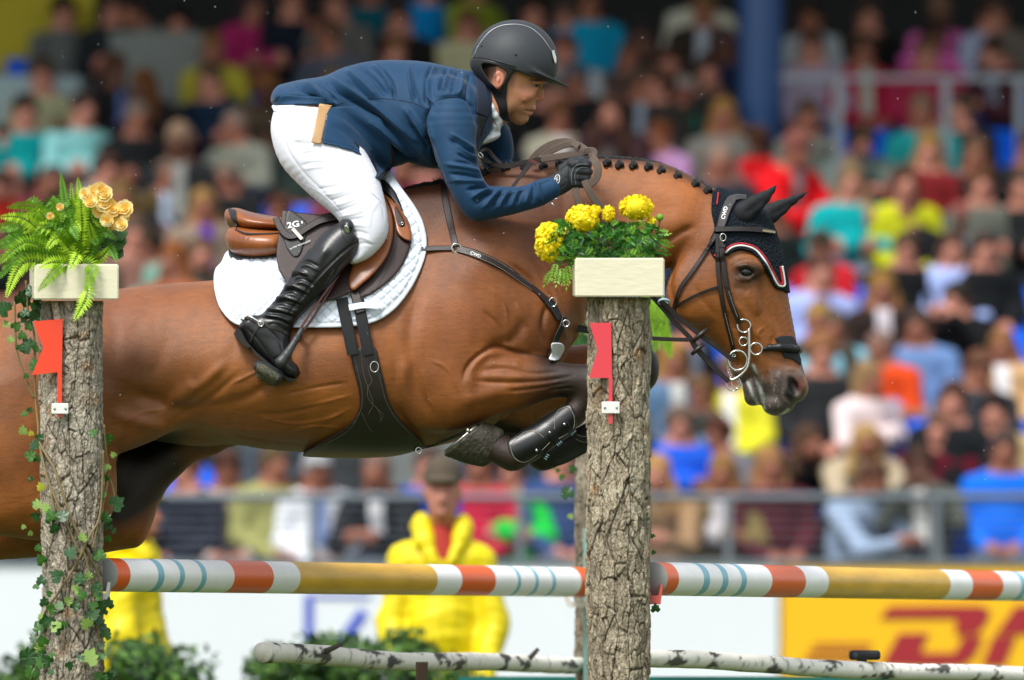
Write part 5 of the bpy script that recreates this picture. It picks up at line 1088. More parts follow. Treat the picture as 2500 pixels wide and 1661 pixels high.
rein([(1684, 830, -88), (1640, 829, -84), (1588, 826, -80), (1500, 818, -60), (1445, 808, -50)], 9, m_rl, nm='martingale_strap')
for a, b in (((1690, 836), (1727, 802)), ((1688, 866), (1718, 840))):
    MB().tube([(a[0], -100, a[1]), ((a[0]+b[0])/2, -101, (a[1]+b[1])/2), (b[0], -100, b[1])], [4.5, 6.5, 4.5], 8).build('stopper', m_rl, reins)
mb = MB(); mb.tube([(1621+13*math.cos(t), -104+10*math.sin(t*1), 738+7*math.sin(t)) for t in np.linspace(0, 2*PI, 16, False)], 3, 6, closed=True); mb.build('rein_ring', mat('blue_white_rubber', 'a9c4d2', rough=.5), reins)
rein([(1441, 384, -150), (1452, 392, -168), (1460, 413, -176), (1455, 436, -176), (1436, 452, -172)], 15, m_rub)
rein([(1296, 391, -60), (1318, 368, -64), (1343, 353, -66), (1366, 346, -70), (1390, 346, -84), (1412, 358, -110)], 12, m_rub, th=3)
rein([(1322, 384, -70), (1350, 366, -78), (1384, 353, -86), (1410, 354, -96), (1430, 366, -118)], 13, m_rub, th=3)
rein([(1316, 390, -80), (1372, 381, -92), (1412, 375, -104), (1440, 367, -130), (1451, 370, -140), (1450, 379, -146), (1438, 383, -150)], [13, 13, 13, 12, 11, 12, 13], m_rub, th=3)
rein([(1178, 384, -50), (1200, 401, -60), (1239, 406, -68), (1276, 398, -74), (1320, 389, -84)], 11, m_rl, th=3)
rein([(1199, 398, -70), (1184, 392, -74), (1170, 378, -76), (1180, 366, -66), (1192, 368, -60), (1204, 382, -56), (1224, 402, -60)], 8, m_rl)
rein([(1300, 392, -90), (1284, 413, -110), (1267, 436, -120), (1250, 458, -130), (1238, 476, -130)], [12, 11, 7, 7, 7], m_rl)
strap('band', [(1290, 392, -94), (1310, 400, -94)], 11, None, MATS['red_brown_leather'], reins, th=3)
mb = MB(); ring(mb, (1173, 379), 7, 1.6, y=-82, ratio=.6, ang=50); mb.build('buckle', m_silver, reins)
# ---------------- tendon boots ----------------
m_tb = mat('tendon_boot_shell', '121416', rough=.32, bump=.15, bscale=300, spec=.55)
def tendon_boot(pts, poly, label, y):
    t = thing('tendon_boot', label, 'tendon boot', wp(pts[1][0], pts[1][1], y))
    lo = np.min(poly, 0)-8; hi = np.max(poly, 0)+8
    f = Field((lo[0], y-55, lo[1]), (hi[0], y+55, hi[1]), 2.4); f.chain(pts, k=8)
    X, Z = np.meshgrid(f.ax[0], f.ax[2], indexing='ij'); f.d = np.maximum(f.d, sdf2(cat_(poly, 4, True), X, Z).astype(np.float32)[:, None, :])
    V, F = f.mesh(2); return t, mesh_np('shell', V, F, m_tb, t, recalc=False), Surf(V, F)
TP = [(1386, 988), (1398, 996), (1406, 1015), (1407, 1042), (1396, 1062), (1360, 1085), (1325, 1112), (1300, 1130), (1278, 1135), (1256, 1128), (1243, 1105), (1239, 1082), (1252, 1066), (1300, 1036), (1350, 1004)]
tb, tsh, STB = tendon_boot([(1402, 1010, -162, 42), (1330, 1066, -165, 42), (1256, 1102, -168, 44)], TP, 'black leather tendon boot with stud straps on the nearer front leg', -164)
HTB = HMap([STB], (1235, 985), (1412, 1140), 4, blur=1)
for pl in ([(1262, 1070), (1285, 1054), (1310, 1056), (1330, 1070)], [(1262, 1070), (1247, 1090), (1256, 1118), (1278, 1129), (1300, 1120), (1325, 1098), (1345, 1078)], [(1354, 1048), (1355, 1020), (1366, 1000), (1385, 993)], [(1385, 993), (1400, 1012), (1402, 1040), (1390, 1056), (1356, 1076)]):
    stitch('stitching', pl, HTB, m_thread, tsh, 1.6, .8, step=4)
m_ltb = mat('pale_blue_thread', '9fc3cf', rough=.6)
for a, b in (((1378, 1036), (1402, 1060)), ((1342, 1056), (1368, 1086)), ((1310, 1100), (1338, 1118))):
    q = strap('strap', [a, ((a[0]+b[0])/2, (a[1]+b[1])/2), b], [22, 12, 22], HTB, m_tb, tb, off=3, th=2.4)
    for k in (-5, 0, 5):
        dx, dz = b[0]-a[0], b[1]-a[1]; l = math.hypot(dx, dz); ux, uz = dx/l, dz/l
        c = (b[0]-ux*4-uz*k*1.1, b[1]-uz*4+ux*k*1.1); MB().tube([(c[0]-ux*3, float(HTB(*c))-7, c[1]-uz*3), (c[0]+ux*4, float(HTB(*c))-7, c[1]+uz*4)], 1, 4).build('stitching', m_ltb, q)
    mbx = MB(); y = float(HTB(*a)); mbx.tube([(a[0], y-4, a[1]), (a[0], y-7.5, a[1]), (a[0], y-9, a[1])], [4, 3.6, 1.5], 10); mbx.build('stud', m_silver, tb)
TP2 = [(1500, 985), (1540, 1010), (1470, 1080), (1420, 1112), (1370, 1136), (1330, 1140), (1320, 1110), (1400, 1050), (1440, 1028)]
tb2, ts2, STB2 = tendon_boot([(1500, 1010, 152, 42), (1430, 1066, 154, 40), (1350, 1104, 156, 42)], TP2, 'black tendon boot on the farther front leg, half hidden by the right log post', 154)
HTB2 = HMap([STB2], (1320, 985), (1545, 1145), 4, blur=1)
for pl in ([(1408, 1060), (1422, 1066), (1440, 1064)], [(1406, 1072), (1424, 1080), (1440, 1078)]): stitch('stitching', pl, HTB2, m_thread, ts2, 1.6, .8, step=4)
# ---------------- setting: ground, stand ----------------
def mbox(mb, x0, x1, y0, y1, z0, z1, mi=0):
    return mb.box(((x0+x1)/2, (y0+y1)/2, (z0+z1)/2), ((x1-x0)/2, (y1-y0)/2, (z1-z0)/2), mi=mi)
def bld(mb, name, m, parent=None, smooth=False): return mb.build(name, m, parent, smooth=smooth, warp=False)
m_grass = mat('arena_grass', '36481f', rough=.9, bump=1, bscale=30, var=.35, vscale=8, col2='4c5a2c')
g = bld(MB().add([(-400, -60, 0), (400, -60, 0), (400, 900, 0), (-400, 900, 0)], [(0, 1, 2, 3)]), 'ground', m_grass); props(g, kind='structure')
m_conc = mat('concrete', '6d7370', rough=.85, bump=.4, bscale=20, var=.12, vscale=3)
ROWD = lambda r: 23.0+.8*r
ROWZ = lambda r: 1.0+.335*r
ROWY = lambda r: HOR-(ROWZ(r)+1.2-CZ)*S*D0/(D0+ROWD(r))
NR = 13
stand = thing('grandstand', 'covered grandstand of grey concrete steps holding the seated crowd', 'grandstand', (0, 28, 0))
mb = MB()
for r in range(NR): mbox(mb, -13, 13, ROWD(r)-.5, ROWD(r)+.3 if r < NR-1 else ROWD(r)+2, 0, ROWZ(r))
bld(mb, 'steps', m_conc, stand)
mb = MB(); mbox(mb, -16, 16, 35.2, 35.5, 0, 9.39); bld(mb, 'back_wall', mat('roof_shade_wall', '14181c', rough=.8), stand)  # wall colour darkened to paint in the shade under the roof
mb = MB(); mbox(mb, -17, 17, 26.6, 35.5, 9.4, 9.7); bld(mb, 'roof', mat('roof_sheet', '3a4044', rough=.6), stand)  # unseen roof, front edge placed to shade the upper rows
m_bcol = mat('blue_steel_paint', '163f72', rough=.5)
q = at(1857, 300, 29.6); mb = MB(); mb.tube([(q.x, 29.6, 1), (q.x, 29.6, 9.39)], .165, 20); props(bld(mb, 'stand_column', m_bcol, None, True), 'blue round steel column rising from the crowd to the roof', 'column')
# concrete block with yellow banner, upper left
a, b = at(268, 78, 31), at(492, 340, 31); mb = MB(); mbox(mb, a.x, b.x, 31, 32.4, b.z-1, a.z); props(bld(mb, 'concrete_block', m_conc), 'grey concrete stairwell block among the spectators, upper left', 'wall')
a, b = at(-60, -60, 32), at(232, 178, 32); mb = MB(); mbox(mb, a.x, b.x, 32, 32.06, b.z, a.z); props(bld(mb, 'banner', mat('yellow_banner', 'a89a08', rough=.7)), 'plain yellow banner behind the spectators in the upper left corner', 'banner')
for i, (x0, x1, y0, y1, c) in enumerate(((-20, 82, 185, 250, '8fa4a8'), (132, 196, 188, 240, '8fa4a8'))):
    a, b = at(x0, y0, 30.5), at(x1, y1, 30.5); mb = MB(); mbox(mb, a.x, b.x, 30.5, 30.8, b.z-.5, a.z)
    props(bld(mb, 'pale_cabinet', mat('pale_panel', c, rough=.6)), ['pale grey box at the left edge below the yellow banner', 'smaller pale grey box right of the reddish faced spectator, upper left'][i], 'box')
# front railing
m_rail = mat('galvanised_rail', '68727a', rough=.6)
rl = thing('railing', 'grey metal railing in front of the lowest row of spectators', 'railing', (0, 21.4, 0)); mb = MB()
def railz(py, Y=21.4): return at(0, py, Y).z
zt, zb = railz(1214), railz(1368); mb.tube([(-13, 21.4, zt), (13, 21.4, zt)], .026, 8); bld(mb, 'top_rail', m_rail, rl, True)
mb = MB()
for k in range(1, 7): z = zb+(zt-zb)*k/7; mb.tube([(-13, 21.4, z), (13, 21.4, z)], .003, 4)
bld(mb, 'wires', m_rail, rl, True)
for k in range(-9, 10):
    x = at(762, 1300, 21.4).x+k*(at(1270, 1300, 21.4).x-at(762, 1300, 21.4).x); mb = MB(); mbox(mb, x-.022, x+.022, 21.38, 21.42, zb-.4, zt); bld(mb, 'post', m_rail, rl)
rl = thing('railing', 'grey metal railing across the upper rows on the right', 'railing', (4, 28.9, 0)); Y = 28.9
mb = MB(); z = at(0, 191, Y).z; mbox(mb, at(1905, 0, Y).x, at(2900, 0, Y).x, Y-.02, Y+.02, z-.018, z+.018); bld(mb, 'top_rail', m_rail, rl)
for px in (2046, 2309, 2490, 2760): x = at(px, 0, Y).x; mb = MB(); mbox(mb, x-.03, x+.03, Y-.02, Y+.02, z-.9, z-.02); bld(mb, 'post', m_rail, rl)
# perimeter boards
Yb = 20.5; zt = at(0, 1380, Yb).z; x1 = at(1905, 0, Yb).x
m_wb = mat('white_board', 'dde3e8', rough=.5, var=.02, vscale=1.5); m_yb = mat('yellow_board', 'f0b800', rough=.5); m_rb = mat('red_print', '9c1c26', rough=.5); m_bb = mat('blue_print', '1c40c0', rough=.5)
wb = thing('advertising_board', 'long white perimeter board with a blue mark below the crowd', 'board', (-3, Yb, 0))
bld(mbox(MB(), -14, x1-.01, Yb, Yb+.06, .05, zt), 'panel', m_wb, wb); bld(mbox(MB(), -14, x1, Yb-.02, Yb+.1, zt+.003, zt+.035), 'top_rail', m_rail, wb)
def bar(p, q, w, Y, m, parent, name='mark'):
    a, b = at(p[0], p[1], Y), at(q[0], q[1], Y); d = (b-a).normalized(); n = Vector((d.z, 0, -d.x))*w/2
    v = [a+n, a-n, b-n, b+n]; v = [(t.x, Y, t.z) for t in v]+[(t.x, Y-.006, t.z) for t in v]
    return bld(MB().add(v, [(0, 1, 2, 3), (4, 7, 6, 5), (0, 4, 5, 1), (1, 5, 6, 2), (2, 6, 7, 3), (3, 7, 4, 0)]), name, m, parent)
for p, q, w in (((754, 1452), (754, 1580), .05), ((768, 1455), (905, 1457), .02), ((888, 1492), (826, 1582), .06), ((792, 1628), (808, 1650), .07)): bar(p, q, w, Yb-.004, m_bb, wb, 'blue_mark')
yb = thing('advertising_board', 'yellow perimeter board with red italic letters at the lower right', 'board', (4, Yb, 0))
bld(mbox(MB(), x1+.01, 14, Yb, Yb+.06, .05, zt), 'panel', m_yb, yb); bld(mbox(MB(), x1, 14, Yb-.02, Yb+.1, zt+.003, zt+.035), 'top_rail', m_rail, yb)
def poly_plate(pts, Y, m, parent, name, t=.006, warpY=True):
    v = [at(p[0], p[1], Y) for p in pts]; n = len(v); vs = [(p.x, Y, p.z) for p in v]+[(p.x, Y-t, p.z) for p in v]
    return bld(MB().add(vs, [tuple(range(n)), tuple(range(n, 2*n))[::-1]]+[(i, (i+1) % n, n+(i+1) % n, n+i) for i in range(n)]), name, m, parent)
L_ = Yb-.004
poly_plate([(2170, 1481), (2396, 1479), (2418, 1492), (2408, 1520), (2385, 1548), (2340, 1550), (2330, 1548), (2336, 1519), (2330, 1510), (2148, 1511)], L_, m_rb, yb, 'letter_d')
poly_plate([(2195, 1546), (2268, 1546), (2248, 1588), (2252, 1594), (2330, 1594), (2352, 1554), (2400, 1554), (2380, 1600), (2350, 1626), (2150, 1626)], L_, m_rb, yb, 'letter_d')
poly_plate([(2480, 1479), (2540, 1479), (2520, 1535), (2600, 1535), (2620, 1479), (2680, 1479), (2655, 1549), (2430, 1549)], L_, m_rb, yb, 'letter_h')
poly_plate([(2425, 1554), (2480, 1554), (2452, 1626), (2395, 1626)], L_, m_rb, yb, 'letter_h'); poly_plate([(2590, 1554), (2650, 1554), (2625, 1626), (2565, 1626)], L_, m_rb, yb, 'letter_h')
poly_plate([(2720, 1479), (2790, 1479), (2745, 1590), (2840, 1590), (2825, 1626), (2660, 1626)], L_, m_rb, yb, 'letter_l')
for k, (a, b) in enumerate(((1985, 2128), (1972, 2122), (1962, 2116))): bar((a, 1574+k*18), (b, 1574+k*18), .016, L_, m_rb, yb, 'stripe')
# teal plank and hedge
m_teal = mat('teal_paint', '0f6a60', rough=.5)
mb = MB(); mbox(mb, at(1120, 0, 3).x, at(2800, 0, 3).x, 3, 3.04, at(0, 1800, 3).z, at(0, 1652, 3).z); props(bld(mb, 'filler_board', m_teal), 'teal painted filler board under the birch rail', 'jump filler')
def leafcloud(mb, boxes, n, size, seed, cols=3):
    r = np.random.RandomState(seed)
    for i in range(n):
        b = boxes[r.randint(len(boxes))]; c = Vector([b[k]+float(np.clip(r.normal(), -2.2, 2.2))*b[3+k]*.5 for k in range(3)]); d = Vector(r.normal(size=3)).normalized(); u = d.orthogonal().normalized(); s = size*r.uniform(.6, 1.4)
        mb.add([c-d*s, c+u*s*.5, c+d*s, c-u*s*.5], [(0, 1, 2, 3)], r.randint(cols))
m_l1 = mat('leaf_mid', '34591c', rough=.5, spec=.4, transl=.25); m_l2 = mat('leaf_dark', '1d3a14', rough=.55, spec=.4); m_l3 = mat('leaf_light', '5c8434', rough=.5, spec=.4, transl=.25); m_bark0 = mat('twig', '4a3a28', rough=.9)
for i, (x0, x1, py, Y, n, lab) in enumerate(((-60, 150, 1560, 7.0, 1500, 'low leafy bush at the lower left corner beside the ivy covered post'), (250, 430, 1572, 6.0, 900, 'green bush below the steward seen from the side'), (430, 1150, 1555, 7.5, 5200, 'long low green hedge behind the left end of the birch rail'))):
    t = thing('bush', lab, 'bush', (at((x0+x1)/2, 0, Y).x, Y, 0)); mb = MB(); bs = []; r = np.random.RandomState(i)
    xa, xb = at(x0, 0, Y).x, at(x1, 0, Y).x; zt_ = at(0, py, Y).z
    for k in range(int((xb-xa)/.10)+3):
        x = r.uniform(xa, xb); bs.append((x, Y+r.uniform(-.3, .3), zt_-.17-r.rand()*.75, .13, .2, .16)); bs.append((x, Y+r.uniform(-.3, .3), zt_-r.uniform(.06, .36), .10, .18, .10))
    leafcloud(mb, bs, n*3, .024, i); bld(mb, 'foliage', [m_l1, m_l2, m_l3], t)
    mb = MB()
    for k in range(int((xb-xa)/.15)+2): x = r.uniform(xa, xb); mb.tube([(x, Y, 0), (x+r.uniform(-.1, .1), Y, zt_*.6), (x+r.uniform(-.15, .15), Y, zt_-.05)], [.015, .01, .004], 5)
    bld(mb, 'stem', m_bark0, t)

# ---------------- people in the stand ----------------
m_sk = [mat('skin_%s' % n, c, rough=.6, spec=.3) for n, c in (('fair', 'b47a68'), ('tan', '905c49'), ('brown', '563629'))]
def pmat(c): return mat('cloth_'+c, '%02x%02x%02x' % tuple(int(int(c[i:i+2], 16)*.95) for i in (0, 2, 4)), rough=.85, spec=.2)
def person_mesh(pose, hair):
    """seated figure, centimetres, z down; faces the camera (-y)"""
    f = Field((-34, -62, -142), (34, 30, 6), 1.5)
    lean = {'lap': 0, 'fold': 0, 'lean': 1, 'phone': 0, 'stand': 0}[pose]
    hy = -4-16*lean; hz = -120+6*lean
    def C(pts, k=4, **kw): f.chain([(p[0], p[2], p[1], p[3]) for p in pts], k=k, **kw)   # (x, y, z, r)
    f.ell((0, hz-1, hy), (7.3, 10.6, 8.8), 0, k=2); f.ell((0, hz+5.5, hy-2), (5.7, 6.8, 7), 0, k=3); C([(0, hy-9, hz, 1.4), (0, hy-10.3, hz+2.5, 1.7)], 2)
    for s in (-1, 1): f.ell((s*8.3, hz+1, hy+1), (1.5, 3, 2), 0, k=1)
    C([(0, hy+1, hz+6, 5.2), (0, hy*.7+2, -106+4*lean, 6.5)], 3)
    if pose == 'stand':
        C([(0, 2, -98, 14), (0, 2, -60, 15), (0, 2, -42, 16)], 8, sy=.8)
        for s in (-1, 1): C([(s*9, 2, -45, 10), (s*9, 2, 0, 6.5), (s*9, -6, 0, 5)], 4)
    else:
        f.loft([(-0, -104+5*lean, 0, -104+5*lean, 1, 0, 0)]*2, k=1) if False else None
        C([(-11, hy*.5+2, -97+4*lean, 9.5), (11, hy*.5+2, -97+4*lean, 9.5)], 6); C([(0, hy*.5+2, -96+4*lean, 15), (0, 0, -74, 16), (0, 2, -54, 17)], 8, sy=.78)
        for s in (-1, 1): C([(s*9, 0, -52, 10.5), (s*12, -40, -52, 8), (s*12, -44, -28, 6.5), (s*12, -42, -4, 5)], 5); C([(s*12, -42, -4, 5), (s*12.5, -56, -3, 4)], 3)
    sh = (19, hy*.5+2, -98+4*lean)
    for s in (-1, 1):
        if pose == 'lap': A = [(s*sh[0], sh[1], sh[2], 7.5), (s*23, -4, -74, 6), (s*9, -26, -62, 4.2), (s*4, -30, -60, 4)]
        elif pose == 'fold': A = [(s*sh[0], sh[1], sh[2], 7.5), (s*24, -6, -76, 6), (s*2, -21, -80+s*2, 5), (-s*9, -19, -80+s*3, 4)]
        elif pose == 'lean': A = [(s*sh[0], sh[1], sh[2], 7.5), (s*21, -34, -68, 6), (s*7, -50, -72, 4.4), (s*3, -52, -74, 4)]
        elif pose == 'phone': A = [(s*sh[0], sh[1], sh[2], 7.5), (s*23, -14, -84, 6), (s*9, -24, -104, 4.4), (s*4, -24, -112, 4)]
        else: A = [(s*sh[0], sh[1], sh[2], 7), (s*24, 2, -72, 6), (s*20, -12, -52, 4.5), (s*17, -16, -46, 4)]
        C(A, 4)
    tips = A[-1]
    V, F = f.mesh(1)
    if hair:        # hair volume over the scalp
        g = Field((-15, hy-14, -142), (15, hy+18, -88), 1.4); g.ell((0, hz-3.4, hy+1), (8.9, 10.8, 10.0), 0, k=1)
        if hair == 4: g.ell((0, hz-5, hy-7), (8, 1.6, 11), 0, k=1)
        if hair == 2: g.chain([(s_*8, hz+4, hy+2, 3.5) for s_ in (-1,)]+[(-10, hz+22, hy+1, 3.5)], k=3); g.chain([(8, hz+4, hy+2, 3.5), (10, hz+22, hy+1, 3.5)], k=3); g.ell((0, hz+8, hy+8), (9, 16, 5), 0, k=3)
        g.ell((0, hz+6, hy-8.5), (5.8, 9, 7), 0, k=1.5, mode='s'); hv, hf = g.mesh(1)
        if hair == 3: hv = hv*[1.12, 1.1, 1]
    mi = np.zeros(len(F), int); c = V[F].mean(1); x, y, z = c.T
    mi[:] = 2; mi[z > -60] = 3 if pose != 'stand' else 3
    if pose == 'stand': mi[(z < -46)] = 2
    else: mi[(z > -62) & (y < -12)] = 3; mi[(z < -62)] = 2
    neck = -106+4*lean; mi[(z < neck) & (np.abs(x) < 10) & (y > hy-15)] = 0
    hd = np.sqrt((np.abs(x)-abs(A[-1][0]))**2+(y-A[-1][1])**2+(z-A[-1][2])**2); mi[hd < 7.5] = 0
    tor = (z > neck-1) & (z < -70) & (np.abs(x) < 4.6-(z-neck)*-.0) & (y < -2+hy*.4) & (mi == 2); mi[tor] = 4
    if hair: n0 = len(V); V = np.vstack([V, hv]); F = np.vstack([F, hf+n0]); mi = np.concatenate([mi, np.ones(len(hf), int)])
    V = np.stack([V[:, 0], V[:, 1], -V[:, 2]], 1)/100
    me = mesh_np('person', V, F, [None], None, warp=False, recalc=False, mi=mi, link_=False).data
    for i in range(5-len(me.materials)): me.materials.append(m_sk[0])
    return me
PM = {}
CROWD = """
107,187,9a9a78,503828 263,174,15181a,5a3a28,6f86c8 379,196,1a1614,7a4a20,,l 538,107,a09830,8a6038 536,200,0c2238,5a4638 654,205,4a4030,8a5a30 49,277,00989a,1c1410 179,268,90d4d4,4a3a34 335,290,181a1c,8a7a70,,,fold 591,312,84887c,a08878
446,348,1c2022,9a8068,8a8c88 9,344,1c2438,4a3828 134,335,101828,6a5030 107,429,6a3038,504038,b0a8a8 250,415,8c8880,4c3428 397,429,4a3c20,7a6458,a8b8d0 554,437,181a1c,8a7a6c 513,504,8c7c6c,b08850,5020a0,l 326,576,8c6458,70584c 482,607,58564c,7a5c48 415,640,a85828,a06030 375,600,78a898,504030 20,440,b02818,402820 661,518,2a2420,603828
840,15,60605c,6a5040 824,89,484e5c,704c3c 914,-22,005868,40302c 977,51,141414,503830 957,115,141618,7a5030 1036,-28,0088d0,3c2c24 1130,64,b8b490,8a5840,, 1161,-30,8a9a30,504838 611,18,a0205c,40303c,,,fold 712,5,0a1424,4a3430 770,60,0a1830,302420 380,12,605c58,302824 290,20,202428,383030 440,60,6a4420,2a2018,, 165,30,5c605e,181410,,,stand
1283,33,10161e,3c2c24 1384,49,6a7070,70584a 1442,8,0090b8,402c24 1399,126,a4acb0,804030,,,stand 1420,197,101418,5c6470 1538,137,4c3c38,60483c 1573,93,0c0e10,302828 1698,-12,d0d0bc,605048,a8b4e0 1650,140,a8a49c,5a3c30 1746,178,282c28,4c3028 1705,214,008068,806450 1549,205,181818,5c4c40,98a4b4 1664,252,989028,a05c50 1368,285,b0ac98,785030,e0d8d8 1488,258,3a2428,5a3c2c
1494,334,9c98b0,b08078,a8a0c8 1617,337,c090c0,8c5030 1782,285,787870,a87c40,,l 1785,343,c0182c,7c5844,c8b0b8 1787,110,101c38,604850 1765,400,30343c,b09080 1982,44,98a0a4,403028,202424 1982,118,988ca0,50382c 2106,123,a01838,5c4434,a8b0a4 2130,44,101010,5a4438 2269,80,d060a8,3c2c28 2305,30,d868b0,907058,,,stand 2261,131,a02848,6a4c38 2400,44,a0acc8,50382c,50a0a4 2456,32,605850,504038
1978,287,70746c,503c2c 1918,350,e0101c,a06058,8c9498 1846,345,d8101c,6a4838 2261,275,189090,806854 2369,271,14181c,503c34 2090,335,6c7c74,54402c,607880 2245,370,7a1c20,a07838,,l 2369,382,101214,7a5844,,l 2074,446,00a0a4,9a7c58,,,fold 2209,450,c0c41c,5c3c2c 2380,454,60645c,6a4028 1930,440,d4141c,c0a080 2098,534,b8c0dc,c8a060,c8ccdc 2213,514,101418,804c44 2373,534,24282c,a06058,788490 2018,604,c01c28,50483c,c8c8c8 2193,609,101216,604838 2333,610,a8bcf4,5c3c30 1911,530,101c1c,70483c 2492,358,14181c,50382c 2492,460,181a1c,60483c 1584,207,34302c,6a4838
1978,667,a8b8f0,70483c,5060a0 2169,707,2c201c,b08440,d8d0d8,l 2337,731,0c0e10,383028,,,phone 2408,612,101418,4c3830 1990,863,24262a,b07850 1990,785,404038,c09850 2153,851,d84818,a08074,c0b0b8 2369,903,303840,7c5440 2468,847,d0a878,a07040,f0f0f4,l 2122,927,f0dcdc,b08c60,,l 2305,982,181c20,5c3c30 2444,1010,b8a074,302420,101c38 2106,1060,b8a88c,d0a868,,l 1922,1062,14161a,604434 2281,1054,5c0c20,7a5848
1656,879,5c7c9c,c89c50,d8d8d0,l 1660,1038,2060e0,806858 1775,1062,6c6c74,603828 1811,905,dcd830,a08858,f4f4f0 1616,1138,a0805c,d8a468,,l 1755,1158,7c6c40,a87c48,c8c4c8,l 1899,1138,501c28,c08c58,,l 2090,1150,9cb0cc,6a4838,,,lean 2253,1138,5c6058,50382c,e0e0d8,,phone 2444,1100,1070e8,5c4840 1700,960,38403c,806040 2250,800,6c8cc0,504038 2050,800,8cc8dc,706050
557,1145,c0aca4,5c3c30,a89890 447,1150,1c2030,704838 928,1132,181a20,9c786c,f0f0f4 784,1150,e8ecf4,c8c8cc,7c90c0 1265,1150,10c840,70544c 1150,1140,c81840,503c34 660,1135,a0a060,705c40 1040,1140,1048b8,604c44 330,1140,283040,503828 850,1040,383c40,706054 700,1020,404850,604838 1360,1120,304878,50402c
1200,320,101820,806858 1290,215,181818,5c4838 1230,1040,304050,504038 1500,1000,2c3840,604838 1840,250,503820,6c5030 1150,250,202020,604030 750,330,303c38,6c5040 870,430,6a3040,604434 1000,400,a03868,805840"""
persons = []
for tok in CROWD.split():
    a = (tok.split(',')+['']*7)[:7]; persons.append([float(a[0]), float(a[1]), a[2], a[3], a[4], a[5], a[6]])
used = []
rr = random.Random(11)
for p in persons:
    r = min(range(NR), key=lambda k: abs(ROWY(k)-p[1])); X = (p[0]-PX0)/S*(D0+ROWD(r))/D0; used.append((r, X)); p += [r, X]
fillc = ['101418', '141c30', '24282e', '3c3a36', '181816', '44202a', '50565c', '283c5c', '6a665e', '1a2a48', '0c1220', '30281e']
hairs = ['2c201a', '44301f', '6a4e34', '5a5652', '1c1614', '8a6c3c']
for r in range(NR-1):
    n = 0; X = -5.4+(r % 2)*.27
    while X < 5.6:
        px = PX0+X*S*D0/(D0+ROWD(r)); py = ROWY(r)
        vis = -60 < px < 2560 and not (560 < px < 1390 and 560 < py < 1060) and not (270 < px < 1400 and 720 < py < 1050) and not (-60 < px < 530 and py < 240)
        if vis and all(abs(X-x) > .40 for q, x in used if q == r) and not any(q_[7] == r+1 and abs(X-q_[8]) < .3 and (max(int(q_[2][i:i+2], 16) for i in (0, 2, 4))-min(int(q_[2][i:i+2], 16) for i in (0, 2, 4))) > 90 for q_ in persons) and rr.random() < .84 and len(persons) < 232:
            used.append((r, X)); persons.append([px+rr.uniform(-8, 8), py+rr.uniform(-22, 22), rr.choice(fillc), rr.choice(hairs), rr.choice(['', '', 'a8b0bc', '8890a0']), rr.choice(['', '', 'l']), '', r, X])
        X += .54+rr.uniform(-.05, .05)
CN = {'r': 'red'}
def cname(h):
    import colorsys
    r, g, b = [int(h[i:i+2], 16)/255 for i in (0, 2, 4)]; hh, s, v = colorsys.rgb_to_hsv(r, g, b); hh *= 360
    if v < .17: return 'black'
    if s < .16: return 'dark grey' if v < .38 else 'grey' if v < .62 else 'pale grey' if v < .86 else 'white'
    base = 'red' if hh < 14 or hh > 345 else 'orange' if hh < 30 else 'tan' if hh < 48 else 'yellow' if hh < 66 else 'green' if hh < 155 else 'teal' if hh < 195 else 'blue' if hh < 250 else 'purple' if hh < 290 else 'pink'
    if base in ('orange', 'tan') and v < .62: base = 'brown'
    if base == 'yellow' and v < .5: base = 'olive'
    if base == 'blue' and v < .4: return 'navy'
    if base == 'red' and v < .5: return 'maroon'
    return ('dark ' if v < .4 else 'pale ' if s < .35 and v > .6 else '')+base
def hname(h):
    r, g, b = [int(h[i:i+2], 16)/255 for i in (0, 2, 4)]; v = max(r, g, b)
    return 'dark' if v < .30 else 'brown' if v < .5 else ('grey' if max(r, g, b)-min(r, g, b) < .1 else 'fair' if v < .68 else 'blond')
ORD = ['lowest', 'second', 'third', 'fourth', 'fifth', 'sixth', 'seventh', 'eighth', 'ninth', 'tenth', 'eleventh', 'twelfth', 'thirteenth']
NTH = ['leftmost']+[w for w in ORD[1:]]+['fourteenth', 'fifteenth', 'sixteenth', 'seventeenth', 'eighteenth', 'nineteenth', 'twentieth', 'twenty-first', 'twenty-second', 'twenty-third']
byrow = {}
for p in persons: byrow.setdefault(p[7], []).append(p)
for r in byrow: byrow[r].sort(key=lambda p: p[0])
poses = ['lap', 'lap', 'fold', 'lean', 'lap']
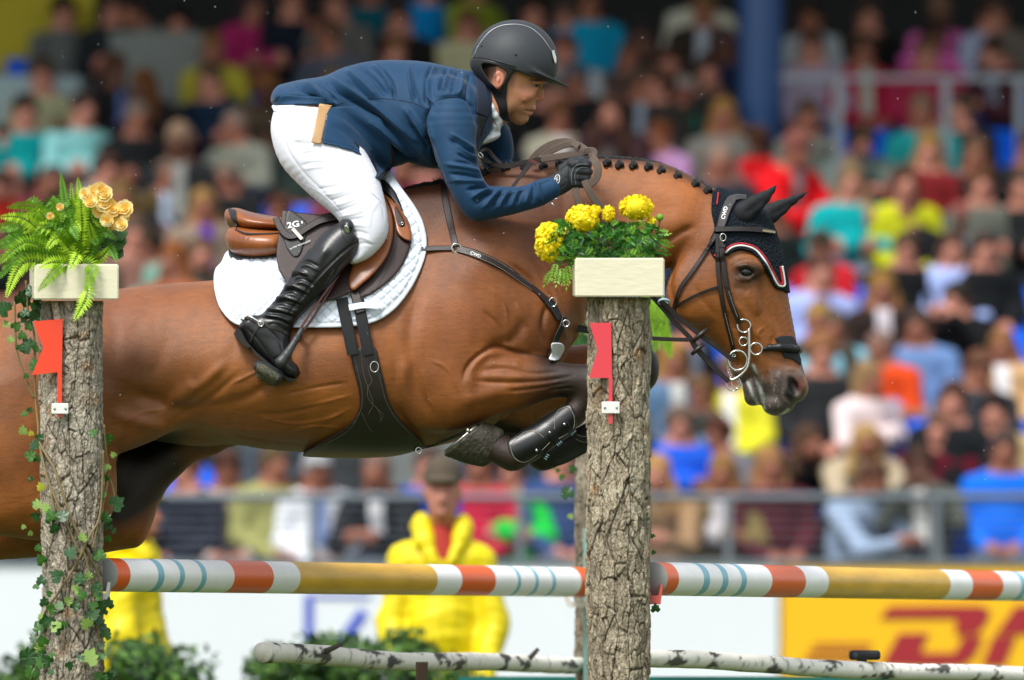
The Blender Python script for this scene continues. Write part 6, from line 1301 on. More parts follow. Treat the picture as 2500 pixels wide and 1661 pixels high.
for r in sorted(byrow):
    for i, p in enumerate(byrow[r]):
        pose = p[6] or rr.choice(poses); hair = 2 if p[5] == 'l' else rr.choice((1, 1, 1, 3, 3, 2, 4)); key = (pose, hair)
        if key not in PM: PM[key] = person_mesh(*key)
        o = bpy.data.objects.new('person', PM[key]); COL.objects.link(o)
        ms = [rr.choice(m_sk[:2] if rr.random() < .93 else m_sk[2:]), pmat('%02x%02x%02x' % tuple(int(int(p[3][i:i+2], 16)*.8) for i in (0, 2, 4))), pmat(p[2]), pmat(rr.choice(['1c2028', '28344c', '30302e', '4a5468'])), pmat(p[4] or p[2])]
        for k, m_ in enumerate(ms): o.material_slots[k].link = 'OBJECT'; o.material_slots[k].material = m_
        Y = ROWD(r); hz = at(p[0], p[1], Y).z; sc_ = (hz-ROWZ(r))/1.2
        if pose == 'stand': sc_ = 1
        sc2 = min(max(sc_, .86), 1.16); q = at(p[0], p[1], Y-.04)
        o.location = (q.x, Y, hz-1.2*sc2); o.scale = (rr.choice((-1, 1))*rr.uniform(.98, 1.12), 1, sc2); o.rotation_euler = (0, rr.uniform(-.06, .06), rr.choice((rr.uniform(-.25, .25), rr.uniform(-.8, .8))))
        props(o, '%s haired spectator in %s%s, %s row, %s from left' % (hname(p[3]), cname(p[2]), (' over '+cname(p[4])) if p[4] and cname(p[4]) != cname(p[2]) else '', ORD[r], NTH[i]), 'person', 'spectators seated in the stand')
# blue seats wherever nobody sits
def seat_proto():
    mb = MB()
    pts = [(-.02, .44), (-.22, .43), (-.40, .45), (-.44, .43)]; back = [(.0, .45), (.05, .62), (.09, .80)]
    prof = [(-.42, .43), (-.40, .455), (-.2, .43), (-.04, .44), (.03, .52), (.08, .88), (.10, .88), (.06, .50), (.0, .41), (-.2, .40)]
    for s0, s1 in ((-.22, .22),):
        n = len(prof); vs = [(s0, a, b) for a, b in prof]+[(s1, a, b) for a, b in prof]
        mb.add(vs, [tuple(range(n)), tuple(range(n, 2*n))[::-1]]+[(i, (i+1) % n, n+(i+1) % n, n+i) for i in range(n)])
    mb.box((0, -.15, .2), (.03, .03, .2)); return mb
sm_ = None; m_seat = mat('blue_seat_plastic', '0f5ee0', rough=.35); ns = 0; seatpos = {}
for r in range(NR-1):
    X = -6.0+(r % 2)*.26
    while X < 6.2: seatpos.setdefault(r, []).append(X); X += .52
for r in seatpos:
    for i, X in enumerate(seatpos[r]):
        px = PX0+X*S*D0/(D0+ROWD(r)); py = ROWY(r)
        if not (-40 < px < 2540) or (560 < px < 1390 and 560 < py < 1040): continue
        if any(q == r and abs(x-X) < .2 for q, x in used) and rr.random() < .35: continue
        if sm_ is None: so = bld(seat_proto(), 'stadium_seat', m_seat, None, True); sm_ = so.data
        else: so = bpy.data.objects.new('stadium_seat', sm_); COL.objects.link(so)
        so.location = (X, ROWD(r)+.02, ROWZ(r)+.004)
        props(so, 'blue plastic stand seat, %s row, seat %s from left' % (ORD[r], NTH[min(i, len(NTH)-1)]), 'seat', 'blue seats in the stand')
# ---------------- stewards ----------------
m_ry = mat('yellow_raincoat', 'e0cc00', rough=.5, bump=1, bscale=12, spec=.4)
def steward(name_label, px, Y, top_py, rot, side=False):
    q = at(px, top_py, Y); H = q.z; k = H/1.84; t = thing('person', name_label, 'person', (q.x, Y, 0))
    def build(fn, nm, m_, vox=1.1, sm=2, crease=None, parent=t, lo=(-45, -40, -190), hi=(45, 40, 4)):
        f = Field(lo, hi, vox); fn(f); V, F = f.mesh(sm)
        if crease: N = vnorm(V, F); V = V+N*crease(V)[:, None]
        V = np.stack([V[:, 0]*.86, V[:, 1], -V[:, 2]], 1)/100*k; c, s = math.cos(rot), math.sin(rot)
        V = np.stack([V[:, 0]*c-V[:, 1]*s+q.x, V[:, 0]*s+V[:, 1]*c+Y, V[:, 2]], 1); return mesh_np(nm, V, F, m_, parent, warp=False, recalc=False)
    def ch(f, pts, k=4, sy=1.): f.chain([(p[0], p[2], p[1], p[3]) for p in pts], k=k, sy=sy)
    def body(f):
        f.ell((0, -171, -2), (8, 11.5, 9.5), 0, k=1); f.ell((0, -164, -5), (6.3, 8, 7.2), 0, k=3); ch(f, [(0, -11, -170, 1.3), (0, -13.2, -166, 1.8)], 2); f.ell((0, -160.5, -10), (3, 1.6, 3), 0, k=1)
        for s in (-1, 1): f.ell((s*8.2, -169, 0), (1.6, 3.2, 2), 0, k=1); f.ell((s*3.2, -171.5, -10.5), (1.9, 1.2, 2), 0, k=1, mode='s')
        ch(f, [(0, 0, -160, 6), (0, 1, -146, 7)], 3); ch(f, [(0, 0, -138, 13), (0, 0, -95, 13)], 5, .8)
        for s in (-1, 1):
            ch(f, [(s*16, 0, -142, 5), (s*24, -2, -112, 4), (s*17, -16, -90, 3.4), (s*13, -18, -84, 3.6)], 3)
            for j in range(4): ch(f, [(s*(14-j*1.9), -19-j*.3, -83, 1.1), (s*(12.5-j*1.9), -21, -78+abs(j-1.5)*.6, 1.0), (s*(11.5-j*1.9), -19, -75.5, .9)], 1)
            ch(f, [(s*15, -20, -85, 1.2), (s*17, -23, -80, 1.1)], 1); ch(f, [(s*8, 0, -92, 9), (s*9, 0, -48, 6), (s*9, 1, -6, 4.5), (s*9.5, -12, -3, 4)], 5)
    b = build(body, 'body', m_sk[0])
    fold = lambda V: vnoise(V*[1, 1, .6], .2, 5)*1.1+vnoise(V*[.7, 1, 1.8], .42, 6)*.6
    def coat(f):
        f.loft([(0, -150, 0, -150.1, 1, 0, 0)]*2, k=1) if False else None
        ch(f, [(-13, 0, -141, 8.5), (13, 0, -141, 8.5)], 5); ch(f, [(0, 0, -134, 17), (0, 0, -112, 17.5), (0, 0, -84, 19)], 7, .78)
        for s in (-1, 1): ch(f, [(s*18, 0, -140, 8.5), (s*25, -2, -114, 7.6), (s*20, -14, -94, 6), (s*17, -17, -87, 5.4)], 3)
        f.ell((0, -150, -3), (8, 13, 10), 0, k=3, mode='s')
    jk_ = build(coat, 'raincoat', m_ry, crease=fold)
    def hood(f):
        for s in (-1, 1): ch(f, [(s*8, 6, -150, 3.6), (s*10.5, -2, -155, 4.4), (s*9, -8, -149, 3.8), (s*4, -13, -139, 2.2)], 2)
        ch(f, [(-10, 7, -150, 5), (0, 11, -149, 6), (10, 7, -150, 5)], 4)
    build(hood, 'hood', m_ry, crease=fold, parent=jk_)
    build(lambda f: ch(f, [(0, -2, -149, 8), (0, -5, -140, 8.5)], 3), 'shirt', mat('red_shirt', '9c2418', rough=.8))
    def cap(f):
        f.ell((0, -176, -1.5), (9.4, 9.5, 10.8), 0, k=1); f.op(lambda x, y, z: -(z+173+0*x+0*y), (-30, -40, -195), (30, 40, -120), .5, 's'); f.ell((0, -174, -9), (8, 1.6, 8.5), 0, k=1.5)
    build(cap, 'cap', mat('khaki_cap', '4e4436', rough=.9))
    def trou(f):
        ch(f, [(0, 0, -94, 15), (0, 0, -84, 15)], 4, .8)
        for s in (-1, 1): ch(f, [(s*8, 0, -86, 10.5), (s*9, 0, -48, 8), (s*9, 1, -9, 7)], 4)
    build(trou, 'trousers', mat('dark_green_trousers', '2c3424', rough=.9))
    for s in (-1, 1): build(lambda f: ch(f, [(s*9, 2, -5, 5.2), (s*9.5, -9, -4, 4.8), (s*9.5, -18, -3, 3.6)], 3), 'shoe', m_blk)
    return t
steward('steward in a bright yellow hooded raincoat and khaki cap facing the camera', 1080, 8.5, 1118, 0.0)
steward('steward in a yellow raincoat seen from the side behind the horse hind leg', 318, 8.2, 1165, 1.35)
# ---------------- obstacle: log posts, planters, poles ----------------
m_barkc = mat('log_bark', attr=True, rough=.92, bump=2.2, bscale=220, var=.35, vscale=160, spec=.15, stretch=(1, 1, .55))
def voro2(u, v, cu, cv, per, seed):
    r = np.random.RandomState(seed); nu = max(3, int(round(per/cu))); cu = per/nu; nv = 400; J = r.rand(nu, nv, 2)*.85; T = r.rand(nu, nv)
    a = u/cu; b = v/cv; f1 = np.full(u.shape, 9.); f2 = np.full(u.shape, 9.); idv = np.zeros(u.shape)
    ia = np.floor(a).astype(int); ib = np.floor(b).astype(int)
    for da in (-1, 0, 1):
        for db in (-1, 0, 1):
            ca = (ia+da) % nu; cb = (ib+db) % nv; du = ia+da+J[ca, cb, 0]-a; dv = ib+db+J[ca, cb, 1]-b; d = np.sqrt(du*du+dv*dv)
            m = d < f1; f2 = np.where(m, f1, np.minimum(f2, d)); idv = np.where(m, T[ca, cb], idv); f1 = np.where(m, d, f1)
    return f1, f2, idv
def log_post(label, cx, yy, rad, ztop, seed, tone=(1, 1, 1), lean=0.):
    t = thing('log_post', label, 'jump post', (wp(cx, 1000, yy).x, yy/S, 0)); nth = 330; zs = np.concatenate([np.arange(ztop, 1705, 2.2), np.arange(1705, 2640, 30)]); zs[-1] = 2640
    th = np.arange(nth)/nth*2*PI; TH, Z = np.meshgrid(th, zs, indexing='xy'); U = TH*rad
    wob = vnoise(np.stack([np.cos(TH).ravel()*40, np.sin(TH).ravel()*40, Z.ravel()*.35], 1), .035, seed).reshape(TH.shape)
    w2 = vnoise(np.stack([np.cos(TH).ravel()*rad, np.sin(TH).ravel()*rad, Z.ravel()], 1), .07, seed+30).reshape(TH.shape); w3 = vnoise(np.stack([np.cos(TH).ravel()*rad, np.sin(TH).ravel()*rad, Z.ravel()*.6], 1), .16, seed+31).reshape(TH.shape)
    f1, f2, idv = voro2(U+9*w2+3*w3, Z+16*w2, 17, 62, 2*PI*rad, seed); g1, g2, id2 = voro2(U+5*w2+4*w3, Z+9*w3, 8, 19, 2*PI*rad, seed+1); h1, h2, id3 = voro2(U, Z, 40, 170, 2*PI*rad, seed+2)
    cr = np.exp(-((f2-f1)/.09)**2)*np.clip(.55+w2+.5*w3, 0, 1); cr2 = np.exp(-((g2-g1)/.12)**2)*np.clip(.35-w2+w3, 0, 1); cr3 = np.exp(-((h2-h1)/.035)**2)
    R = rad+wob*3.2+(idv-.5)*6-cr*4-cr2*2+(id2-.5)*3-cr3*4+(id3-.5)*3+w3*1.4
    X = cx+np.cos(TH)*R+(Z-1100)*lean; Y = yy+np.sin(TH)*R
    V = np.stack([X.ravel(), Y.ravel(), Z.ravel()], 1)
    c0 = np.array(lin((.66, .62, .55))[:3]); C = np.tile(c0, (V.shape[0], 1))
    C *= (.72+.55*idv.ravel()*.8+.25*(id2.ravel()-.5)+.16*(id3.ravel()-.5))[:, None]
    dk = np.clip(cr*.9+cr2*.45+cr3*.9, 0, 1).ravel(); C *= (1+.22*vnoise(V, .3, seed+40)+.16*vnoise(V*[1, 1, .5], .8, seed+41))[:, None]; C = mixc(C, (.17, .14, .11), dk*.8)
    lich = np.clip(vnoise(V, .045, seed+5)*1.6-.25, 0, 1); C = mixc(C, (.80, .77, .70), lich*.55*(1-dk)); oc = np.clip(vnoise(V, .06, seed+9)*2-1.1, 0, 1); C = mixc(C, (.62, .45, .28), oc*.5)
    C *= np.array(tone)
    nz = len(zs); i = np.arange(nz-1)[:, None]*nth; j = np.arange(nth)[None, :]; F = np.stack([(i+j).ravel(), (i+(j+1) % nth).ravel(), (i+nth+(j+1) % nth).ravel(), (i+nth+j).ravel()], 1)
    F = F[:, ::-1]
    o = mesh_np('bark', V, F, m_barkc, t, cols=C, recalc=False)
    mb = MB(); mb.tube([(cx+(ztop-1100)*lean, yy, ztop+6), (cx+(ztop-1100)*lean, yy, ztop+2)], rad*.96, 32); mb.build('end_grain', mat('cut_wood', '8a7450', rough=.8, bump=.3, bscale=60), t, smooth=False)
    return t
YP = -430.
log_post('thick bark covered log post wound with ivy at the left of the obstacle', 175, YP, 77, 735, 5)
log_post('thick bark covered log post in front of the horse forelegs', 1510, YP, 76.5, 726, 9, (1.0, .97, .9))
log_post('thinner blurred log post just behind the right post, with a teal metal strip', 1482, 2050, 78, 735, 21, (.85, .83, .8))
m_cream = mat('cream_render', 'e2dcc0', rough=.7, bump=.3, bscale=45, spec=.3, var=.02, vscale=30, stretch=(.5, 1, 1.6))
m_soil = mat('soil', '1c1510', rough=.95, bump=1, bscale=80)
def planter(label, x0, x1, z0, z1, yy, rot):
    cx = (x0+x1)/2; hw = (x1-x0)/2; t = thing('planter', label, 'planter', (wp(cx, z1, yy).x, yy/S, wp(cx, z1, yy).z)); c, s = math.cos(rot), math.sin(rot)
    bm = bmesh.new(); bmesh.ops.create_cube(bm, size=2)
    W = hw/(c+abs(s)*.95); zc, hz = (z0+z1)/2, (z1-z0)/2
    for v in bm.verts: v.co = Vector((v.co.x*W, v.co.y*W*.95, v.co.z*hz))
    top = [f for f in bm.faces if f.normal.z < -.5]     # picture z points down, so the rim is at -z
    r = bmesh.ops.inset_individual(bm, faces=top, thickness=12); ext = bmesh.ops.extrude_discrete_faces(bm, faces=top)
    for f in ext['faces']:
        for v in f.verts: v.co.z += 30
    bmesh.ops.bevel(bm, geom=[e for e in bm.edges], offset=3.2, segments=3, affect='EDGES'); 
    V = np.array([v.co[:] for v in bm.verts]); F = [tuple(v.index for v in f.verts) for f in bm.faces]; bm.free()
    V = np.stack([cx+V[:, 0]*c-V[:, 1]*s, yy+V[:, 0]*s+V[:, 1]*c, zc+V[:, 2]], 1)
    mesh_np('box', V, F, m_cream, t, smooth=False)
    mb = MB(); w2 = W-14; vs = [(a*w2, b*w2*.93) for a, b in ((-1, -1), (1, -1), (1, 1), (-1, 1))]; mb.add([(cx+a*c-b*s, yy+a*s+b*c, z0+12) for a, b in vs], [(0, 1, 2, 3)]); mb.build('soil', m_soil, t, smooth=False)
planter('cream planter box holding the fern and begonias on the left log post', 72, 290, 645, 732, YP, .06)
planter('cream planter box holding yellow marigolds on the right log post', 1398, 1622, 630, 725, YP, .03)
planter('planter box on the rear log post, hidden behind the marigold planter', 1420, 1590, 640, 722, 2050, .05)
# flags
def flag(label, pts, stick, br, m_, yy):
    t = thing('flag', label, 'flag', wp(br[0], br[3], yy)); n = len(pts); vs = [(a, yy-86, b) for a, b in pts]+[(a, yy-83, b) for a, b in pts]
    MB().add(vs, [tuple(range(n)), tuple(range(n, 2*n))[::-1]]+[(i, (i+1) % n, n+(i+1) % n, n+i) for i in range(n)]).build('blade', m_, t, smooth=False)
    MB().box(((stick[0]+stick[1])/2, yy-84, (stick[2]+stick[3])/2), ((stick[1]-stick[0])/2, 4, (stick[3]-stick[2])/2)).build('stick', m_, t, smooth=False)
    b = MB(); b.box(((br[0]+br[1])/2, yy-90, (br[2]+br[3])/2), ((br[1]-br[0])/2, 3, (br[3]-br[2])/2)); o = b.build('bracket', mat('white_plastic', 'e4e4e0', rough=.5), t, smooth=False)
    md = o.modifiers.new('b', 'BEVEL'); md.width = .002; md.segments = 2
    for dx in (-.33, .33):
        c = ((br[0]+br[1])/2+dx*(br[1]-br[0]), (br[2]+br[3])/2); MB().tube([(c[0], yy-93, c[1]), (c[0], yy-95, c[1])], 2.6, 10).build('screw', m_steel, o)
flag('orange red obstacle flag on the left ivy covered post', [(81, 785), (153, 779), (151, 908), (78, 916), (105, 849)], (140, 151, 905, 1018), (126, 167, 985, 1011), mat('orange_red_plastic', 'e8401c', rough=.4, coat=.2), YP)
flag('faded pinkish red obstacle flag on the right log post', [(1439, 789), (1492, 788), (1494, 923), (1438, 923), (1459, 855)], (1486, 1495, 920, 1035), (1469, 1513, 981, 1010), mat('faded_red_plastic', 'dc3c48', rough=.4, coat=.2), YP)
# striped poles
m_po = mat('orange_pole_paint', 'f2641a', rough=.38, coat=.15, bump=.12, bscale=60); m_pw = mat('white_pole_paint', 'ffffff', rough=.38, coat=.15, bump=.15, bscale=60, var=.04, vscale=25)
m_pb = mat('pale_blue_pole_paint', '82c0d4', rough=.4, coat=.15); m_py = mat('ochre_pole_paint', 'f2bc36', rough=.42, coat=.12, bump=.25, bscale=50, var=.3, vscale=14, col2='d4a42e', stretch=(.35, .35, 1.6)); m_pc = mat('grey_cap', '9a9c9a', rough=.5)
def pole(label, A, B, rad, marks, bulge, L=3.5):
    """A, B ends seen (px, py, Y metres); marks (bulge px, colour) boundaries"""
    a = at(*A); b = at(*B); d = (b-a).normalized(); side = Vector((d.y, -d.x, 0)).normalized()*rad
    if side.y > 0: side = -side
    def tpx(px):        # distance along the axis whose near-side point appears at px
        k = (px-PX0)/S/D0; o = a+side
        return (k*(D0+o.y)-o.x)/(d.x-k*d.y)
    bounds = [0.0]; mi = []
    prev = -.004
    ts = [(tpx(px), c) for px, c in marks]
    mb = MB(); n = 40; rings = []; cur = -.0; segs = []
    for t_, c in ts: segs.append((cur, t_, c)); cur = t_
    k = 0
    while cur < L: segs.append((cur, min(L, cur+[.16, .12, .5][k % 3]), [1, 0, 3][k % 3])); cur = segs[-1][1]; k += 1
    up = Vector((0, 0, 1)); sd = d.cross(up).normalized(); up2 = sd.cross(d); vs = []; fs = []; ms = []
    def ringv(t, r): 
        base = len(vs)
        for j in range(n): th = 2*PI*j/n; vs.append(a+d*t+(sd*math.cos(th)+up2*math.sin(th))*r)
        return base
    c0 = len(vs); vs.append(a+d*0); r0 = ringv(0, rad*.97); r1 = ringv(.003, rad)
    for j in range(n): fs.append((c0, r0+(j+1) % n, r0+j)); ms.append(4); fs.append((r0+j, r0+(j+1) % n, r1+(j+1) % n, r1+j)); ms.append(4)
    last = r1
    for s0, s1, c in segs:
        m = max(1, int((s1-s0)/.08))
        for q in range(m):
            t = s0+(s1-s0)*(q+1)/m; r = ringv(max(t, .0031), rad)
            for j in range(n): fs.append((last+j, last+(j+1) % n, r+(j+1) % n, r+j)); ms.append(c)
            last = r
    fs.append(tuple(last+j for j in range(n))); ms.append(4)
    me = mesh_np('jump_pole', np.array([v[:] for v in vs]), fs, [m_po, m_pw, m_pb, m_py, m_pc], None, warp=False, mi=ms)
    return props(me, label, 'jump pole')
pole('striped orange, white and ochre pole held between the left post and the rear post', (252, 1403.5, -.46), (1470, 1422.5, 2.35), .0488,
     [(263, 4), (319, 0), (387, 1), (402, 2), (440, 1), (452, 2), (493, 1), (505, 2), (573, 1), (669, 0), (734, 1), (1069, 3), (1129, 1), (1211, 0), (1265, 1), (1273, 2), (1308, 1), (1316, 2), (1350, 1), (1358, 2), (1420, 1), (1475, 0)], 28, 3.0)
pole('striped orange, white and ochre pole running right from behind the right log post', (1592, 1413, -.46), (2400, 1430, 2.1), .0488,
     [(1607, 4), (1658, 0), (1719, 1), (1734, 2), (1765, 1), (1779, 2), (1811, 1), (1824, 2), (1886, 1), (1968, 0), (2024, 1), (2321, 3), (2376, 1), (2450, 0), (2494, 1), (2506, 2)], 29)
def cup(label, px, py, Y, m_, w=.024, h=.028):
    p = at(px, py, Y); t = MB(); pts = [(-1, 1), (-.7, 1), (-.45, -.1), (.45, -.1), (.7, 1), (1, 1), (.7, -1), (-.7, -1)]; n = len(pts)
    vs = [(p.x+a*w, Y-.03, p.z+b*h) for a, b in pts]+[(p.x+a*w, Y+.04, p.z+b*h) for a, b in pts]
    t.add(vs, [tuple(range(n)), tuple(range(n, 2*n))[::-1]]+[(i, (i+1) % n, n+(i+1) % n, n+i) for i in range(n)]); props(t.build('jump_cup', m_, None, smooth=False, warp=False), label, 'jump cup')
cup('white jump cup under the left end of the left pole', 250, 1446, -.49, MATS['white_plastic'])
cup('faded pink jump cup under the left end of the right pole', 1598, 1452, -.49, mat('pink_plastic', 'c8584c', rough=.5))
cup('pale jump cup under the far end of the left pole', 1412, 1468, 2.3, MATS['white_plastic'], .05, .02)
mb = MB(); a, b = at(1424, 1290, 2.36), at(1436, 2600, 2.36); mbox(mb, a.x, b.x, 2.34, 2.37, .02, a.z); props(bld(mb, 'metal_track', mat('pale_teal_metal', '8fb8b0', rough=.4, metal=.3)), 'pale teal slotted metal strip on the rear log post', 'metal track')
# birch rails
m_birch = mat('birch_bark', attr=True, rough=.8, bump=.6, bscale=60, spec=.2)
def birch(label, A, B, r0, r1, seed, stub=()):
    a, b = at(*A), at(*B); n = 26; m = 260; t = np.linspace(0, 1, m); d = (b-a); L = d.length; dn = d.normalized(); sd = dn.cross(Vector((0, 0, 1))).normalized(); up = sd.cross(dn)
    th = np.arange(n)/n*2*PI; T, TH = np.meshgrid(t, th, indexing='ij'); P = np.stack([T*L*100, np.cos(TH)*5, np.sin(TH)*5], -1).reshape(-1, 3)
    R = (r0+(r1-r0)*T)*(1+.05*vnoise(P, .25, seed).reshape(T.shape)+.05*vnoise(P*[.3, 1, 1], .2, seed+1).reshape(T.shape)); bend = .006*np.sin(T*5+seed)+.004*np.sin(T*13)
    an, ad, au = np.array(a), np.array(d), np.array(up); V = an+T[..., None]*ad+np.cos(TH)[..., None]*R[..., None]*np.array(sd)+(np.sin(TH)*R+bend)[..., None]*au; V = V.reshape(-1, 3)
    C = np.tile(np.array(lin((.97, .96, .92))[:3]), (len(V), 1)); v1 = vnoise(P*[.9, 1.3, 1.3], .35, seed+3); C = mixc(C, (.08, .07, .065), np.clip((v1+.35*vnoise(P, 1.1, seed+9)-.36)*5, 0, 1)*.9); v2 = vnoise(P*[2.2, .4, .4], .9, seed+4); C = mixc(C, (.30, .26, .22), np.clip(v2*2-1.1, 0, 1)*.6)
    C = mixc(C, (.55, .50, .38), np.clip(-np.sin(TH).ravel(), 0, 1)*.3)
    i = np.arange(m-1)[:, None]*n; j = np.arange(n)[None, :]; F = [tuple(q) for q in np.stack([(i+j).ravel(), (i+(j+1) % n).ravel(), (i+n+(j+1) % n).ravel(), (i+n+j).ravel()], 1).tolist()]+[tuple(range(n)), tuple((m-1)*n+k for k in range(n))]
    t_ = thing('birch_rail', label, 'birch pole', a); mesh_np('trunk', V, F, m_birch, t_, warp=False, cols=C)
    for s_ in stub:
        c = a+d*s_[0]; MB().tube([c, c+Vector((s_[1], -.02, s_[2]*.6)), c+Vector((s_[1]*1.6, -.02, s_[2]))], [.012, .009, .007], 6).build('branch_stub', m_birch, t_, warp=False, cols=np.tile([.1, .09, .08], (18, 1)))
    return t_
birch('white birch rail with its cut left end, low between the log posts', (640, 1594, .25), (1500, 1631, 2.7), .031, .027, 3, ((.14, .05, .035), (.72, .03, .05)))
birch('white birch rail with a black camera strapped on it, lower right', (1520, 1612, -.1), (2900, 1660, 2.6), .027, .026, 8)
p = at(1030, 1640, .9); MB().tube([(p.x, .9, .0), (p.x, .9, p.z+.03)], .02, 10).build('rail_support', m_bark0, None, warp=False); props(bpy.data.objects['rail_support'], 'brown stake holding up the left birch rail', 'stake')
for o_ in [bpy.data.objects['rail_support']]: pass
tc_ = thing('action_camera', 'small black camera strapped on the right birch rail', 'camera', at(2112, 1600, 1.0)); Yc = 1.0
a, b = at(2072, 1588, Yc), at(2148, 1612, Yc); mb = MB(); mb.box(((a.x+b.x)/2, Yc-.02, (a.z+b.z)/2), ((b.x-a.x)/2, .03, (a.z-b.z)/2)); o = bld(mb, 'body', m_blk, tc_); md = o.modifiers.new('b', 'BEVEL'); md.width = .01; md.segments = 3
MB().tube([((a.x+b.x)/2-.03, Yc-.055, (a.z+b.z)/2), ((a.x+b.x)/2-.03, Yc-.045, (a.z+b.z)/2)], .009, 14).build('lens', m_hpan, tc_, warp=False)
mb = MB(); c = at(2104, 1622, Yc); pts = [(c.x, c.y+.036*math.cos(t), c.z+.036*math.sin(t)) for t in np.linspace(0, 2*PI, 20, False)]; vs = [(x+s*.014, y, z) for x, y, z in pts for s in (-1, 1)]; mb.add(vs, [(2*i, 2*i+1, (2*i+3) % 40, (2*i+2) % 40) for i in range(20)]); bld(mb, 'strap', m_blk, tc_)
# ---------------- plants ----------------
m_f1 = mat('fern_green', '82b01c', rough=.5, spec=.35, transl=.3, var=.2, vscale=20); m_f2 = mat('fern_bright', 'a8ce30', rough=.5, spec=.35); m_f3 = mat('fern_deep', '568a1e', rough=.55, spec=.3); m_fs = mat('fern_stalk', '5c7a24', rough=.6)
def frond(mb, pts, L0, seed, mi):
    C = cat_(pts, 12); r = random.Random(seed); k = len(C); seg = np.linalg.norm(C[1:]-C[:-1], axis=1); cum = np.concatenate([[0], np.cumsum(seg)]); tot = cum[-1]; mb.tube(C.tolist(), np.linspace(1.5, .4, k), 4, mi=3)
    u = tot*.08; view = Vector((r.uniform(-.25, .25), 1, r.uniform(-.5, .2))).normalized()
    while u < tot-1:
        t = u/tot; p = np.array([np.interp(u, cum, C[:, i]) for i in range(3)]); q = np.array([np.interp(min(u+2, tot), cum, C[:, i]) for i in range(3)]); d = Vector(q-p).normalized() if np.linalg.norm(q-p) > 0 else Vector((0, 0, 1))
        w = d.cross(view).normalized(); ln = L0*1.55*min(1, t*5+.3)*(1-t**1.8)**.8*r.uniform(.85, 1.1)+2.5
        for s in (-1, 1):
            b = Vector(p); dr = (w*s+d*.35+view*r.uniform(-.3, .15)).normalized(); tip = b+dr*ln+Vector((0, 0, ln*.12)); wd = d*(3.5*min(1, ln/12)+.6); m1 = b+dr*ln*.35
            mb.add([b, m1+wd, tip, m1-wd], [(0, 1, 2, 3)], mi)
        u += 8.8*max(.6, 1-t*.4)
fern = thing('fern', 'bright green fern spilling over the left planter', 'fern', wp(180, 650, YP)); YF = YP
FR = [((180, 640), (165, 540), (148, 422), 15), ((185, 640), (178, 540), (174, 446), 11), ((195, 640), (200, 530), (190, 434), 16), ((215, 640), (238, 540), (249, 444), 11), ((170, 630), (90, 510), (14, 507), 20), ((160, 640), (70, 540), (-4, 530), 20), ((165, 645), (80, 556), (-6, 566), 18),
      ((160, 645), (70, 572), (10, 590), 22), ((160, 650), (70, 590), (-4, 645), 20), ((165, 650), (60, 620), (-6, 682), 20), ((160, 655), (60, 640), (14, 728), 19), ((175, 640), (150, 540), (124, 483), 13), ((210, 640), (262, 600), (286, 640), 16), ((205, 640), (240, 570), (262, 548), 15), ((200, 635), (226, 655), (206, 712), 17), ((206, 668), (212, 720), (180, 784), 17),
      ((190, 640), (150, 650), (92, 712), 14), ((185, 640), (190, 620), (170, 660), 16), ((180, 640), (110, 590), (84, 560), 18), ((190, 640), (140, 580), (110, 530), 17), ((200, 640), (180, 590), (160, 560), 17), ((210, 640), (225, 590), (215, 540), 15), ((170, 645), (110, 620), (60, 600), 19), ((180, 645), (130, 640), (96, 655), 17), ((215, 645), (250, 625), (270, 600), 14), ((175, 640), (130, 560), (60, 520), 18)]
r_ = random.Random(5)
for i in range(125):
    a = r_.uniform(-3.05, -.75); L_ = r_.uniform(60, 165); x, z = 175+r_.uniform(-55, 50), 645-r_.uniform(0, 60); FR.append(((x, z), (x+math.cos(a)*L_*.55-8, z+math.sin(a)*L_*.75), (x+math.cos(a)*L_*1.0-10, z+math.sin(a)*L_*.8+r_.uniform(0, 40)), r_.uniform(13, 20)))
for i, (a, b, c, L_) in enumerate(FR):
    y0 = YF+r_.uniform(-40, 40); y2 = y0-r_.uniform(10, 100)+(30 if i >= 26 else 0)
    if c[1] > 650: y0 = YF-70; y2 = YF-135
    mb = MB(); frond(mb, [(a[0], y0, a[1]), (b[0], (y0+y2)/2-10, b[1]), (c[0], y2, c[1])], L_, i, 0); mi = r_.choice((0, 0, 1, 1, 2)) if i < 26 else r_.choice((0, 2, 2, 1))
    mb.m = [mi if q == 0 else 3 for q in mb.m]; mb.build('frond', [m_f1, m_f2, m_f3, m_fs], fern, recalc=False)
# begonias
m_pt = [mat('begonia_petal_pale', 'fff2bc', rough=.5, transl=.35), mat('begonia_petal_gold', 'ffdc70', rough=.5, transl=.35), mat('begonia_petal_peach', 'ffe89c', rough=.5, transl=.35)]
beg = thing('begonia', 'pale yellow double begonias beside the fern in the left planter', 'flower', wp(250, 650, YP))
def petal(mb, c, d, up, s, mi, cupf=.35):
    d = d.normalized(); w = d.cross(up).normalized(); u = w.cross(d); vs = []; n = 5
    for i in range(n):
        t = i/(n-1)
        for j in range(5): q = (j-2)/2; wd = s*.62*math.sin(PI*min(1, .18+t*.74))**.8; vs.append(c+d*(s*t)+w*(q*wd)+u*(s*cupf*(t*t-.0)+abs(q)*s*.10+math.sin(t*9+q*5)*s*.03))
    mb.add(vs, [(i*5+j, i*5+j+1, i*5+j+6, i*5+j+5) for i in range(n-1) for j in range(4)], mi)
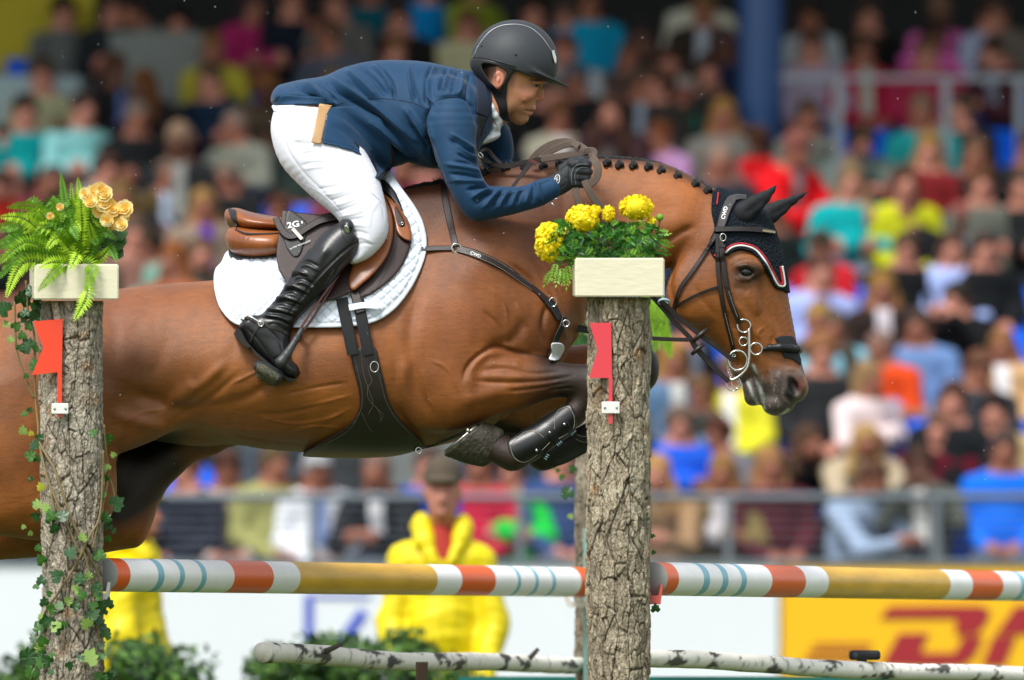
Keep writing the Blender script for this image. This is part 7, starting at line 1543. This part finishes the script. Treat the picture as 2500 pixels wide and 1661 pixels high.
for (x, z, R) in [(233, 479, 25), (255, 500, 22), (258, 474, 19), (288, 527, 24), (306, 511, 20), (296, 549, 16), (268, 556, 9), (146, 505, 9), (122, 527, 9), (221, 492, 16), (244, 462, 16), (272, 512, 20), (246, 515, 18), (262, 536, 16), (208, 474, 14), (282, 548, 15)]:
    mb = MB(); c = Vector((x, YF-85+r_.uniform(-20, 20), z)); R *= 1.12; f = Vector((r_.uniform(-.4, .6), -1, r_.uniform(-.5, .2))).normalized(); a = f.orthogonal().normalized(); b = f.cross(a)
    for k in range(4):
        nn = [7, 6, 5, 3][k]; rr_ = R*[1, .78, .55, .32][k]
        for j in range(nn):
            th = 2*PI*j/nn+k*.5; dr = a*math.cos(th)+b*math.sin(th)+f*[-.05, .2, .5, 1.1][k]; petal(mb, c+f*k*R*.12, dr, f, rr_, r_.choice((0, 0, 1, 2)) if k < 2 else r_.choice((1, 1, 2)))
    mb.build('bloom', m_pt, beg, recalc=False)
m_dl = mat('begonia_leaf', '2d5a1c', rough=.4, spec=.5)
def leaf_shape(mb, c, R, ang, lob, nrm, mi=0, curl=.15):
    f = Vector(nrm).normalized(); a = f.cross(Vector((0, 0, 1))).normalized(); b = f.cross(a); ca, sa = math.cos(ang), math.sin(ang); vs = [Vector(c)]
    n = len(lob)
    for rad, th in lob:
        u, v = rad*math.cos(th), rad*math.sin(th); u, v = u*ca-v*sa, u*sa+v*ca; vs.append(Vector(c)+a*u*R+b*v*R+f*(curl*R*(rad*rad-.3)*(1 if math.cos(th*2) > 0 else -.6)))
    mb.add(vs, [(0, 1+i, 1+(i+1) % n) for i in range(n)], mi)
IVY = [(.85, 0), (.66, .35), (.78, .62), (.92, .8), (.72, 1.15), (.95, 1.4), (1.15, PI/2), (.95, 1.74), (.72, 2.0), (.92, 2.34), (.78, 2.52), (.66, 2.8), (.85, 3.14), (.8, 3.5), (.72, 4.1), (.3, 4.71), (.72, 5.3), (.8, 5.9)]
ROUND = [(1, .3), (.92, .8), (1.05, 1.57), (.9, 2.3), (1, 2.9), (.9, 3.5), (.85, 4.1), (.3, 4.71), (.8, 5.4), (.9, 5.95)]
mb = MB()
for x, z, R, a in ((277, 590, 34, .3), (290, 570, 22, 1.5), (262, 610, 24, -.6), (284, 618, 20, 2)): leaf_shape(mb, (x, YF-30, z), R, a, ROUND, (r_.uniform(-.3, .3), -1, -.4))
mb.build('leaf', m_dl, beg, smooth=False, recalc=False)
# marigolds
mar = thing('marigold', 'yellow pompom marigolds with feathery leaves in the right planter', 'flower', wp(1500, 640, YP))
m_my = [mat('marigold_yellow', 'ffee10', rough=.6, transl=.35), mat('marigold_lemon', 'fff450', rough=.6, transl=.35), mat('marigold_gold', 'f8dc00', rough=.6, transl=.35)]
for (x, z, rx, rz, n) in [(a0, b0, c0*1.14, d0*1.14, int(e0*1.2)) for a0, b0, c0, d0, e0 in [(1340, 591, 32, 45, 300), (1422, 535, 37, 31, 320), (1486, 523, 15, 19, 110), (1553, 507, 38, 28, 320), (1591, 539, 9, 8, 50), (1378, 567, 9, 10, 50), (1452, 515, 14, 12, 70)]]:
    mb = MB(); ga = PI*(3-5**.5); c0 = Vector((x, YP-45, z))
    for i in range(n):
        yv = 1-2*(i+.5)/n; rad = math.sqrt(1-yv*yv); th = i*ga; nn = Vector((math.cos(th)*rad, yv, math.sin(th)*rad)); P = c0+Vector((nn.x*rx, nn.y*min(rx, rz), nn.z*rz))*r_.uniform(.84, 1.0)
        up = nn.orthogonal().normalized(); up.rotate(Matrix.Rotation(r_.uniform(0, 6.28), 3, nn)); s = r_.uniform(7, 10)*(.75 if rx < 20 else 1); petal(mb, P-nn*s*.5, nn+up*.5, up, s, r_.choice((0, 0, 0, 1, 2)), .5)
    mb.tube([(x, YP-45, z-rz*.8), (x, YP-45, z-rz*.45), (x, YP-45, z), (x, YP-45, z+rz*.45), (x, YP-45, z+rz*.8)], [rx*.3, rx*.7, rx*.8, rx*.7, rx*.3], 16, mi=0)
    mb.build('bloom', m_my, mar, recalc=False)
m_mg = [mat('marigold_leaf', '3c8020', rough=.5, transl=.25), mat('marigold_leaf_light', '7cb436', rough=.5, transl=.3), mat('marigold_leaf_dark', '24581a', rough=.55)]
def compound(mb, c, d, L_, mi, n=6):
    d = Vector(d).normalized(); view = Vector((r_.uniform(-.3, .3), 1, r_.uniform(-.4, .4))).normalized(); w = d.cross(view).normalized()
    for k in range(n):
        t = (k+1)/n; p = Vector(c)+d*L_*t*.85+Vector((0, 0, 8*t*t)); ll = L_*.36*(1-.45*abs(t-.5))
        for s in ((-1, 1) if k < n-1 else (0,)):
            dr = (w*s*1.0+d*(.75 if s else 1)+view*r_.uniform(-.3, .3)).normalized(); tip = p+dr*ll; sd = dr.cross(view).normalized()*ll*.22; mb.add([p, p+dr*ll*.45+sd, tip, p+dr*ll*.45-sd], [(0, 1, 2, 3)], mi)
mb = MB()
for i in range(560):
    x = 1350+250*r_.random(); y = YP+r_.uniform(-75, 60); z = r_.uniform(552, 640); compound(mb, (x, y, z), (r_.uniform(-.8, .8), r_.uniform(-.7, .1), r_.uniform(-1, .25)), r_.uniform(20, 34), r_.choice((0, 0, 0, 1, 2, 2)))
for x, z, a in [(1360, 640, 1.9), (1372, 650, 1.6), (1385, 645, 1.4), (1350, 660, 2.2), (1366, 655, 1.8), (1480, 628, 1.0), (1600, 570, -.2), (1605, 590, .1), (1598, 610, .1), (1375, 600, 2.8), (1440, 600, .5), (1380, 660, 1.5)]:
    compound(mb, (x, YP-85 if z > 620 else YP-30, z), (math.cos(a), -.1, math.sin(a)), 38, r_.choice((0, 1, 1)))
mb.build('foliage', m_mg, mar, smooth=False, recalc=False)
mb = MB(); mb.tube([(1600, YP-20, 590), (1608, YP-30, 557), (1611, YP-35, 540)], [2, 2, 3], 6); mb.build('stem', m_mg[0], mar)
f = Field((1597, YP-50, 518), (1625, YP-20, 548), 1.5); f.ell((1611, 531, YP-35), (9.5, 9, 9.5), 0, k=1); V, F = f.mesh(1); mesh_np('bud', V, F, m_mg[1], mar, recalc=False)
# ivy on the left post
m_iv = [mat('ivy_dark', '1f4a16', rough=.4, spec=.5, var=.2, vscale=60), mat('ivy_mid', '3a6a1e', rough=.45, transl=.2, spec=.45, var=.2, vscale=60), mat('ivy_pale', '7c9848', rough=.5, spec=.4), mat('ivy_yellow', 'b0b030', rough=.5)]; m_vs = mat('ivy_stem', '7c6c44', rough=.7)
ivy = thing('ivy', 'trailing ivy wound round the left log post', 'ivy', wp(175, 1600, YP))
def yb_(x, cx=175, r=84): return YP-math.sqrt(max(0, r*r-(x-cx)**2))
mb = MB()
for st in ([(63, 685), (69, 764), (83, 815), (85, 914), (87, 981), (93, 1039), (97, 1082), (133, 1147), (161, 1231), (189, 1300), (209, 1336)], [(36, 736), (40, 847), (59, 914), (83, 973)], [(97, 1090), (117, 1171), (141, 1231), (177, 1312), (193, 1352)],
           [(254, 1038), (258, 1094), (264, 1163), (254, 1219), (241, 1271), (217, 1312), (193, 1364), (153, 1432), (117, 1485), (93, 1533), (87, 1593), (76, 1661)], [(201, 1336), (217, 1392), (233, 1473), (241, 1553), (254, 1634)], [(252, 1100), (250, 1170), (246, 1240), (236, 1290), (226, 1340)], [(262, 1160), (274, 1185), (280, 1215)], [(205, 1330), (246, 1420), (244, 1500)], [(124, 1200), (136, 1265)]):
    C = cat_([(a, yb_(a)-3, b) for a, b in st], 6); mb.tube(C.tolist(), [3.0]*len(C), 6)
mb.build('vine', m_vs, ivy)
LV = [(12, 756, 26, 0), (55, 732, 28, 0), (91, 748, 22, 0), (55, 775, 18, 0), (38, 799, 16, 1), (16, 793, 12, 2), (26, 831, 12, 2), (71, 847, 25, 0), (59, 1012, 10, 1), (56, 1054, 15, 2), (76, 1060, 9, 3), (95, 1070, 13, 0), (72, 1115, 17, 1), (89, 1122, 13, 1), (76, 1171, 9, 0), (101, 1191, 14, 3), (93, 1235, 17, 2), (113, 1243, 15, 2), (85, 1263, 15, 0), (58, 1288, 8, 2), (74, 1304, 9, 2), (151, 1261, 19, 0), (133, 1292, 17, 0), (201, 1314, 15, 2), (171, 1352, 21, 0), (93, 1340, 12, 1), (243, 1358, 20, 1), (141, 1408, 21, 0), (195, 1416, 19, 0), (185, 1440, 16, 2), (217, 1408, 13, 2), (165, 1469, 14, 2), (201, 1456, 16, 1), (109, 1473, 16, 0), (145, 1481, 14, 1), (229, 1481, 15, 1), (264, 1477, 18, 0), (103, 1509, 14, 2), (137, 1531, 19, 2), (213, 1525, 19, 2), (95, 1535, 18, 1), (251, 1533, 14, 0), (85, 1561, 16, 0), (99, 1585, 18, 2), (245, 1577, 14, 0), (217, 1609, 27, 2), (68, 1605, 27, 0), (105, 1597, 12, 0), (76, 1646, 19, 1), (262, 1654, 17, 0), (282, 1231, 25, 0), (258, 1267, 18, 0), (264, 1074, 19, 1), (278, 1112, 10, 2), (262, 1143, 12, 2), (264, 1287, 14, 0), (264, 1318, 12, 1), (274, 1296, 10, 0), (90, 690, 16, 0), (76, 712, 18, 0)]
r9 = random.Random(9)
for i in range(60):
    z = r9.choice((r9.uniform(1180, 1660), r9.uniform(1440, 1660), r9.uniform(740, 1180))); x = r9.choice((r9.uniform(70, 110), r9.uniform(225, 262)) if z < 1250 else (r9.uniform(80, 130), r9.uniform(120, 230), r9.uniform(225, 262)))
    if z < 1020 and x > 120: x = r9.uniform(45, 90)
    LV.append((x, z, r9.uniform(9, 19), r9.choice((0, 0, 0, 1, 1))))
for x, z, R, c in LV:
    mb = MB(); leaf_shape(mb, (x, yb_(x)-r_.uniform(8, 22), z), R*1.05, r_.uniform(-1.2, 1.2), IVY, (r_.uniform(-.5, .5), -1, r_.uniform(-.5, .3)), 0, r_.uniform(.05, .3)); mb.build('leaf', m_iv[c], ivy, smooth=False, recalc=False)
ivr = thing('ivy', 'ivy sprigs on the rear and right log posts', 'ivy', wp(1400, 1200, 2000))
for x, z, R, c, y in [(1386, 1206, 22, 0, 1960), (1362, 1150, 8, 1, 1960), (1350, 1140, 9, 1, 1960), (1398, 1148, 14, 0, 1960), (1372, 1166, 10, 1, 1960), (1392, 1262, 10, 2, 1960), (1600, 1488, 15, 0, YP), (1594, 1310, 8, 1, YP), (1596, 1350, 8, 1, YP)]:
    mb = MB(); leaf_shape(mb, (x, y, z), R, r_.uniform(-.9, .9), IVY, (r_.uniform(-.3, .3), -1, r_.uniform(-.3, .3))); mb.build('leaf', m_iv[c], ivr, smooth=False, recalc=False)
# greenery of the rear planter
rp = thing('trailing_plant', 'light green fern and orange bloom trailing from the planter behind the right post', 'plant', wp(1500, 640, 2050))
for i in range(13):
    x = 1596+r_.uniform(-8, 6); e = (x+r_.uniform(-8, 42), 2050-150, 780+r_.uniform(0, 100)); mb = MB(); frond(mb, [(x-30, 1960, 700), (x+4, 1920, 735), e], 15, 90+i, 0); mb.build('frond', [m_f1, m_f3, m_f3, m_fs], rp, recalc=False)
for i in range(9): mb = MB(); leaf_shape(mb, (1412+r_.uniform(-14, 16), 1900, 800+r_.uniform(-35, 55)), 22, r_.uniform(0, 6), IVY, (0, -1, 0)); mb.build('leaf', m_iv[r_.choice((0, 1))], rp, smooth=False, recalc=False)
mb = MB()
for j in range(12): petal(mb, Vector((1424, 1900, 746)), Vector((math.cos(j*1.3), -.4-.1*(j % 3), math.sin(j*1.3))), Vector((0, -1, 0)), 24-j, j % 2)
mb.build('bloom', [m_pt[1], m_my[2]], rp, recalc=False)
# fine rain falling through the air
mb = MB(); r_ = random.Random(77)
for i in range(260):
    x, y, z = r_.uniform(-80, 2560), r_.uniform(-900, 1500), r_.uniform(-60, 1700); s = r_.uniform(.35, .75); dx, dz = r_.uniform(-1, 3), -1
    mb.tube([(x, y, z), (x+3*s, y, z-1.6*s)], s*.9, 4)
props(mb.build('rain', mat('rain_drop', 'e8eef2', rough=.15, spec=.8)), kind='stuff'); bpy.data.objects['rain']['label'] = 'fine raindrops falling through the air'
